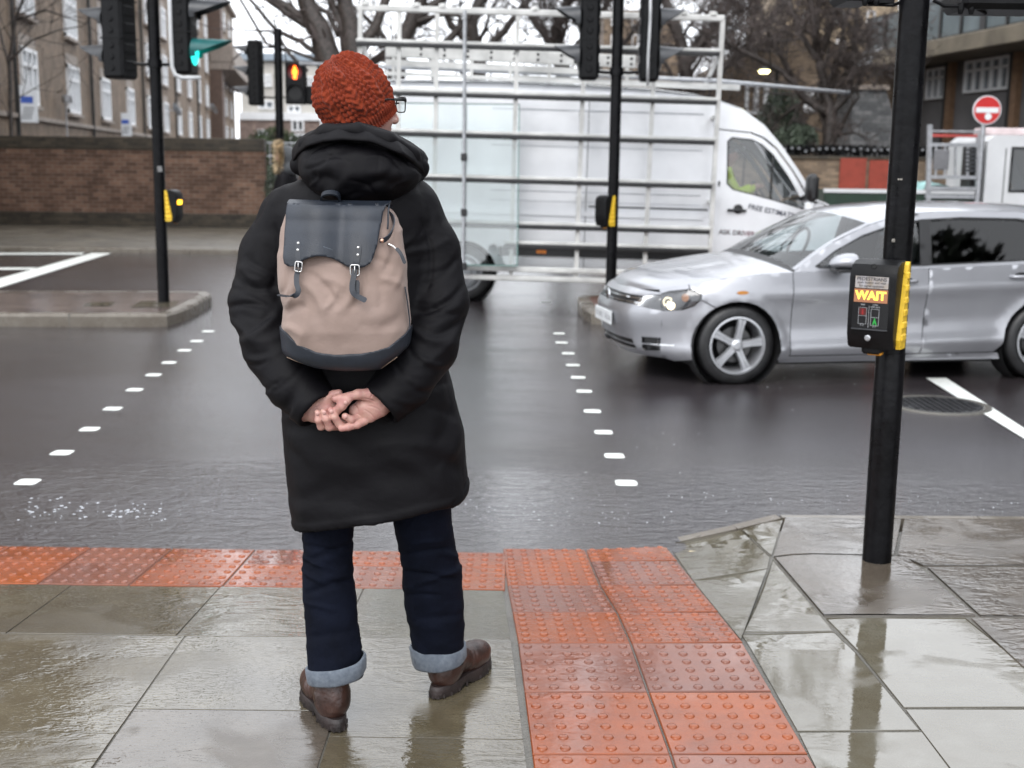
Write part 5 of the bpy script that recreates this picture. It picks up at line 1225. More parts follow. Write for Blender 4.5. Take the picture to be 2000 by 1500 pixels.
def wheel(parent, c, r, wd, rim, style, sy, a0=0.0, nsp=5):
    """c = centre of the outer face plane; axis along y, outer face towards sy"""
    def T(b): b.v = [(v[0]+c[0], c[1]+sy*v[1], v[2]+c[2]) for v in b.v]; return b
    w_ = MB(); w_.lathe([(rim, -.02), (rim+.02, .0), (r*.86, .002), (r*.965, -.018), (r, -.05), (r, -wd+.04), (r*.94, -wd), (rim, -wd+.01)], axis='Y', n=48)
    w_.v = [(x, y, z) for x, y, z in w_.v]
    root = thing('x', None, None); bpy.data.objects.remove(root)
    wh = T(w_).build('wheel', M_RUBBER, parent, world=False, auto=40)
    b = MB()
    # lathe axis 'Y' maps profile h to +y ; h<0 goes inboard
    b.lathe([(rim+.012, .004), (rim-.004, .006), (rim-.014, -.01), (rim-.02, -.06), (rim-.03, -wd*.8)], axis='Y', n=48)
    if style == 'alloy':
        for k in range(nsp):
            a = a0+2*math.pi*k/nsp
            for (x0, x1, h0, h1) in [(.035, rim-.01, .030, .046)]:
                vs = []; 
                for rr_, hw, dz in ((.03, .034, -.004), (rim*.5, .030, -.001), (rim*.8, .036, .002), (rim-.008, .046, .0)):
                    for t_, dd in ((-1, -.022), (-.72, 0), (-.16, 0), (-.10, -.006), (.10, -.006), (.16, 0), (.72, 0), (1, -.022)):
                        vs.append((rr_*math.cos(a)-t_*hw*math.sin(a), dz+dd-.004, rr_*math.sin(a)+t_*hw*math.cos(a)))
                b.add(vs, [(i*8+j, i*8+j+1, i*8+j+9, i*8+j+8) for i in range(3) for j in range(7)])
        b.lathe([(.0, .004), (.026, .004), (.034, -.002), (.05, -.01), (.05, -.03)], axis='Y', n=24)
    else:
        b.lathe([(rim-.02, -.05), (rim*.82, -.035), (rim*.7, -.06), (rim*.45, -.05), (rim*.38, -.02), (0, -.015)], axis='Y', n=30)
        for k in range(6): a = k*math.pi/3; b.lathe([(.0, .0), (.014, .0), (.014, -.03)], (rim*.58*math.cos(a), -.03, rim*.58*math.sin(a)), axis='Y', n=8)
    T(b).build('rim', M_ALLOY if style == 'alloy' else M_GALV, wh, world=False, auto=35)
    if style == 'alloy':
        b = MB(); b.lathe([(0, -.075), (.14, -.075), (.14, -.09)], axis='Y', n=30); T(b).build('brake_disc', mat('brake_disc', (.12, .12, .12), .4, metal=.8), wh, world=False)
    return wh
for ax in (0, WB):
    for sy in (-1, 1): wheel(car, (ax, sy*.868, .308), .312, .2, .215, 'alloy', sy, a0=R(-8 if sy > 0 else 8) if ax == 0 else .3)
# ---------------- seated driver ----------------
M_HIVIS = mat('hi_vis_yellow', (.62, .80, .03), .6, var=.1); M_SKIN0 = mat('pale_skin', (.50, .30, .24), .5); M_GREYHAIR = mat('grey_hair', (.18, .17, .16), .8); M_TROU = mat('dark_trousers', (.02, .022, .03), .8)
def driver(label, loc_, rz, s=1.0):
    t = thing('person', label, 'person', loc_, (0, 0, rz))
    def f(x, y, z):
        d = ell(x, y, z, (.02, 0, .64), (.10, .078, .125)); d = smin(d, caps(x, y, z, (-.02, 0, .45), (.0, 0, .58), .06, .055), .03)
        d = smin(d, ell(x, y, z, (-.02, 0, .2), (.13, .19, .30)), .05)
        for q in (-1, 1):
            d = smin(d, caps(x, y, z, (-.03, q*.2, .40), (.12, q*.25, .16), .055, .045), .03); d = smin(d, caps(x, y, z, (.12, q*.25, .16), (.38, q*.14, .27), .042, .03), .02)
            for k in range(4): d = smin(d, caps(x, y, z, (.38, q*.14, .27), (.45, q*(.10+.02*k), .29-.006*k), .016, .008), .012)
            d = smin(d, caps(x, y, z, (.38, q*.14, .27), (.43, q*.17, .31), .014, .009), .01)
            d = smin(d, caps(x, y, z, (.0, q*.1, -.02), (.42, q*.12, .03), .085, .06), .04); d = smin(d, caps(x, y, z, (.42, q*.12, .03), (.5, q*.12, -.38), .055, .04), .03)
            d = smin(d, caps(x, y, z, (.48, q*.12, -.40), (.62, q*.12, -.42), .04, .03), .03)
        return smin(d, ell(x, y, z, (.125, 0, .63), (.022, .014, .03)), .02)
    V, F = surf(f, (-.25, -.36, -.48), (.72, .36, .80), .014); V = relax(V, F, 1)
    link('body', npmesh('body', V*s, F), M_SKIN0, t, world=False, smooth=True)
    def g_(x, y, z): return smax(f(x, y, z)-.012, -(z-.07)+0*x, .01)+np.where(z > .50, 1, 0)*(z-.50)*3+np.where(x > .33, 1, 0)*(x-.33)*3
    V, F = surf(g_, (-.25, -.38, -.1), (.45, .38, .62), .014); link('hi_vis_jacket', npmesh('j', V*s, F), M_HIVIS, t, world=False, smooth=True)
    def h_(x, y, z): return smax(f(x, y, z)-.010, (z-.09)+0*x, .01)
    V, F = surf(h_, (-.25, -.36, -.40), (.62, .36, .12), .016); link('trousers', npmesh('j', V*s, F), M_TROU, t, world=False, smooth=True)
    def k_(x, y, z): return smax(f(x, y, z)-.012, -(z-.66-.35*(x-.02))+0*y, .01)+np.where(x > .09, (x-.09)*2, 0)
    V, F = surf(k_, (-.15, -.14, .55), (.2, .14, .82), .010); link('hair', npmesh('j', V*s, F), M_GREYHAIR, t, world=False, smooth=True)
    return t
# ---------------- white panel van ----------------
va = G(905, 588, RZ); van = thing('white_van', 'white panel van with a glazier side rack, FREE ESTIMATE on its cab door', 'van', va, (0, R(.9), 0))
WV = 1.95
def vy(x, z):       # near side surface (y grows away)
    y = .05*max(0, (z-1.2))**2
    if z > 2.45: y += .9*(z-2.45)**1.6
    if x > 3.4: y += .17*max(0, x-3.4)**2*(1 if z < 1.3 else 1+.25*(z-1.3))
    if z < .5: y += .3*(.5-z)
    return y
def vp(name, poly, m=M_VAN, off=0.0, holes=[], st=.09, par=van, far=False):
    return plift(poly, holes, (lambda x, z: (x, WV-(vy(x, z)-off), z)) if far else (lambda x, z: (x, vy(x, z)-off, z)), st, name, m, par)
roofl = [(-1.45, 2.62), (.5, 2.66), (2.2, 2.62), (2.75, 2.57), (3.05, 2.49), (3.33, 2.35), (3.60, 2.13), (3.82, 1.92), (4.05, 1.64), (4.30, 1.37)]
win = [(3.145, 2.03), (3.16, 1.52), (3.24, 1.45), (3.75, 1.335), (4.14, 1.235), (4.16, 1.27), (3.93, 1.62), (3.72, 1.88), (3.58, 2.00), (3.45, 2.06), (3.2, 2.08)]
RA = .40
def arcv(cx, z0): return [(cx+RA*math.cos(a), .34+RA*math.sin(a)) for a in np.linspace(math.pi-math.asin((z0-.34)/RA)*1, math.asin((z0-.34)/RA), 14)]
for far in (False, True):
    vp('side_panel', [(-1.5, .40)]+arcv(0, .40)+[(2.98, .40), (3.0, 2.50)]+[(2.75, 2.56), (2.2, 2.61), (.5, 2.65), (-1.5, 2.62)], far=far)
    vp('cab_door', [(3.012, .42), (3.85, .42), (3.88, .80), (4.24, 1.16), (4.22, 1.32), (3.97, 1.68), (3.74, 1.95), (3.58, 2.07), (3.42, 2.13), (3.012, 2.16)], holes=[win], st=.06, far=far)
    vp('cab_upper', [(3.012, 2.175), (3.44, 2.145), (3.60, 2.085), (3.76, 1.965), (3.99, 1.69), (4.245, 1.325)]+[(4.32, 1.34), (4.05, 1.70), (3.82, 1.99), (3.60, 2.22), (3.33, 2.40), (3.05, 2.49), (3.01, 2.50)], st=.05, far=far)
    vp('front_wing', [(3.875, .42), (3.9, .34)]+arcv(4.33, .40)[0:]+[(5.2, .40), (5.25, .8), (5.05, 1.0), (4.72, 1.14), (4.34, 1.32), (4.26, 1.30), (4.265, 1.15), (3.9, .79)], st=.06, far=far)
    o = vp('door_window', win, glassm('van_glass', (.78, .82, .84), .05) if not far else M_GLS, -.012, st=.08, far=far)
    vp('window_seal', win, M_TRIM, .003, holes=[[(3.66+(x-3.66)*.965, 1.68+(z-1.68)*.955) for x, z in win]], far=far)
    vp('window_divider', [(3.70, 1.345), (3.725, 1.34), (3.725, 1.875), (3.70, 1.90)], M_TRIM, .004, far=far)
vp('rubbing_strip', [(.42, .58), (3.0, .58), (3.0, .69), (.42, .69)], M_TRIM, .02); vp('rubbing_strip', [(3.02, .58), (3.86, .58), (3.88, .69), (3.02, .69)], M_TRIM, .02)
vp('marker_light', [(.88, .615), (1.0, .615), (1.0, .655), (.88, .655)], mat('amber_marker', (.85, .25, .02), .3), .028)
for z0, z1 in ((2.33, 2.345), (2.02, 2.03), (1.90, 1.91), (1.36, 1.372), (1.245, 1.252)): vp('groove_shade', [(.3, z0), (2.85, z0), (2.85, z1), (.3, z1)], mat('panel_shade_line', (.45, .47, .5), .5), .004)  # flat grey strips: the shade of the pressed grooves put into colour
vp('pressed_ledge', [(-.4, 1.08), (2.9, 1.08), (2.9, 1.14), (-.4, 1.14)], M_VAN, .03)
vp('panel_seam', [(1.46, .45), (1.468, .45), (1.468, 2.5), (1.46, 2.5)], M_DARK, .003)
vp('door_track', [(1.5, 1.19), (2.95, 1.19), (2.95, 1.21), (1.5, 1.21)], M_GREYPL, .006)
# roof, windscreen, bonnet, nose (lofted across the width)
def across(name, prof, m, inset_=0.0, n=10, crown=.06, off=0):
    V = []
    for (x, z) in prof:
        y0 = vy(x, min(z, 2.5))+inset_; y1 = WV-y0
        for j in range(n+1): u = j/n; k = 4*u*(1-u); V.append((x+crown*1.2*k*(1 if x > 3.0 else 0), y0+(y1-y0)*u, z+off+crown*k*(1 if x < 5 else 0)))
    b = MB(); b.add(V, [(i*(n+1)+j, i*(n+1)+j+1, (i+1)*(n+1)+j+1, (i+1)*(n+1)+j) for i in range(len(prof)-1) for j in range(n)]); return b.build(name, m, van, world=False, smooth=True)
across('roof', [(-1.5, 2.62), (.5, 2.655), (2.2, 2.615), (2.75, 2.565), (3.05, 2.49), (3.33, 2.40), (3.60, 2.22)], M_VAN)
across('windscreen', [(3.60, 2.22), (3.82, 1.99), (4.05, 1.70), (4.32, 1.34)], M_GLW)
across('bonnet', [(4.32, 1.33), (4.5, 1.27), (4.72, 1.14), (5.0, 1.02), (5.2, .85)], M_VAN, crown=.05); across('front_bumper', [(5.2, .85), (5.28, .7), (5.3, .5), (5.22, .35)], M_TRIM)
b = MB(); b.add([(-1.5, vy(-1.5, z) if s else WV-vy(-1.5, z), z) for z in (.4, 1.5, 2.4, 2.62) for s in (1, 0)], [(i*2, i*2+1, i*2+3, i*2+2) for i in range(3)]); b.build('rear_door', M_VAN, van, world=False)
b = MB(); b.box((1.9, WV/2, .42), (6.4, 1.5, .12)); b.box((.95, WV/2, 1.4), (.04, 1.7, 1.9)); b.box((2.95, WV/2, 1.3), (.05, 1.75, 1.9)); b.box((3.6, WV/2, .62), (1.3, 1.7, .3)); b.box((4.25, WV/2, 1.1), (.45, 1.5, .22), ch=.05); b.build('cab_floor', M_DARK, van, world=False)
for y in (.42, 1.4): b = MB(); b.box((3.12, y, 1.35), (.16, .5, .75), Matrix.Rotation(R(-10), 3, 'Y'), ch=.05); b.box((3.35, y, .95), (.5, .5, .16), ch=.05); b.box((3.06, y, 1.82), (.1, .28, .2), ch=.03); b.build('seat', M_SEAT, van, world=False)
b = MB(); c = Vector((3.85, 1.40, 1.38)); b.tube([c+Vector((-.1*math.sin(a), .2*math.cos(a), .16*math.sin(a))) for a in np.linspace(0, 6.283, 25)], .016, 8, caps=False); b.build('steering_wheel', M_TRIM, van, world=False, smooth=True)
for x in (0, 4.33):
    for y, sy in ((.03, -1), (WV-.03, 1)): wheel(van, (x, y, .345), .345, .23, .215, 'steel', sy)
    b = MB(); b.lathe([(RA+.005, 0), (RA+.005, .3)], (x, .05, .34), axis='Y', n=30); b.add([(x+RA*math.cos(a), .32, .34+RA*math.sin(a)) for a in np.linspace(0, 6.283, 30, endpoint=False)], [tuple(range(30))]); b.build('wheel_arch_liner', M_DARK, van, world=False)
b = MB(); b.box((3.30, vy(3.3, 1.2)-.028, 1.205), (.24, .03, .035), ch=.012); b.lathe([(0, -.008), (.045, -.006), (.06, 0)], (3.32, vy(3.3, 1.2)-.001, 1.22), axis='Y', n=16); b.build('handle', M_TRIM, van, world=False)
b = MB(); b.box((3.07, vy(3.07, 1.5)-.006, 1.52), (.02, .012, .06)); b.build('lock', M_TRIM, van, world=False)
b = MB(); b.box((4.16, -.17, 1.50), (.14, .2, .34), ch=.05); b.bar((4.12, .12, 1.36), (4.16, -.12, 1.42), .08, .05, ch=.01); mo = b.build('wing_mirror', M_TRIM, van, world=False, auto=40)
b = MB(); b.box((4.15, -.15, 1.28), (.12, .16, .14), ch=.04); b.build('indicator_housing', M_VAN, mo, world=False)
M_NAVY = mat('navy_lettering', (.045, .05, .09), .5); M_MAROON = mat('maroon_lettering', (.22, .03, .06), .5)
def vt(s, size, x, z, m, a):
    o = text('lettering', s, size, frame((x, vy(x+.3, z)-.005, z), (math.cos(a), .03, math.sin(a)), (-math.sin(a), 0, math.cos(a))), m, van, .0008, align='LEFT', bold=.001, world=False)
    for v in o.data.vertices: v.co.y = vy(v.co.x, v.co.z)-.006
vt('FREE ESTIMATE', .088, 3.44, 1.255, M_NAVY, R(-10)); vt('ASK DRIVER FOR', .082, 3.10, .94, M_MAROON, R(-2.5))
# rack: everything that moves with the van is its part
M_RACKW = mat('dirty_white_rack', (.62, .62, .60), .45, var=.15, vs=3, bmp=.1); RY = -.30
rz_ = lambda x: (P(905+x*159, 0, va.y).z*0)
def zr(py): return (P(1000, py, va.y+RY).z-RZ)+.0157*.59
def xr(px): return P(px, 260, va.y+RY).x-va.x
rk = MB(); zt = zr(24)
rk.bar((xr(690), RY, zt), (xr(1397), RY, zt), .06, .07, ch=.01)
for px in (707, 805, 1032, 1318, 1375, 855, 1190): rk.lathe([(.0, .05), (.045, .04), (.05, 0)], (xr(px), RY, zt+.03), n=12)
for px, w_ in ((697, .075), (772, .05), (845, .055), (1000, .06), (1130, .06), (1266, .06), (1394, .065)): rk.bar((xr(px), RY+.01, .31), (xr(px), RY+.01, zt-.02), .05, w_, up=(0, 1, 0))
for z in (.44, .33): rk.bar((xr(690), RY-.02, z), (xr(1397), RY-.02, z), .09, .06, ch=.01)
for px in (697, 1130, 1394):
    for z in (.42, 1.3, 2.3): rk.bar((xr(px), RY, z), (xr(px), .12, z), .04, .04)
rk.bar((xr(697), .9, 2.78), (xr(697), RY, zt-.3), .04, .04); rk.bar((xr(1394), .9, 2.70), (xr(1394), RY, zt-.35), .04, .04)
rk.build('rack_frame', M_RACKW, van, world=False)
for i, py in enumerate((93, 188, 266, 352, 440, 478)):
    z = zr(py); x0 = xr(690) if i < 5 else xr(985)
    b = MB(); b.bar((x0, RY-.03, z+.03), (xr(1392), RY-.03, z+.03), .055, .04, ch=.008); b.bar((x0, RY-.02, z-.02), (xr(1392), RY-.02, z-.02), .03, .03); ro = b.build('rack_rail', M_RACKW, van, world=False)
    b = MB(); b.bar((x0, RY-.052, z-.012), (xr(1390), RY-.052, z-.012), .05, .050, ch=.012); b.build('rubber_strip', M_RUBBER, ro, world=False)
# perforated roof beam and roof bars
b = MB(); xa_, xb_ = xr(735), xr(1240); zb2 = 3.0
b.bar((xa_, .35, zb2), (xb_, .35, zb2-.05), .05, .15, ch=.01); b.bar((xa_, .35, zb2-.14), (xb_, .35, zb2-.19), .05, .07); b.bar((xa_-.1, .32, zb2-.27), (xr(1390), .32, zb2-.33), .05, .045)
for x in np.linspace(xa_+.1, xb_-.1, 7): b.bar((x, .35, 2.6), (x, .35, zb2), .04, .04, up=(0, 1, 0))
bm_ = b.build('roof_rack', M_RACKW, van, world=False); b = MB()
x = xa_+.15
while x < xb_: 
    for dz in (.035, -.03): b.lathe([(0, 0), (.018, 0)], (x, .322, zb2+dz-.05*(x-xa_)/(xb_-xa_)), axis='Y', n=8)
    x += .285
b.build('bolt_hole', M_DARK, bm_, world=False)
t = thing('metal_pole', 'long thin grey pole lying along the roof of the white van, overhanging its cab', 'pole', (va.x, va.y+.5, 2.8)); b = MB()
pa = P(585, 124, va.y+.5); pb = P(1395, 157, va.y+.5); pc = P(1655, 181, va.y+.5); b.tube([pa, pb, pc], .024, 10); b.build('tube', M_GALV, t, smooth=True); b = MB(); b.lathe([(.028, -.03), (.028, .03)], pc, axis='X', n=10); b.build('end_cap', M_GREYPL, t)
t = thing('ladder', 'white aluminium ladder lying flat on the van roof, its end poking out over the cab', 'ladder', (va.x, va.y+.5, 2.7)); b = MB()
for dy in (.62, 1.0):
    b.bar(P(1000, 152, va.y+dy), P(1445, 171, va.y+dy), .03, .07)
b.build('stile', M_RACKW, t); b = MB()
for k in range(9): q = P(1010+k*50, 152.6+k*2.12, va.y+.62); b.tube([q, q+Vector((0, .38, 0))], .015, 6)
b.build('rung', M_GALV, t)
# sheets of glass strapped on the rack
gx0, gx1 = P(775-40, 300, va.y+RY-.09).x, P(1013, 300, va.y+RY-.09).x; gz0, gz1 = P(1000, 518, va.y+RY-.09).z, P(1000, 203, va.y+RY-.09).z
t = thing('glass_sheet', 'large greenish glass sheet clamped to the left part of the van rack', 'glass pane', (gx0, va.y+RY-.09, gz0)); b = MB(); b.bar(((gx0+gx1)/2, va.y+RY-.14, gz0), ((gx0+gx1)/2, va.y+RY+.02, gz1), gx1-gx0, .008, up=(0, 1, 0)); b.build('pane', M_PANE, t)
b = MB(); gm = mat('green_glass_edge', (.10, .22, .20), .2)
for a, c in (((gx1, gz0), (gx1, gz1)), ((gx0, gz1), (gx1, gz1)), ((gx0, gz0), (gx1, gz0))): yg_ = lambda z: va.y+RY-.145+.16*(z-gz0)/(gz1-gz0); b.bar((a[0], yg_(a[1]), a[1]), (c[0], yg_(c[1]), c[1]), .012, .012, up=(0, 1, 0))
b.build('pane_edge', gm, t)
t = thing('clamp_pole', 'pale upright clamp pole with two dark clamps holding the glass sheet to the rack', 'clamp', (P(907, 300, va.y+RY-.14).x, va.y+RY-.14, RZ+.4)); b = MB()
yq = va.y+RY-.19; b.tube([P(908, 20, yq), P(905, 520, yq)], .022, 8); b.build('pole', M_GALV, t)
for py in (307, 415, 520): b = MB(); q = P(906, py, yq); b.box(q, (.07, .07, .09), ch=.01); b.build('clamp', M_TRIM, t)
driver('driver in a yellow hi-vis jacket sitting in the cab of the white van', (va.x+3.25, va.y+.42, RZ+1.17), 0)
# ---------------- flatbed truck ----------------
TY = 20.0; tx = P(1925, 300, TY); tr_ = thing('flatbed_truck', 'white flatbed truck with a green sided load bed, partly behind the near black pole', 'truck', (tx.x, TY, RZ)); M_GRNP = mat('dark_green_paint', (.012, .035, .02), .4)
M_TRW = paint('white_truck_paint', (.68, .69, .70), 0, .4, .6)
def tp(px, py, dy=0): return P(px, py, TY+dy)
zT = tp(1960, 264).z; zB = RZ+.55; cx0 = tp(1928, 300).x
prof = [(cx0, zB), (cx0, zT-.1), (cx0+.12, zT), (cx0+1.0, zT), (cx0+1.35, zT-.75), (cx0+1.5, zB+.5), (cx0+1.5, zB)]
wn_ = [(cx0+.42, zT-.22), (cx0+.42, zT-.86), (cx0+1.18, zT-.86), (cx0+.95, zT-.22)]
for yy in (0, 1.8): plift(prof, [wn_], lambda x, z, yy=yy: (x, TY+yy, z), .2, 'cab', M_TRW, tr_, world=True); plift(wn_, [], lambda x, z, yy=yy: (x, TY+yy+.015, z), .3, 'side_window', M_GLS, tr_, world=True)
b = MB(); n = len(prof); b.add([(x, TY+y, z) for x, z in prof for y in (0, 1.8)], [(2*i, 2*i+1, (2*i+3) % (2*n), (2*i+2) % (2*n)) for i in range(n)]); b.build('cab_shell', M_TRW, tr_)
b = MB(); b.box((cx0+.02, TY+.9, zT-.6), (.03, 1.2, .5)); b.build('rear_window', M_WINGL, tr_)
b = MB(); b.box((cx0-.1, TY+.35, (zB+zT)/2), (.18, .5, zT-zB-.3), ch=.03); b.build('air_intake', M_TRIM, tr_)
b = MB(); b.box((cx0+.45, TY+.7, zT+.07), (.7, .5, .12), ch=.02); b.build('beacon_bar', mat('pale_beacon', (.6, .5, .5), .4), tr_)
b = MB(); b.box((cx0+.25, TY-.01, zB+.3), (.12, .03, .05)); b.build('handle', M_TRIM, tr_)
plift([(cx0+.38, zT-.18), (cx0+.38, zT-.90), (cx0+1.22, zT-.90), (cx0+.98, zT-.18)], [wn_], lambda x, z: (x, TY-.006, z), .2, 'window_seal', M_TRIM, tr_, world=True)
b = MB(); b.box((cx0+.30, TY-.003, (zB+zT)/2-.05), (.012, .01, zT-zB-.3)); b.box((cx0+.75, TY-.003, zB+.12), (1.3, .01, .012)); b.box((cx0+.15, TY-.004, zB+.22), (.2, .02, .3)); b.build('door_seam', M_TRIM, tr_)
b = MB(); b.box((cx0+1.35, TY-.2, zT-.6), (.08, .2, .4), ch=.03); b.bar((cx0+1.25, TY, zT-.5), (cx0+1.33, TY-.2, zT-.5), .03, .03); b.build('wing_mirror', M_TRIM, tr_)
x0 = tp(1615, 380).x; z1 = tp(1800, 372).z
b = MB(); b.box(((x0+cx0)/2-.1, TY+.02, z1-.02), (cx0-x0-.1, .05, .06)); b.box(((x0+cx0)/2-.1, TY+.9, zB+.12), (cx0-x0-.1, 1.8, .1)); b.build('bed_edge', M_TRW, tr_)
b = MB(); b.box(((x0+cx0)/2-.1, TY+.03, (z1+zB+.1)/2-.03), (cx0-x0-.12, .03, z1-zB-.12)); b.box((x0, TY+.9, (z1+zB)/2), (.04, 1.8, z1-zB)); b.build('bed_side', M_GRNP, tr_)
b = MB(); hx0, hx1 = tp(1812, 300).x, tp(1918, 300).x
for px in (1816, 1912): b.bar(tp(px, 243 if px < 1850 else 262), tp(px-4, 405), .07, .06, up=(0, 1, 0))
for py in (283, 346, 368, 384): q = tp(1860, py).z; b.bar((hx0, TY, q), (hx1, TY, q), .05, .055)
for px in (1828, 1846, 1866, 1890): b.bar(tp(px, 285), tp(px-1, 345), .03, .035, up=(0, 1, 0))
b.build('headboard_frame', M_GALV, tr_)
b = MB(); q = tp(1838, 312); b.box(q, (.25, .04, .33), ch=.02); b.build('plate', mat('grey_panel', (.2, .2, .21), .5), tr_)
b = MB()
for k in range(6): q = tp(1896, 293+k*8); b.box(q, (.2, .04, .035))
b.build('louvre', M_GREYPL, tr_)
b = MB(); q = tp(1866, 265).z; b.bar((hx0, TY, q), (hx1, TY, q), .05, .045); b.build('red_bar', mat('red_bar_paint', (.45, .07, .06), .5), tr_)
b = MB(); q = tp(1866, 256).z; b.bar((hx0, TY+.1, q), (hx1, TY+.1, q), .04, .03); b.build('load_bar', M_GALV, tr_)
for x in (x0+.5, cx0+1.0):
    for y, sy in ((.02, -1), (1.78, 1)):
        b = MB(); b.lathe([(.15, -.02), (.36, 0), (.38, .05), (.38, .2)], (x, TY+y if sy < 0 else TY+y-.2, RZ+.38), axis='Y', n=30); wh = b.build('wheel', M_RUBBER, tr_, smooth=True); b = MB(); b.lathe([(0, -.0), (.1, .0), (.18, .03), (.2, .0)], (x, TY+y+.01*sy, RZ+.38), axis='Y', n=20); b.build('rim', M_GALV, wh)
t = thing('tarpaulin', 'pale turquoise tarpaulin heaped on the truck bed in front of the headboard', 'tarpaulin', tp(1835, 385, .4)); xs = np.linspace(tp(1790, 380).x, tp(1885, 380).x, 26); ys_ = np.linspace(TY+.1, TY+1.2, 14)
V = [(x, y, z1-.12+.22*max(0, 1-((x-xs.mean())/(xs[-1]-xs.mean()))**2)+.05*float(vnoise(x*5, y*5, 0))) for x in xs for y in ys_]; b = MB(); b.add(V, [(i*14+j, i*14+j+1, (i+1)*14+j+1, (i+1)*14+j) for i in range(25) for j in range(13)]); b.build('sheet', mat('turquoise_tarp', (.28, .50, .48), .5, var=.3, vs=4), t, smooth=True)
driver('driver in a yellow hi-vis jacket sitting in the cab of the flatbed truck', (cx0+.45, TY+.45, zT-1.35), 0)
# ---------------- the man with the backpack ----------------
def cloth(name, col, rough=.75, wv=900, wb=.25, nb=.25, sheen=.3, spec=.3, col2=None, var=.12, nscale=14):
    m, t, p = nmat(name); v = coords(t); n = noise(t, v, nscale, 4)
    t.links.new(mixc(t, rng(t, n, .3, .7), c4(col), c4(col2 or tuple(x*(1-2*var) for x in col))), p.inputs['Base Color'])
    p.inputs['Roughness'].default_value = rough; p.inputs['Specular IOR Level'].default_value = spec
    p.inputs['Sheen Weight'].default_value = sheen; p.inputs['Sheen Roughness'].default_value = .5
    b1 = bump(t, noise(t, v, wv, 2), wb, .001); t.links.new(bump(t, noise(t, v, 45, 4, .6, .8), nb, .006, b1), p.inputs['Normal']); return m
M_COAT = cloth('black_waxed_coat', (.0036, .0032, .0045), .62, 700, .25, .14, .0, .15)
M_COATSHELL = M_COAT
M_DENIM = cloth('dark_denim', (.0042, .0060, .0135), .85, 900, .5, .35, .0, .10, col2=(.0022, .0032, .0072))
M_CUFF = cloth('pale_denim_turnup', (.14, .162, .19), .85, 800, .5, .3, .1, .2, col2=(.08, .095, .12), nscale=60)
M_LEATH = mat('brown_boot_leather', (.050, .023, .017), .34, var=.3, vs=16, bmp=.3, bs=60, rvar=.1, spec=.5)
M_SOLE = mat('dark_rubber_sole', (.022, .014, .013), .55, var=.3, vs=20, bmp=.3)
M_NAVYL = mat('navy_leather', (.013, .018, .028), .42, var=.2, vs=10, bmp=.22, bs=420, rvar=.06, spec=.5)
M_TAUPE = cloth('taupe_canvas', (.30, .225, .195), .8, 800, .4, .2, .12, .25, col2=(.26, .19, .16), nscale=7)
M_STRAPB = mat('brown_strap_underside', (.035, .022, .018), .6, var=.3, vs=40)
M_NICKEL = mat('nickel_buckle', (.62, .61, .60), .25, metal=1.0, var=.05)
def skin_mat():
    m, t, p = nmat('skin'); v = coords(t); a = noise(t, v, 26, 4); b_ = noise(t, v, 90, 3)
    col = mixc(t, rng(t, a, .35, .65), (.52, .29, .245, 1), (.43, .20, .18, 1)); col = mixc(t, rng(t, b_, .4, .7, 0, .35), col, (.58, .39, .30, 1))
    t.links.new(col, p.inputs['Base Color']); p.inputs['Roughness'].default_value = .48; p.inputs['Subsurface Weight'].default_value = .12; p.inputs['Subsurface Radius'].default_value = (.012, .005, .003); p.inputs['Subsurface Scale'].default_value = .6
    t.links.new(bump(t, noise(t, v, 260, 3), .25, .0012), p.inputs['Normal']); return m
M_SKIN = skin_mat()
def wool_mat():
    m, t, p = nmat('rust_wool'); v = coords(t); a = noise(t, v, 700, 2, .6); b_ = noise(t, v, 40, 3)
    col = mixc(t, rng(t, a, .40, .66), (.23, .038, .016, 1), (.085, .014, .010, 1)); col = mixc(t, rng(t, b_, .4, .7, 0, .4), col, (.28, .052, .02, 1))
    t.links.new(col, p.inputs['Base Color']); p.inputs['Roughness'].default_value = .95; p.inputs['Sheen Weight'].default_value = .1; p.inputs['Specular IOR Level'].default_value = .05
    t.links.new(bump(t, noise(t, v, 600, 2), .35, .0012), p.inputs['Normal']); return m
M_WOOL = wool_mat()
man_ = thing('person', 'man seen from behind in orange knitted hat and long black coat, hands clasped', 'person', (-.35, 3.35, 0))
PY = 3.35
def W(px, py, Y=PY): p = P(px, py, Y); return np.array((p.x, p.y, p.z))
ST = lambda l, Y=PY: [tuple(W(a, c, Y)[[0, 2]])+tuple(W(d, e, Y)[[0, 2]])+(S(w_, Y), am*.001) for a, c, d, e, w_, am in l]
def displace(V, N, st, face=True, ymask=.2):
    D = np.zeros(len(V)); x, z = V[:, 0], V[:, 2]
    for x0, z0, x1, z1, w_, am in st:
        dx, dz = x1-x0, z1-z0; L2 = dx*dx+dz*dz; t = ((x-x0)*dx+(z-z0)*dz)/L2; tc = np.clip(t, 0, 1)
        # a fold bows a little
        qx = x-x0-tc*dx; qz = z-z0-tc*dz; L_ = math.sqrt(L2); sgn = (qx*(-dz)+qz*dx)/L_
        bow = .10*L_*4*tc*(1-tc); dd = np.sqrt(qx*qx+qz*qz); dd = np.where((t >= 0) & (t <= 1), np.abs(sgn-bow), dd)
        D += am*np.exp(-(dd/w_)**2)*np.sqrt(np.clip(4*tc*(1-tc)+.15, 0, 1))
    k = np.clip((ymask-N[:, 1])/.5, 0, 1) if face else 1.0
    return V+N*(D*k)[:, None]
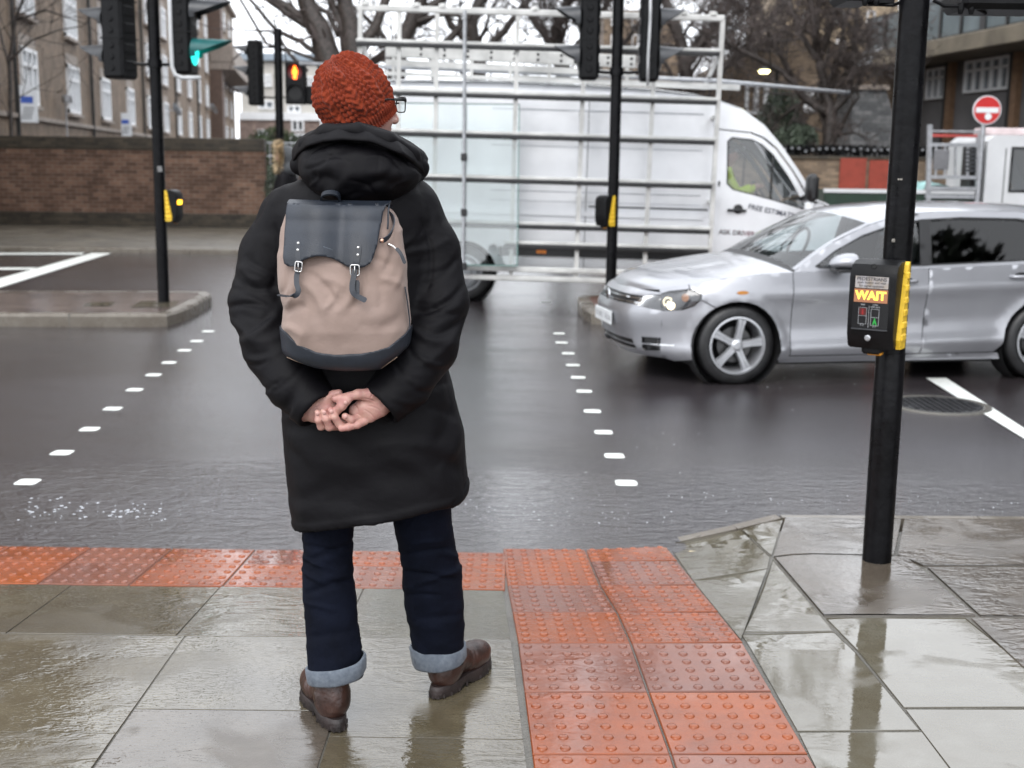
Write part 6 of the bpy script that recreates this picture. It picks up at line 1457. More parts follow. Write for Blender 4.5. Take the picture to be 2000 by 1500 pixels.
def sec(tab):     # rows (py, xl, xr, cy, b) -> z-sorted tables
    z = []; c = []; a = []; cy = []; b = []
    for py, xl, xr_, y0, bb in tab:
        p, q = W(xl, py), W(xr_, py); z.append((p[2]+q[2])/2); c.append((p[0]+q[0])/2); a.append((q[0]-p[0])/2); cy.append(y0); b.append(bb)
    o = np.argsort(z); return [np.array(v)[o] for v in (z, c, a, cy, b)]
def loft(x, y, z, T, e=2.4):
    zz, c, a, cy, b = T; zf = np.asarray(z); C = np.interp(zf, zz, c); A = np.interp(zf, zz, a); CY = np.interp(zf, zz, cy); B = np.interp(zf, zz, b)
    r = (np.abs((x-C)/A)**e+np.abs((y-CY)/B)**e)**(1/e); return (r-1)*np.minimum(A, B)*.95
T_COAT = sec([(338, 625, 800, 3.37, .10), (352, 596, 812, 3.37, .125), (375, 572, 832, 3.375, .145), (420, 545, 850, 3.38, .16), (500, 540, 850, 3.38, .17), (600, 543, 853, 3.38, .175), (700, 546, 866, 3.385, .175), (760, 548, 884, 3.385, .18), (850, 551, 905, 3.385, .195), (950, 560, 914, 3.385, .20), (1010, 569, 918, 3.385, .205), (1060, 578, 916, 3.385, .205)])
aL = [(566, 424, 3.385, .080), (529, 498, 3.375, .082), (505, 592, 3.33, .079), (532, 680, 3.255, .076), (575, 750, 3.19, .070), (620, 800, 3.150, .064)]
aR = [(797, 412, 3.385, .084), (838, 492, 3.375, .083), (858, 590, 3.33, .077), (838, 680, 3.255, .074), (792, 745, 3.19, .070), (742, 793, 3.150, .064)]
def armsdf(x, y, z, A, k=.02):
    d = None
    for i in range(len(A)-1):
        q = caps(x, y, z, W(*A[i][:3]), W(*A[i+1][:3]), A[i][3], A[i+1][3]); d = q if d is None else smin(d, q, k)
    e = W(*A[-1][:3]); pr = W(*A[-2][:3]); dr = (e-pr)/np.linalg.norm(e-pr); c = e+dr*.004
    pl = (x-c[0])*dr[0]+(y-c[1])*dr[1]+(z-c[2])*dr[2]
    return smax(d, pl, .008), caps(x, y, z, c-dr*.045, c+dr*.08, .050, .050)
hem = [(540, 1034), (580, 1035), (640, 1037), (700, 1031), (760, 1023), (830, 1006), (880, 991), (905, 972), (920, 950), (950, 940)]
hY = [3.40, 3.30, 3.20, 3.18, 3.18, 3.20, 3.26, 3.33, 3.39, 3.39]; hx = [W(a, c, q)[0] for (a, c), q in zip(hem, hY)]; hz = [W(a, c, q)[2] for (a, c), q in zip(hem, hY)]
def coat(x, y, z):
    t = loft(x, y, z, T_COAT); t = smax(t, (z-W(700, 338)[2])+0*x+0*y, .05)
    for A in (aL, aR):
        s_ = W(*A[0][:3]); n_ = W(700 if A is aL else 715, 345, 3.375)
        t = smin(t, caps(x, y, z, n_+(s_-n_)*.35+np.array((0, 0, -.035)), s_, .085, .080), .04)
    d1, c1 = armsdf(x, y, z, aL); d2, c2 = armsdf(x, y, z, aR)
    d = smin(t, d1, .018); d = smin(d, d2, .018)
    d = smax(d, -c1, .006); d = smax(d, -c2, .006)
    hh = np.interp(x, hx, hz)+0*y; return smax(d, hh-z, .006)
V, F = surf(coat, (-.80, 3.04, W(600, 1060)[2]-.05), (-.05, 3.64, 1.56), .0062); V = relax(V, F, 3); N = vnormals(V, F)
rr = random.Random(21); st = []
for A, sg in ((aL, -1), (aR, 1)):        # puffed bands across the sleeves
    for i in range(26):
        u = rr.uniform(.5, 4.6); k = int(u); f = u-k; cx_ = A[k][0]*(1-f)+A[k+1][0]*f; cy_ = A[k][1]*(1-f)+A[k+1][1]*f
        dx, dy = A[k+1][0]-A[k][0], A[k+1][1]-A[k][1]; l_ = math.hypot(dx, dy); nx_, ny_ = -dy/l_, dx/l_
        a = rr.uniform(-.45, .45); nx_, ny_ = nx_*math.cos(a)-ny_*math.sin(a), nx_*math.sin(a)+ny_*math.cos(a)
        h_ = rr.uniform(18, 52); o_ = rr.uniform(-22, 22); am = rr.choice((-1, -1, 1))*rr.uniform(2.5, 5.5)*(1.3 if 1.3 < u < 3.2 else .8)
        st.append((cx_+nx_*(o_-h_), cy_+ny_*(o_-h_), cx_+nx_*(o_+h_), cy_+ny_*(o_+h_), rr.uniform(4, 8), am))
st += [(455, 560, 545, 585, 7, -7), (447, 600, 535, 590, 6, -8), (452, 622, 520, 650, 8, 6), (470, 520, 540, 540, 8, 6), (905, 556, 825, 600, 7, -8), (912, 610, 850, 640, 7, -7), (905, 585, 850, 600, 8, 6), (898, 500, 830, 530, 7, -6), (895, 640, 830, 690, 8, 5), (820, 360, 845, 440, 8, -6), (850, 365, 868, 430, 7, -5), (520, 365, 500, 430, 7, -5), (560, 350, 530, 400, 9, 4),
       (487, 416, 508, 500, 3, -2.5), (828, 430, 838, 560, 4, -6), (545, 440, 540, 560, 5, -6), (600, 870, 760, 930, 26, 6), (640, 960, 900, 900, 26, -6), (880, 700, 860, 850, 14, -7), (900, 780, 870, 900, 12, 6), (560, 860, 620, 900, 14, -5), (770, 860, 900, 980, 18, 6), (700, 860, 720, 1000, 26, -5), (590, 900, 600, 1010, 16, 5), (820, 740, 905, 760, 8, -5), (840, 780, 910, 830, 9, -5), (570, 820, 700, 850, 12, -5), (560, 980, 760, 1000, 20, 4),
       (860, 880, 915, 930, 12, -6), (680, 900, 560, 960, 18, -5), (730, 850, 890, 870, 12, 4)]
hm = [(a, c-19) for a, c in hem[1:9]]; st += [(hm[i][0], hm[i][1], hm[i+1][0], hm[i+1][1], 2.6, -3.4) for i in range(len(hm)-1)]
V = displace(V, N, ST(st)); n1 = fbm(V[:, 0]*1.0, V[:, 1], V[:, 2]*1.6, 7, 3); n2 = 1-np.abs(fbm(V[:, 0]+.3*n1, V[:, 1], V[:, 2]*2.0, 16, 2)); V = V+N*(n1*.0016+n2*.0008)[:, None]; hb = V[:, 2]-np.interp(V[:, 0], hx, hz); V = V+N*(np.where(np.abs(N[:, 2]) < .7, 1, 0)*.0028/(1+np.exp((hb-.026)/.0012)))[:, None]
link('coat', npmesh('coat', V, F), M_COAT, man_, smooth=True)
# hood thrown back
hc = W(703, 336, 3.26)
rim = [(586, 322, 3.33, .015), (600, 284, 3.26, .020), (638, 260, 3.205, .022), (700, 256, 3.175, .022), (757, 274, 3.19, .022), (803, 303, 3.25, .022), (819, 330, 3.31, .018)]
def hood_f(x, y, z):
    d = ell(x, y, z, hc, (.158, .125, .086)); d = smin(d, ell(x, y, z, W(700, 305, 3.32), (.160, .13, .066)), .04)
    for i in range(len(rim)-1): d = smin(d, caps(x, y, z, W(*rim[i][:3]), W(*rim[i+1][:3]), rim[i][3], rim[i+1][3], .9), .009)
    for s_ in (0, -1): a = W(*rim[s_][:3]); d = smin(d, caps(x, y, z, a, a+np.array((.035 if s_ == 0 else -.03, .18, -.02)), .024, .03), .03)
    neck = caps(x, y, z, W(690, 240, 3.36), W(700, 330, 3.37), .088, .062); return smax(d, -neck, .015)
V, F = surf(hood_f, (-.68, 3.08, 1.42), (-.16, 3.62, 1.70), .0048); V = relax(V, F, 3); N = vnormals(V, F)
st = [(597, 312, 640, 285, 3.2, -6), (640, 285, 700, 280, 3.2, -7), (700, 280, 748, 288, 3.2, -7), (748, 288, 800, 322, 3.2, -7), (800, 322, 824, 345, 3.2, -6), (612, 350, 662, 352, 11, -11), (640, 300, 690, 285, 10, 6), (660, 320, 735, 300, 12, 6), (735, 282, 738, 350, 1.5, -1.6), (700, 365, 775, 360, 12, -8), (620, 372, 700, 392, 10, 6), (720, 345, 810, 350, 12, 5), (600, 330, 640, 375, 8, -4), (690, 340, 640, 375, 9, 5), (770, 330, 700, 372, 7, -4), (660, 300, 600, 330, 3.5, -4), (745, 300, 790, 340, 3.5, -4), (690, 350, 740, 385, 4, -5), (630, 335, 605, 365, 4, 4), (720, 310, 780, 318, 3.5, 3.5), (650, 395, 720, 380, 4, -4), (760, 380, 800, 350, 4, 4), (615, 310, 690, 318, 3, -3)]
V = displace(V, N, ST(st, 3.2), ymask=.6); n1 = fbm(V[:, 0], V[:, 1], V[:, 2], 11, 3); V = V+N*(n1*.0042)[:, None]
link('hood', npmesh('hood', V, F), M_COAT, man_, smooth=True)
bt = [(573, 292, 3.34), (584, 274, 3.30), (603, 260, 3.25), (632, 249, 3.215), (662, 243, 3.205), (709, 242, 3.20), (764, 259, 3.21), (800, 278, 3.25), (827, 297, 3.30), (834, 310, 3.34)]
bb_ = [(574, 316, 3.31), (582, 302, 3.26), (599, 287, 3.20), (632, 277, 3.160), (670, 273, 3.142), (725, 277, 3.140), (788, 303, 3.165), (808, 318, 3.21), (824, 334, 3.27), (832, 342, 3.32)]
b = MB(); V = []; K = 60; nq = 6
for i in range(K+1):
    u = i/K*(len(bt)-1); q = [np.interp(u, range(len(bt)), [W(*e)[k] for e in bt]) for k in range(3)]; q2 = [np.interp(u, range(len(bb_)), [W(*e)[k] for e in bb_]) for k in range(3)]
    q = np.array(q); q2 = np.array(q2)
    for j in range(nq+1): f_ = j/nq; p = q*(1-f_)+q2*f_; p[1] -= .010*math.sin(f_*math.pi)+.002*math.sin(u*5+f_*3); V.append(tuple(p))
b.add(V, [(i*(nq+1)+j, i*(nq+1)+j+1, (i+1)*(nq+1)+j+1, (i+1)*(nq+1)+j) for i in range(K) for j in range(nq)])
o = b.build('hood_rim', M_COAT, man_, smooth=True); md = o.modifiers.new('thick', 'SOLIDIFY'); md.thickness = .007; md.offset = 0
# ---- body: head, neck, trunk, legs and hands as one mesh ----
fw = np.array((.84, .54, -.04)); fw /= np.linalg.norm(fw); up_ = np.array((.03, .02, 1.0)); up_ -= fw*up_.dot(fw); up_ /= np.linalg.norm(up_); rt = np.cross(fw, up_)
HC = W(693, 202, 3.345)-.0*fw
def HL(u, v, w_): return HC+fw*u+rt*v+up_*w_
MH = np.array((fw, rt, up_))
def headf(x, y, z):
    E = lambda c, r: ell(x, y, z, HL(*c), r, MH)
    d = smin(E((0, 0, .01), (.084, .068, .084)), E((.022, 0, -.055), (.080, .062, .078)), .04)
    d = smin(d, E((.062, .033, -.03), (.032, .030, .034)), .02); d = smin(d, E((.062, -.033, -.03), (.032, .030, .034)), .02)
    d = smin(d, E((.078, 0, .026), (.020, .048, .012)), .02)
    d = smax(d, -E((.106, .031, .004), (.018, .02, .014)), .012); d = smax(d, -E((.106, -.031, .004), (.018, .02, .014)), .012)
    d = smin(d, caps(x, y, z, HL(.096, 0, .008), HL(.119, 0, -.034), .009, .0125), .012); d = smin(d, E((.108, .012, -.038), (.012, .009, .008)), .006); d = smin(d, E((.108, -.012, -.038), (.012, .009, .008)), .006)
    d = smin(d, E((.093, 0, -.060), (.013, .024, .006)), .008); d = smin(d, E((.092, 0, -.072), (.012, .02, .006)), .008); d = smin(d, E((.078, 0, -.100), (.024, .024, .02)), .02)
    for s_ in (-1, 1):
        d = smin(d, E((-.004, s_*.058, -.062), (.014, .008, .020)), .008)
    d = smin(d, caps(x, y, z, HL(-.01, 0, -.05), W(700, 345, 3.37), .050, .062), .03); return d
V1, F1 = surf(headf, HC-np.array((.17, .17, .20)), HC+np.array((.19, .17, .15)), .0028)
def core(x, y, z):
    d = loft(x, y, z, T_COAT)+.035; d = smax(d, z-1.50+0*x+0*y, .05); d = smax(d, .75-z+0*x+0*y, .05)
    d = smin(d, caps(x, y, z, W(700, 345, 3.37), W(705, 420, 3.38), .06, .09), .04)
    for A in (aL, aR):
        for i in range(len(A)-1): d = smin(d, caps(x, y, z, W(*A[i][:3]), W(*A[i+1][:3]), A[i][3]-.032, A[i+1][3]-.036), .02)
    for pts in (((640, 800, 3.37), (641, 1100, 3.33), (655, 1300, 3.25)), ((770, 800, 3.38), (835, 1100, 3.42), (858, 1265, 3.46))):
        d = smin(d, caps(x, y, z, W(*pts[0]), W(*pts[1]), .07, .044), .05); d = smin(d, caps(x, y, z, W(*pts[1]), W(*pts[2]), .044, .03), .03)
    return d
V2, F2 = surf(core, (-.75, 3.05, .05), (-.1, 3.65, 1.56), .011)
HD = 3.118
hs_ = []          # (px,py,Y,r) chains
def chain(*pts): hs_.append(pts)
# left hand: palm, thumb mound, curled index
chain((585, 806, 3.160, .026), (612, 800, 3.150, .027), (640, 800, 3.145, .026)); chain((608, 792, 3.148, .021), (635, 781, 3.14, .018), (652, 771, 3.135, .013), (662, 767, 3.132, .010))
chain((612, 812, 3.142, .018), (634, 818, 3.140, .018))
chain((636, 806, 3.132, .014), (656, 803, 3.112, .0125), (668, 793, 3.100, .0122), (677, 784, 3.098, .0108))
# right hand: palm, heel, thumb over the top, little finger below
chain((762, 782, 3.160, .028), (738, 789, 3.148, .028), (712, 797, 3.142, .026), (698, 803, 3.142, .022)); chain((742, 800, 3.146, .020), (722, 812, 3.142, .019), (706, 818, 3.140, .016))
chain((740, 771, 3.140, .020), (720, 771, 3.128, .0185), (700, 770, 3.115, .0145), (683, 774, 3.108, .0118), (666, 777, 3.104, .0112), (655, 779, 3.104, .0095))
chain((712, 822, 3.134, .0125), (698, 829, 3.120, .0118), (680, 834, 3.108, .0105), (667, 837, 3.104, .0092))
chain((700, 815, 3.132, .011), (686, 820, 3.112, .0108), (674, 813, 3.104, .0098))
# fingers of the right hand coming round from behind and curling up over the left
chain((700, 812, 3.160, .012), (650, 828, 3.150, .0115), (627, 833, 3.118, .0108), (622, 820, 3.104, .0105), (620, 806, 3.106, .0088))
chain((700, 818, 3.158, .012), (665, 832, 3.146, .0118), (643, 834, 3.112, .0112), (637, 818, 3.100, .0110), (632, 804, 3.104, .0092))
chain((700, 822, 3.150, .012), (682, 832, 3.138, .0118), (663, 829, 3.112, .0115), (653, 814, 3.102, .0112), (646, 801, 3.104, .0095))
def hands(x, y, z):
    pal = None; d = None
    for i, c in enumerate(hs_):
        q = None
        for k in range(len(c)-1):
            e = caps(x, y, z, W(*c[k][:3]), W(*c[k+1][:3]), c[k][3]*(.92 if c[k][3] < .02 else 1), c[k+1][3]*(.92 if c[k+1][3] < .02 else 1), 1.15 if c[k][3] > .017 else 1); q = e if q is None else smin(q, e, .004)
        big = c[0][3] > .0175
        if d is None: d = q
        else: d = smin(d, q, .012 if big else .0022)
    return d
lo = W(570, 860, 3.05); hi = W(775, 745, 3.22); V3, F3 = surf(hands, (lo[0], 3.06, lo[2]), (hi[0]+.03, 3.22, hi[2]+.01), .0017); V3 = relax(V3, F3, 1); N3 = vnormals(V3, F3)
V3 = displace(V3, N3, ST([(718, 793, 745, 806, 1.3, -1.2), (710, 800, 730, 818, 1.3, -1.4), (704, 778, 732, 785, 1.6, -2.0), (728, 765, 722, 778, 1.2, -1.2), (612, 800, 618, 815, 1.4, -1.2), (690, 830, 694, 838, 1.0, -1.0), (676, 772, 680, 781, 1.0, -.9), (690, 790, 700, 805, 1.5, -1.2), (623, 790, 600, 800, 1.5, -1.2)], 3.12), ymask=.8)
k1, k2 = len(V1), len(V1)+len(V2); VB = np.concatenate([V1, V2, V3]); FB = np.concatenate([F1, F2+k1, F3+k2])
link('body', npmesh('body', VB, FB), M_SKIN, man_, smooth=True)
nail = mat('fingernail', (.62, .36, .32), .25, var=.05)
b = MB()
for px, py, y_, a in [(620, 808, 3.0935, 4), (633, 806, 3.0905, 12), (647, 804, 3.0915, 20), (675, 787, 3.0865, -35), (675, 814, 3.0945, 15)]:
    c = W(px, py, y_); Mx = Matrix.Rotation(R(a), 3, 'Y') @ Matrix.Rotation(R(16), 3, 'X'); vs = []; 
    for (r_, h_) in ((1.0, 0), (.8, .0014), (.4, .0022), (.05, .0024)):
        for k in range(10): q = Mx @ Vector((.0052*r_*math.cos(k*.6283), -h_, .0062*r_*math.sin(k*.6283))); vs.append(q+Vector(c))
    b.add(vs, [(i*10+k, i*10+(k+1) % 10, i*10+10+(k+1) % 10, i*10+10+k) for i in range(3) for k in range(10)])
b.build('fingernails', nail, man_, smooth=True)
# short grey hair at the nape
# ---- knitted hat ----
ax_ = up_*.80-fw*.60; ax_ /= np.linalg.norm(ax_); e1 = rt-ax_*rt.dot(ax_); e1 /= np.linalg.norm(e1); e2 = np.cross(ax_, e1)
HT_ = W(688, 190, 3.345); NU, NV = 520, 250; vmax = 2.40
U, Vv = np.meshgrid(np.linspace(0, 2*math.pi, NU, endpoint=False), np.linspace(.03, vmax, NV))
ra, r1, r2 = .114, .096, .101
base = ra*np.cos(Vv); lat = np.where(Vv > 1.6, np.maximum(np.sin(Vv), .80), np.sin(Vv))
slouch = .007*fbm(np.cos(U)*lat*3, np.sin(U)*lat*3, np.cos(Vv)*3, .9, 1)
cufft = 2.02; cu_ = 1/(1+np.exp(-(Vv-cufft)*60))
s_ = (U*9/(2*math.pi)) % 1.0; m_c = np.exp(-((s_-.5)/.20)**4)
twist = np.cos(2*math.pi*(s_-.5)*2.4+1.3*np.sin(Vv*13))*.6+.35*np.cos(Vv*40+np.sign(s_-.5)*(s_-.5)*18)
waf = np.cos(U*45)*.55+.9*np.abs(np.cos(Vv*24+.5*np.cos(U*45)))-.5
body_ = (1-m_c)*waf*.0042+m_c*(twist*.0052+.0034); fade = np.clip((Vv-.05)/.35, 0, 1)
rib = (np.cos(U*66)*.0026+.25*np.cos(Vv*110)*.001)
disp = body_*(1-cu_)*fade+(rib+.0075*np.exp(-((Vv-2.22)/.25)**4))*cu_+slouch*(1-cu_)+vnoise(np.cos(U)*9*lat, np.sin(U)*9*lat, Vv*9, 6)*.0004
lobe = 1-.03*(1-fade)
Pt = HT_+(base)[..., None]*ax_+(r1*lat*np.cos(U))[..., None]*e1+(r2*lat*np.sin(U))[..., None]*e2
Nn = (np.cos(Vv)/ra)[..., None]*ax_+(lat*np.cos(U)/r1)[..., None]*e1+(lat*np.sin(U)/r2)[..., None]*e2; Nn /= np.linalg.norm(Nn, axis=2, keepdims=True)
Pt = Pt+Nn*disp[..., None]; Vh = Pt.reshape(-1, 3); i, j = np.meshgrid(np.arange(NV-1), np.arange(NU), indexing='ij'); j2 = (j+1) % NU
Fh = np.stack([i*NU+j, (i+1)*NU+j, (i+1)*NU+j2, i*NU+j2], -1).reshape(-1, 4)
link('knitted_hat', npmesh('knitted_hat', Vh, Fh), M_WOOL, man_, smooth=True)
# ---- glasses ----
g_ = MB(); gl = MB()
for s_ in (1, -1):
    c = HL(.123, s_*.034, .004); pts = []
    for k in range(24):
        a = 2*math.pi*k/24; ca, sa = math.cos(a), math.sin(a); pts.append(Vector(c+rt*(.027*math.copysign(abs(ca)**.55, ca))+up_*(.0195*math.copysign(abs(sa)**.6, sa))-fw*(.004*abs(ca)**2)))
    g_.tube(pts+[pts[0]], [.0016+.0010*max(0, math.sin(2*math.pi*k/24)) for k in range(25)], 8, caps=False); gl.add(pts, [tuple(range(24))])
    h0 = Vector(HL(.119, s_*.062, .016)); g_.bar(h0, Vector(HL(.078, s_*.074, .014)), .004, .007, up=tuple(up_)); g_.bar(Vector(HL(.080, s_*.074, .014)), Vector(HL(-.01, s_*.066, .006)), .003, .005, up=tuple(up_)); g_.bar(h0, Vector(HL(.121, s_*.056, .014)), .005, .009, up=tuple(up_))
g_.bar(Vector(HL(.126, .008, .010)), Vector(HL(.126, -.008, .010)), .004, .004)
go = g_.build('glasses', M_TRIM, man_, smooth=True); gl.build('lens', glassm('spectacle_lens', (.93, .95, .95), .02, ior=1.08), go)
# ---- jeans ----
def leg(rows, cuff, yy, name='jeans_leg'):
    n = 40; V = []; F = []; pys = np.linspace(rows[0][0], rows[-1][0], 120); R_ = np.array(rows, float)
    for py in pys:
        xl, xr_, Y_, dp = [np.interp(py, R_[:, 0], R_[:, k]) for k in (1, 2, 3, 4)]
        p, q = W(xl, py, Y_), W(xr_, py, Y_); c = (p+q)/2; a = (q[0]-p[0])/2
        for k in range(n): t = 2*math.pi*k/n; V.append((c[0]+a*math.cos(t), c[1]+dp*math.sin(t), c[2]))
    V = np.array(V); m_ = len(pys); F = np.array([(i*n+j, i*n+(j+1) % n, (i+1)*n+(j+1) % n, (i+1)*n+j) for i in range(m_-1) for j in range(n)])
    return V, F
jL = [(880, 575, 700, 3.36, .09), (1036, 591, 692, 3.345, .08), (1092, 592, 688, 3.335, .075), (1134, 590, 692, 3.325, .076), (1204, 595, 699, 3.30, .073), (1300, 602, 708, 3.262, .070), (1318, 603, 709, 3.258, .070)]
jR = [(860, 745, 890, 3.38, .09), (1000, 766, 882, 3.40, .085), (1028, 770, 884, 3.405, .083), (1086, 781, 892, 3.42, .078), (1114, 784, 901, 3.43, .078), (1178, 790, 907, 3.445, .074), (1262, 805, 906, 3.462, .070), (1292, 806, 906, 3.466, .070)]
js = MB(); VS = []; FS = []; k = 0
stj = [(595, 1060, 680, 1075, 5, -4), (598, 1095, 690, 1060, 5, -4), (592, 1110, 640, 1125, 4, 4), (600, 1150, 690, 1125, 5, -4), (600, 1165, 660, 1172, 4, 3), (596, 1085, 650, 1100, 4, 4), (650, 1120, 692, 1135, 4, -3), (780, 1080, 880, 1060, 5, -4), (785, 1110, 890, 1125, 5, -4.5), (800, 1140, 905, 1110, 5, 4), (790, 1160, 860, 1150, 4, -3), (860, 1060, 892, 1090, 4, 4), (800, 1050, 870, 1042, 4, 3), (892, 1040, 896, 1255, 1.5, 1.6), (700, 1210, 702, 1280, 1.5, 1.2), (605, 1230, 700, 1215, 7, -2), (800, 1210, 900, 1200, 7, -2)]
for rows in (jL, jR):
    V, F = leg(rows, None, None); N = -vnormals(V, F); c = V.mean(0); 
    if ((V-c)*N).sum() < 0: N = -N
    V = displace(V, N, ST([(*q[:5], q[5]*2.3) for q in stj], rows[3][3]), ymask=.6); V += N*(fbm(V[:, 0], V[:, 1], V[:, 2]*1.8, 16, 3)*.0022)[:, None]; VS.append(V); FS.append(F+k); k += len(V)
def seat(x, y, z): # hips inside the coat
    return smin(ell(x, y, z, W(700, 850, 3.385), (.16, .15, .14)), smin(caps(x, y, z, W(670, 850, 3.375), W(640, 1000, 3.36), .09, .08), caps(x, y, z, W(770, 850, 3.385), W(820, 980, 3.40), .09, .08), .03), .05)
V, F = surf(seat, (-.62, 3.2, .55), (-.12, 3.57, 1.0), .012); VS.append(V); FS.append(F+k)
jo = link('jeans', npmesh('jeans', np.concatenate(VS), np.concatenate(FS)), M_DENIM, man_, smooth=True)
for (tl, tr_, bl, bm2, br, Y_) in [((601, 1303), (711, 1279), (608, 1331), (660, 1334), (709, 1309), 3.26), ((803, 1262), (905, 1257), (813, 1301), (850, 1308), (905, 1285), 3.466)]:
    a, c, e, f_ = W(*tl, Y_), W(*tr_, Y_), W(*bl, Y_), W(*br, Y_); n = 48; V = []
    ct, cb_ = (a+c)/2, (e+f_)/2; ht, hb = (c[0]-a[0])/2+.003, (f_[0]-e[0])/2+.005; sl = (c[2]-a[2])/2; slb = (f_[2]-e[2])/2
    prof = [(0, -.004), (.0, .0), (.1, .004), (.5, .005), (.9, .005), (1.0, .003), (1.0, -.004), (.85, -.006)]
    for u, o_ in prof:
        for k in range(n):
            t = 2*math.pi*k/n; h_ = ht*(1-u)+hb*u+o_; dpt = .072*(1-u)+.076*u+o_; wv = .0015*math.sin(t*3+Y_*9)+.001*math.sin(t*7)
            V.append((ct[0]*(1-u)+cb_[0]*u+(h_+wv)*math.cos(t), Y_+(dpt+wv)*math.sin(t), ct[2]*(1-u)+cb_[2]*u+(sl*(1-u)+slb*u)*math.cos(t)+.003*math.sin(t*2)))
    b = MB(); b.add(V, [(i*n+k, i*n+(k+1) % n, (i+1)*n+(k+1) % n, (i+1)*n+k) for i in range(len(prof)-1) for k in range(n)]); b.build('turn_up', M_CUFF, jo, smooth=True)
# ---- boots ----
def boot(heel, dr, ank):
    dr = np.array((dr[0], dr[1], 0.)); dr /= np.linalg.norm(dr); lt = np.array((dr[1], -dr[0], 0.)); o = np.array(heel, float)
    M3 = np.array((dr, lt, (0, 0, 1.))); B = lambda l, w_, h_: o+dr*l+lt*w_+np.array((0, 0, h_))
    def f(x, y, z):
        d = ell(x, y, z, B(.054, 0, .065), (.050, .038, .05), M3); d = smin(d, caps(x, y, z, B(.052, 0, .06), B(.058, 0, .175), .041, .046), .02)
        d = smin(d, caps(x, y, z, B(.075, 0, .085), B(.16, .0, .058), .040, .038), .03); d = smin(d, ell(x, y, z, B(.205, .0, .050), (.078, .047, .040), M3), .03)
        return smax(d, .024-z+0*x+0*y, .006)
    V, F = surf(f, o-np.array((.34, .34, 0)), o+np.array((.34, .34, .33)), .0045); V = relax(V, F, 2); N = vnormals(V, F)
    V = o+(V-o)*1.09; l = (V-o)@dr; h_ = V[:, 2]; wd = (V-o)@lt
    g2 = -.0022*np.exp(-((l-.012-.0*h_)/.004)**2)*(h_ > .03)                   # heel seam
    cr = -.003*np.exp(-((l-.150-.35*(h_-.06))/.007)**2)-.0025*np.exp(-((l-.168-.3*(h_-.06))/.006)**2)
    el = -.002*np.exp(-(((l-.058)/.022)**2)**3)*(h_ > .10)
    V = V+N*(cr+el+.0012*fbm(V[:, 0], V[:, 1], V[:, 2], 30, 2))[:, None]
    bo = link('boot', npmesh('boot', V, F), M_LEATH, man_, smooth=True)
    ol = []; 
    for k in range(44):
        t = 2*math.pi*k/44; ca, sa = math.cos(t), math.sin(t); l_ = .143+.151*math.copysign(abs(ca)**.85, ca); wdt = np.interp(l_, [-.01, .05, .12, .2, .26, .295], [.034, .041, .037, .052, .045, .03])
        ol.append((l_, wdt*math.copysign(abs(sa)**.75, sa)))
    b = MB(); n = len(ol); VV = []
    for h0, s_ in ((.0, .97), (.003, 1.0), (.022, 1.0), (.027, .985), (.032, .95)):
        for (l_, w_) in ol:
            low = .012 if (.085 < l_ < .125 and h0 < .01) else 0; q = o+(B(.143+(l_-.143)*s_, w_*s_, h0+low+max(0, l_-.22)**2*1.8)-o)*1.09; VV.append(tuple(q))
    b.add(VV, [(i*n+k, i*n+(k+1) % n, (i+1)*n+(k+1) % n, (i+1)*n+k) for i in range(4) for k in range(n)]+[tuple(range(n))[::-1], tuple(range(4*n, 5*n))])
    for k in range(n):
        if k % 2 == 0: q0 = B(ol[k][0], ol[k][1], .007); b.box(tuple(o+(q0-o)*1.09), (.006, .006, .012))
    b.build('sole', M_SOLE, bo, auto=35)
hl = G(664, 1430, .0); boot((hl.x-.004, hl.y+.002, .001), (-.40, .92), None)
hr = G(850, 1364, .0); boot((hr.x-.002, hr.y-.002, .001), (.46, .88), None)
# ---------------- backpack ----------------
bp = thing('backpack', 'taupe canvas backpack with a navy leather flap, worn on the black coat', 'backpack', tuple(W(668, 560, 3.15)))
YB_ = 3.06
def secb(tab, Y):
    z = []; c = []; a = []; cy = []; b = []
    for py, xl, xr_, y0, bb in tab:
        p, q = W(xl, py, Y), W(xr_, py, Y); z.append((p[2]+q[2])/2); c.append((p[0]+q[0])/2); a.append((q[0]-p[0])/2); cy.append(y0); b.append(bb)
    o = np.argsort(z); return [np.array(v)[o] for v in (z, c, a, cy, b)]
TB = secb([(395, 562, 762, 3.185, .055), (415, 556, 772, 3.18, .075), (450, 548, 784, 3.165, .09), (500, 539, 790, 3.155, .105), (560, 545, 795, 3.15, .118), (600, 555, 798, 3.15, .122), (640, 552, 799, 3.15, .122), (690, 556, 792, 3.155, .112), (725, 566, 780, 3.16, .10)], 3.13)
ztp, zbt_ = W(668, 398, 3.12)[2], W(668, 716, 3.12)[2]
bulge = lambda x: np.interp(x, [W(556, 0, 3.1)[0], W(610, 0, 3.1)[0], W(670, 0, 3.1)[0], W(740, 0, 3.1)[0], W(785, 0, 3.1)[0]], [W(556, 700, 3.1)[2], W(610, 714, 3.1)[2], W(670, 719, 3.1)[2], W(740, 718, 3.1)[2], W(785, 690, 3.1)[2]])
def bagf(x, y, z, off=0.0):
    d = loft(x, y, z, TB, 2.9)-off; d = smax(d, z-ztp+0*x+0*y-off, .03); return smax(d, (bulge(x)+0*y)-z-off, .03)
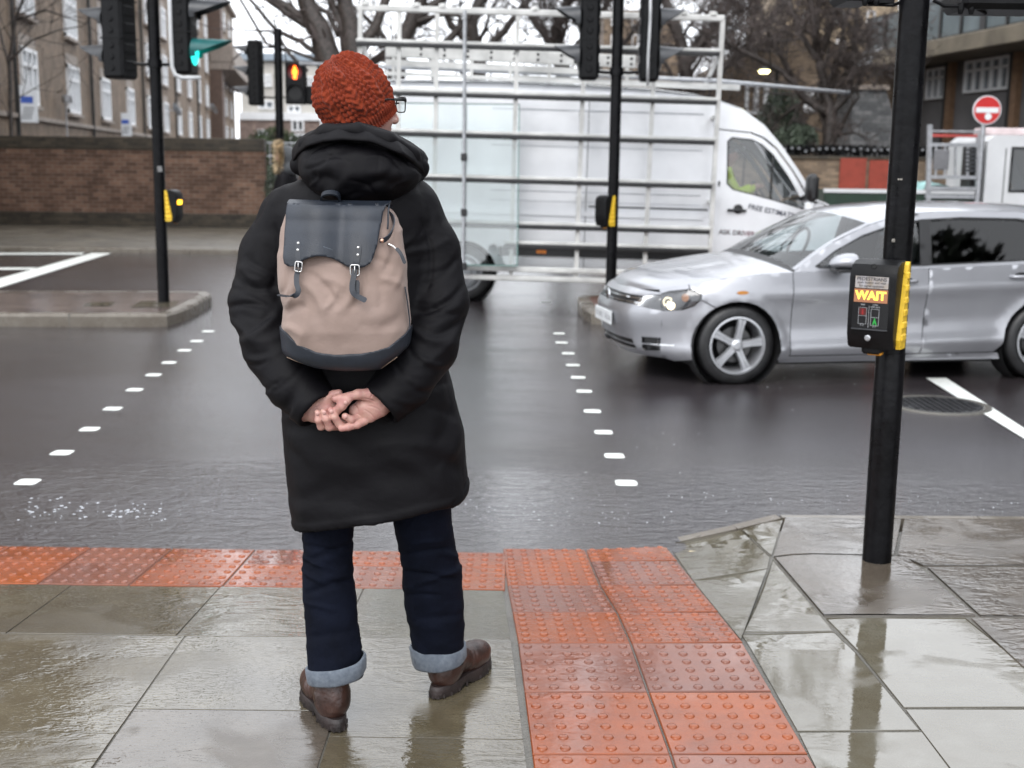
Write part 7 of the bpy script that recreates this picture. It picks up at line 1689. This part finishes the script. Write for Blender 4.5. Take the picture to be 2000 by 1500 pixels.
stb = [(590, 545, 640, 620, 9, 7), (600, 530, 660, 590, 7, -6), (620, 545, 680, 560, 9, 5), (700, 545, 660, 610, 9, 6), (715, 540, 690, 600, 6, -5), (730, 530, 745, 600, 8, -5), (560, 530, 545, 580, 7, -6), (575, 540, 560, 600, 6, 5), (556, 612, 600, 596, 8, -9), (552, 640, 590, 650, 9, 7), (600, 600, 580, 680, 12, 5), (745, 545, 780, 560, 7, 5), (765, 480, 750, 530, 8, -6), (780, 500, 770, 560, 7, 5), (790, 610, 740, 640, 14, -5), (640, 640, 760, 620, 22, 5), (760, 415, 775, 445, 5, -6), (765, 425, 780, 455, 4, 5), (765, 440, 757, 468, 4, -5), (700, 500, 760, 520, 6, -4), (600, 515, 680, 512, 6, -5), (560, 585, 590, 570, 6, -4), (660, 560, 640, 600, 6, 5)]
V, F = surf(bagf, (-.66, 3.0, zbt_-.03), (-.22, 3.25, ztp+.03), .0042); V = relax(V, F, 2); N = vnormals(V, F)
V = displace(V, N, ST(stb, 3.06), ymask=.5); n1 = fbm(V[:, 0], V[:, 1], V[:, 2], 12, 3); V += N*(n1*.0032)[:, None]
link('bag_body', npmesh('bag_body', V, F), M_TAUPE, bp, smooth=True)
bx = [(540, 640), (557, 647), (582, 669), (620, 685), (658, 690), (709, 688), (759, 677), (790, 654), (800, 640)]
cx_b = [W(a, c, 3.06)[0] for a, c in bx]; cz_b = [W(a, c, 3.06)[2] for a, c in bx]
def basef(x, y, z): return smax(bagf(x, y, z, .0045), z-(np.interp(x, cx_b, cz_b)+0*y), .002)
V, F = surf(basef, (-.66, 3.0, zbt_-.03), (-.22, 3.25, W(668, 630, 3.1)[2]), .0030); V = relax(V, F, 3)
link('base_panel', npmesh('base_panel', V, F), M_NAVYL, bp, smooth=True)
b = MB(); xs_ = np.linspace(W(560, 700, 3.1)[0], W(776, 700, 3.1)[0], 30); pts = []
for x in xs_:
    z = float(bulge(x))+.004; zz_, c_, a_, cy_, b_ = TB; C = np.interp(z, zz_, c_); A = np.interp(z, zz_, a_); B_ = np.interp(z, zz_, b_); CY = np.interp(z, zz_, cy_)
    pts.append((x, CY-B_*max(0, 1-abs((x-C)/A)**2.9)**(1/2.9)+.012, z-.002))
b.tube(pts, .0022, 6); b.build('piping', mat('tan_piping', (.38, .27, .2), .7), bp, smooth=True)
def yfront(x, z, off=.006):
    zz_, c_, a_, cy_, b_ = TB; C = np.interp(z, zz_, c_); A = np.interp(z, zz_, a_)*1.04; B_ = np.interp(z, zz_, b_); CY = np.interp(z, zz_, cy_)
    return float(CY-B_*max(.0, 1-min(1, abs((x-C)/A))**2.9)**(1/2.9)-off)
ZF = W(668, 401, 3.06)[2]+.002
def flapy(x, z):
    y = min(yfront(x, z, .009), yfront(x, min(z, ZF-.045), .007)); xm = W(648, 450, 3.07)[0]; y -= .015*math.exp(-((x-W(610, 0, 3.07)[0])/.035)**2)+.008*math.exp(-((x-W(712, 0, 3.07)[0])/.035)**2)-.010*math.exp(-((x-W(660, 0, 3.07)[0])/.022)**2)
    t = (ZF-z)
    if t < .045: y += .040*(1-math.sqrt(max(0, 1-((.045-t)/.045)**2)))
    return y
fo = [(552, 401), (553, 440), (554, 480), (554, 503), (557, 515), (566, 520), (580, 519), (595, 508), (608, 502), (622, 499), (638, 500), (653, 505), (668, 513), (682, 520), (697, 522), (714, 520), (725, 513), (730, 503), (736, 480), (740, 450), (744, 418), (749, 404), (756, 401), (700, 401), (620, 401)]
poly = [tuple(W(a, c, 3.06)[[0, 2]]) for a, c in fo]
plift(poly, [], lambda x, z: (x, flapy(x, z), z), .006, 'flap', M_NAVYL, bp, world=True, thick=-.0035)
# rolled top of the flap going back to the shoulders, open at the right end
b = MB(); V = []; xl_, xr2 = W(552, 402, 3.09)[0], W(757, 401, 3.09)[0]; na, nx_ = 14, 20
for i in range(nx_+1):
    x = xl_+(xr2-xl_)*i/nx_; y0 = flapy(x, ZF-.001)
    for k in range(na+1):
        a = math.pi*.5*k/na; V.append((x, y0+(.105)*math.sin(a)*.9, ZF-.001+.010*math.sin(min(1, k/na*1.3)*math.pi)*1.0-.012*(k/na)**2))
b.add(V, [(i*(na+1)+k, i*(na+1)+k+1, (i+1)*(na+1)+k+1, (i+1)*(na+1)+k) for i in range(nx_) for k in range(na)]); b.build('flap_roll', M_NAVYL, bp, smooth=True)
b = MB(); b.tube([(xr2, flapy(xr2, ZF-q)-.001, ZF-q) for q in (.06, .045, .03, .02, .012, .006)]+[(xr2, flapy(xr2, ZF-.001)+.0+k*.012, ZF+.007*math.sin(k*.8)) for k in range(1, 5)], .0024, 6); b.build('flap_edge', M_NAVYL, bp, smooth=True)
def ribbon(pts, wd, th, name, m, par, wdir=(1, 0, 0)):
    b = MB(); pts = [Vector(p) for p in pts]; sm = []
    for i in range(len(pts)-1):
        p = [pts[max(0, min(len(pts)-1, i+k))] for k in (-1, 0, 1, 2)]
        for k in range(5): f = k/5; sm.append(.5*(2*p[1]+(p[2]-p[0])*f+(2*p[0]-5*p[1]+4*p[2]-p[3])*f*f+(3*p[1]-p[0]-3*p[2]+p[3])*f**3))
    sm.append(pts[-1]); V = []
    for i, p in enumerate(sm):
        t = (sm[min(i+1, len(sm)-1)]-sm[max(i-1, 0)]).normalized(); w_ = Vector(wdir); w_ = (w_-t*w_.dot(t)).normalized(); n = t.cross(w_)
        e = .6 if i in (0, len(sm)-1) else 1
        V += [p+w_*wd*e/2+n*th/2, p+w_*wd*e/2-n*th/2, p-w_*wd*e/2-n*th/2, p-w_*wd*e/2+n*th/2]
    m_ = len(sm); b.add(V, [(i*4+k, i*4+(k+1) % 4, i*4+4+(k+1) % 4, i*4+4+k) for i in range(m_-1) for k in range(4)]+[(0, 1, 2, 3), tuple(range(4*m_-1, 4*m_-5, -1))])
    return b.build(name, m, par, auto=40)
def on(px, py, off): p = W(px, py, 3.055); return (p[0], flapy(p[0], p[2])-off if py < 520 else yfront(p[0], p[2], off+.006), p[2])
def buckle(px, py, wd, ht, par, tilt=0):
    c = Vector(on(px, py, .012)); b = MB(); pts = []
    for k in range(20):
        a = 2*math.pi*k/20; ca, sa = math.cos(a), math.sin(a); q = Vector((wd/2*math.copysign(abs(ca)**.35, ca), 0, ht/2*math.copysign(abs(sa)**.35, sa))); pts.append(c+Matrix.Rotation(R(tilt), 3, 'Y') @ q)
    b.tube(pts+[pts[0], pts[1]], .0019, 8, caps=False); b.bar(c+Vector((0, -.003, -ht*.48)), c+Vector((0, -.004, ht*.45)), .002, .002, up=(0, 1, 0)); return b.build('buckle', M_NICKEL, par, smooth=True)
def rivet(px, py, par, r_=.0042, m=None, off=.006):
    c = Vector(on(px, py, off)); b = MB(); b.lathe([(0, -.0026), (r_*.55, -.0022), (r_*.9, -.001), (r_, .001)], c, axis='Y', n=14); b.build('rivet', m or M_NICKEL, par, smooth=True)
s1 = ribbon([on(583, 470, .004), on(584, 490, .0045), on(586, 510, .005), on(586, 521, .007)], .0145, .0035, 'strap', M_NAVYL, bp)
p0 = on(585, 524, .008); s1b = ribbon([p0, on(583, 538, .013), on(584, 552, .016), on(588, 564, .017), on(584, 573, .019), on(570, 576, .022), on(545, 575, .026)], .0125, .003, 'strap_end', M_NAVYL, s1, (1, 0, .0))
for py in (475, 488): rivet(583, py, s1)
buckle(587, 519, .017, .024, s1, 8)
s2 = ribbon([on(702, 477, .004), on(701, 495, .0045), on(698, 512, .005), on(696, 524, .007)], .0145, .0035, 'strap', M_NAVYL, bp)
ribbon([on(696, 524, .010), on(694, 540, .014), on(692, 555, .016), on(694, 567, .017), on(703, 575, .018), on(720, 583, .022)], .0135, .003, 'strap_end', M_NAVYL, s2)
ribbon([on(701, 545, .010), on(701, 575, .012)], .012, .003, 'strap_tab', M_NAVYL, s2)
for py in (483, 497): rivet(701, py, s2)
buckle(696, 526, .022, .026, s2, 0)
# side strap, copper rivet, zip with a leather puller, grab handle
def off3(px, py, Y): return tuple(W(px, py, Y))
ss = ribbon([off3(741, 470, 3.062), off3(752, 468, 3.066), off3(763, 457, 3.085), off3(769, 440, 3.105), off3(767, 425, 3.125), off3(757, 415, 3.15)], .012, .003, 'side_strap', M_NAVYL, bp, (0.25, -.1, 1))
c = W(746, 470, 3.058); b = MB(); b.lathe([(0, -.003), (.0035, -.0025), (.0052, 0)], c, axis='Y', n=14); b.build('rivet', mat('copper_rivet', (.65, .38, .28), .3, metal=.9), ss, smooth=True)
zp = ribbon([off3(757, 476, 3.08), off3(768, 481, 3.078), off3(774, 487, 3.078)], .006, .003, 'zip', M_NICKEL, bp, (0, -1, .3)); ribbon([off3(774, 485, 3.072), off3(783, 496, 3.066), off3(791, 515, 3.062)], .009, .003, 'zip_puller', M_NAVYL, zp)
ribbon([off3(791, 560, 3.095), off3(797, 600, 3.10), off3(800, 640, 3.11), off3(790, 668, 3.10)], .004, .003, 'side_seam', M_NAVYL, bp, (0, -1, 0))
ribbon([off3(627, 392, 3.15), off3(630, 380, 3.135), off3(645, 376, 3.13), off3(660, 380, 3.135), off3(664, 392, 3.15)], .018, .004, 'grab_handle', M_NAVYL, bp, (0, -.8, -.5))
b = MB(); 
for k in range(9): q = on(634+k*1.9, 481+k*.75, .0042); b.box(q, (.0016, .0006, .0022))
b.build('stamped_mark', mat('stamped_grey', (.12, .14, .17), .6), bp)
# ---------------- person beyond, fur-trimmed hood ----------------
Y9 = 17.0; p9 = P(556, 300, Y9); t = thing('person', 'person in a dark parka with a fur trimmed hood, half hidden behind the man', 'person', (p9.x, Y9, RZ))
zt9 = P(556, 284, Y9).z; x9 = p9.x; s9 = (zt9-RZ)/1.85
def Q9(x, y, z): return np.array((x9+x*s9, Y9+y*s9, RZ+z*s9))
def b9(x, y, z):
    d = ell(x, y, z, Q9(-.02, 0, 1.70), (.09*s9, .085*s9, .12*s9)); d = smin(d, caps(x, y, z, Q9(0, 0, 1.6), Q9(.02, 0, 1.4), .06, .06), .03); d = smin(d, ell(x, y, z, Q9(.02, 0, 1.2), (.15, .12, .32)), .05)
    for q in (-1, 1):
        d = smin(d, caps(x, y, z, Q9(.02, q*.18, 1.42), Q9(.03, q*.24, 1.12), .05, .045), .03); d = smin(d, caps(x, y, z, Q9(.03, q*.24, 1.12), Q9(-.12, q*.22, .92), .04, .028), .02)
        for k in range(4): d = smin(d, caps(x, y, z, Q9(-.12, q*.22, .92), Q9(-.19+.01*k, q*(.2+.012*k), .84), .014, .008), .012)
        d = smin(d, caps(x, y, z, Q9(.02, q*.09, .95), Q9(.0+q*.1, q*.09, .5), .085, .055), .04); d = smin(d, caps(x, y, z, Q9(q*.1, q*.09, .5), Q9(q*.2+.03, q*.09, .08), .055, .04), .03); d = smin(d, caps(x, y, z, Q9(q*.2+.03, q*.09, .045), Q9(q*.2-.12, q*.09, .035), .04, .035), .02)
    return smin(d, ell(x, y, z, Q9(-.105, 0, 1.68), (.02, .012, .02)), .015)
lo, hi = Q9(-.45, -.4, -.0), Q9(.4, .4, 1.86); V, F = surf(b9, lo, hi, .017); link('body', npmesh('body', V, F), M_SKIN0, t, smooth=True)
V, F = surf(lambda x, y, z: smax(smax(b9(x, y, z)-.035, RZ+.62*s9-z, .02), z-(RZ+1.52*s9), .03), lo, hi, .017); link('parka', npmesh('parka', V, F), M_COAT, t, smooth=True)
V, F = surf(lambda x, y, z: smax(b9(x, y, z)-.014, z-(RZ+.8*s9), .03), lo, hi, .017); link('trousers', npmesh('trousers', V, F), M_TROU, t, smooth=True)
M_HOODG = cloth('grey_hood', (.07, .075, .08), .8)
def hd9(x, y, z):
    d = smin(ell(x, y, z, Q9(.03, 0, 1.70), (.135, .13, .155)), ell(x, y, z, Q9(.05, 0, 1.55), (.16, .16, .10)), .05); return smax(d, -ell(x, y, z, Q9(-.14, 0, 1.68), (.12, .10, .12)), .02)
V, F = surf(hd9, lo+np.array((0, 0, 1.2)), hi+np.array((.05, 0, .05)), .012); link('hood', npmesh('hood', V, F), M_HOODG, t, smooth=True)
rr = random.Random(3); V = []; F = []
for k in range(2600):
    a = rr.uniform(0, 6.283); c = Q9(-.065-.055*math.cos(a)+rr.gauss(0, .015), .118*math.cos(a), 1.69+.14*math.sin(a)); d = Vector((rr.uniform(-1, .3), math.cos(a)*1.0+rr.gauss(0, .4), math.sin(a)+rr.gauss(0, .4))).normalized()*rr.uniform(.06, .12); u = d.orthogonal().normalized()*.004; n = len(V)
    V += [tuple(Vector(c)-u), tuple(Vector(c)+u), tuple(Vector(c)+d+u*.2), tuple(Vector(c)+d-u*.2)]; F.append((n, n+1, n+2, n+3))
link('fur_trim', npmesh('fur_trim', np.array(V), np.array(F)), mat('blonde_fur', (.62, .48, .30), .9, var=.4, vs=20), t)
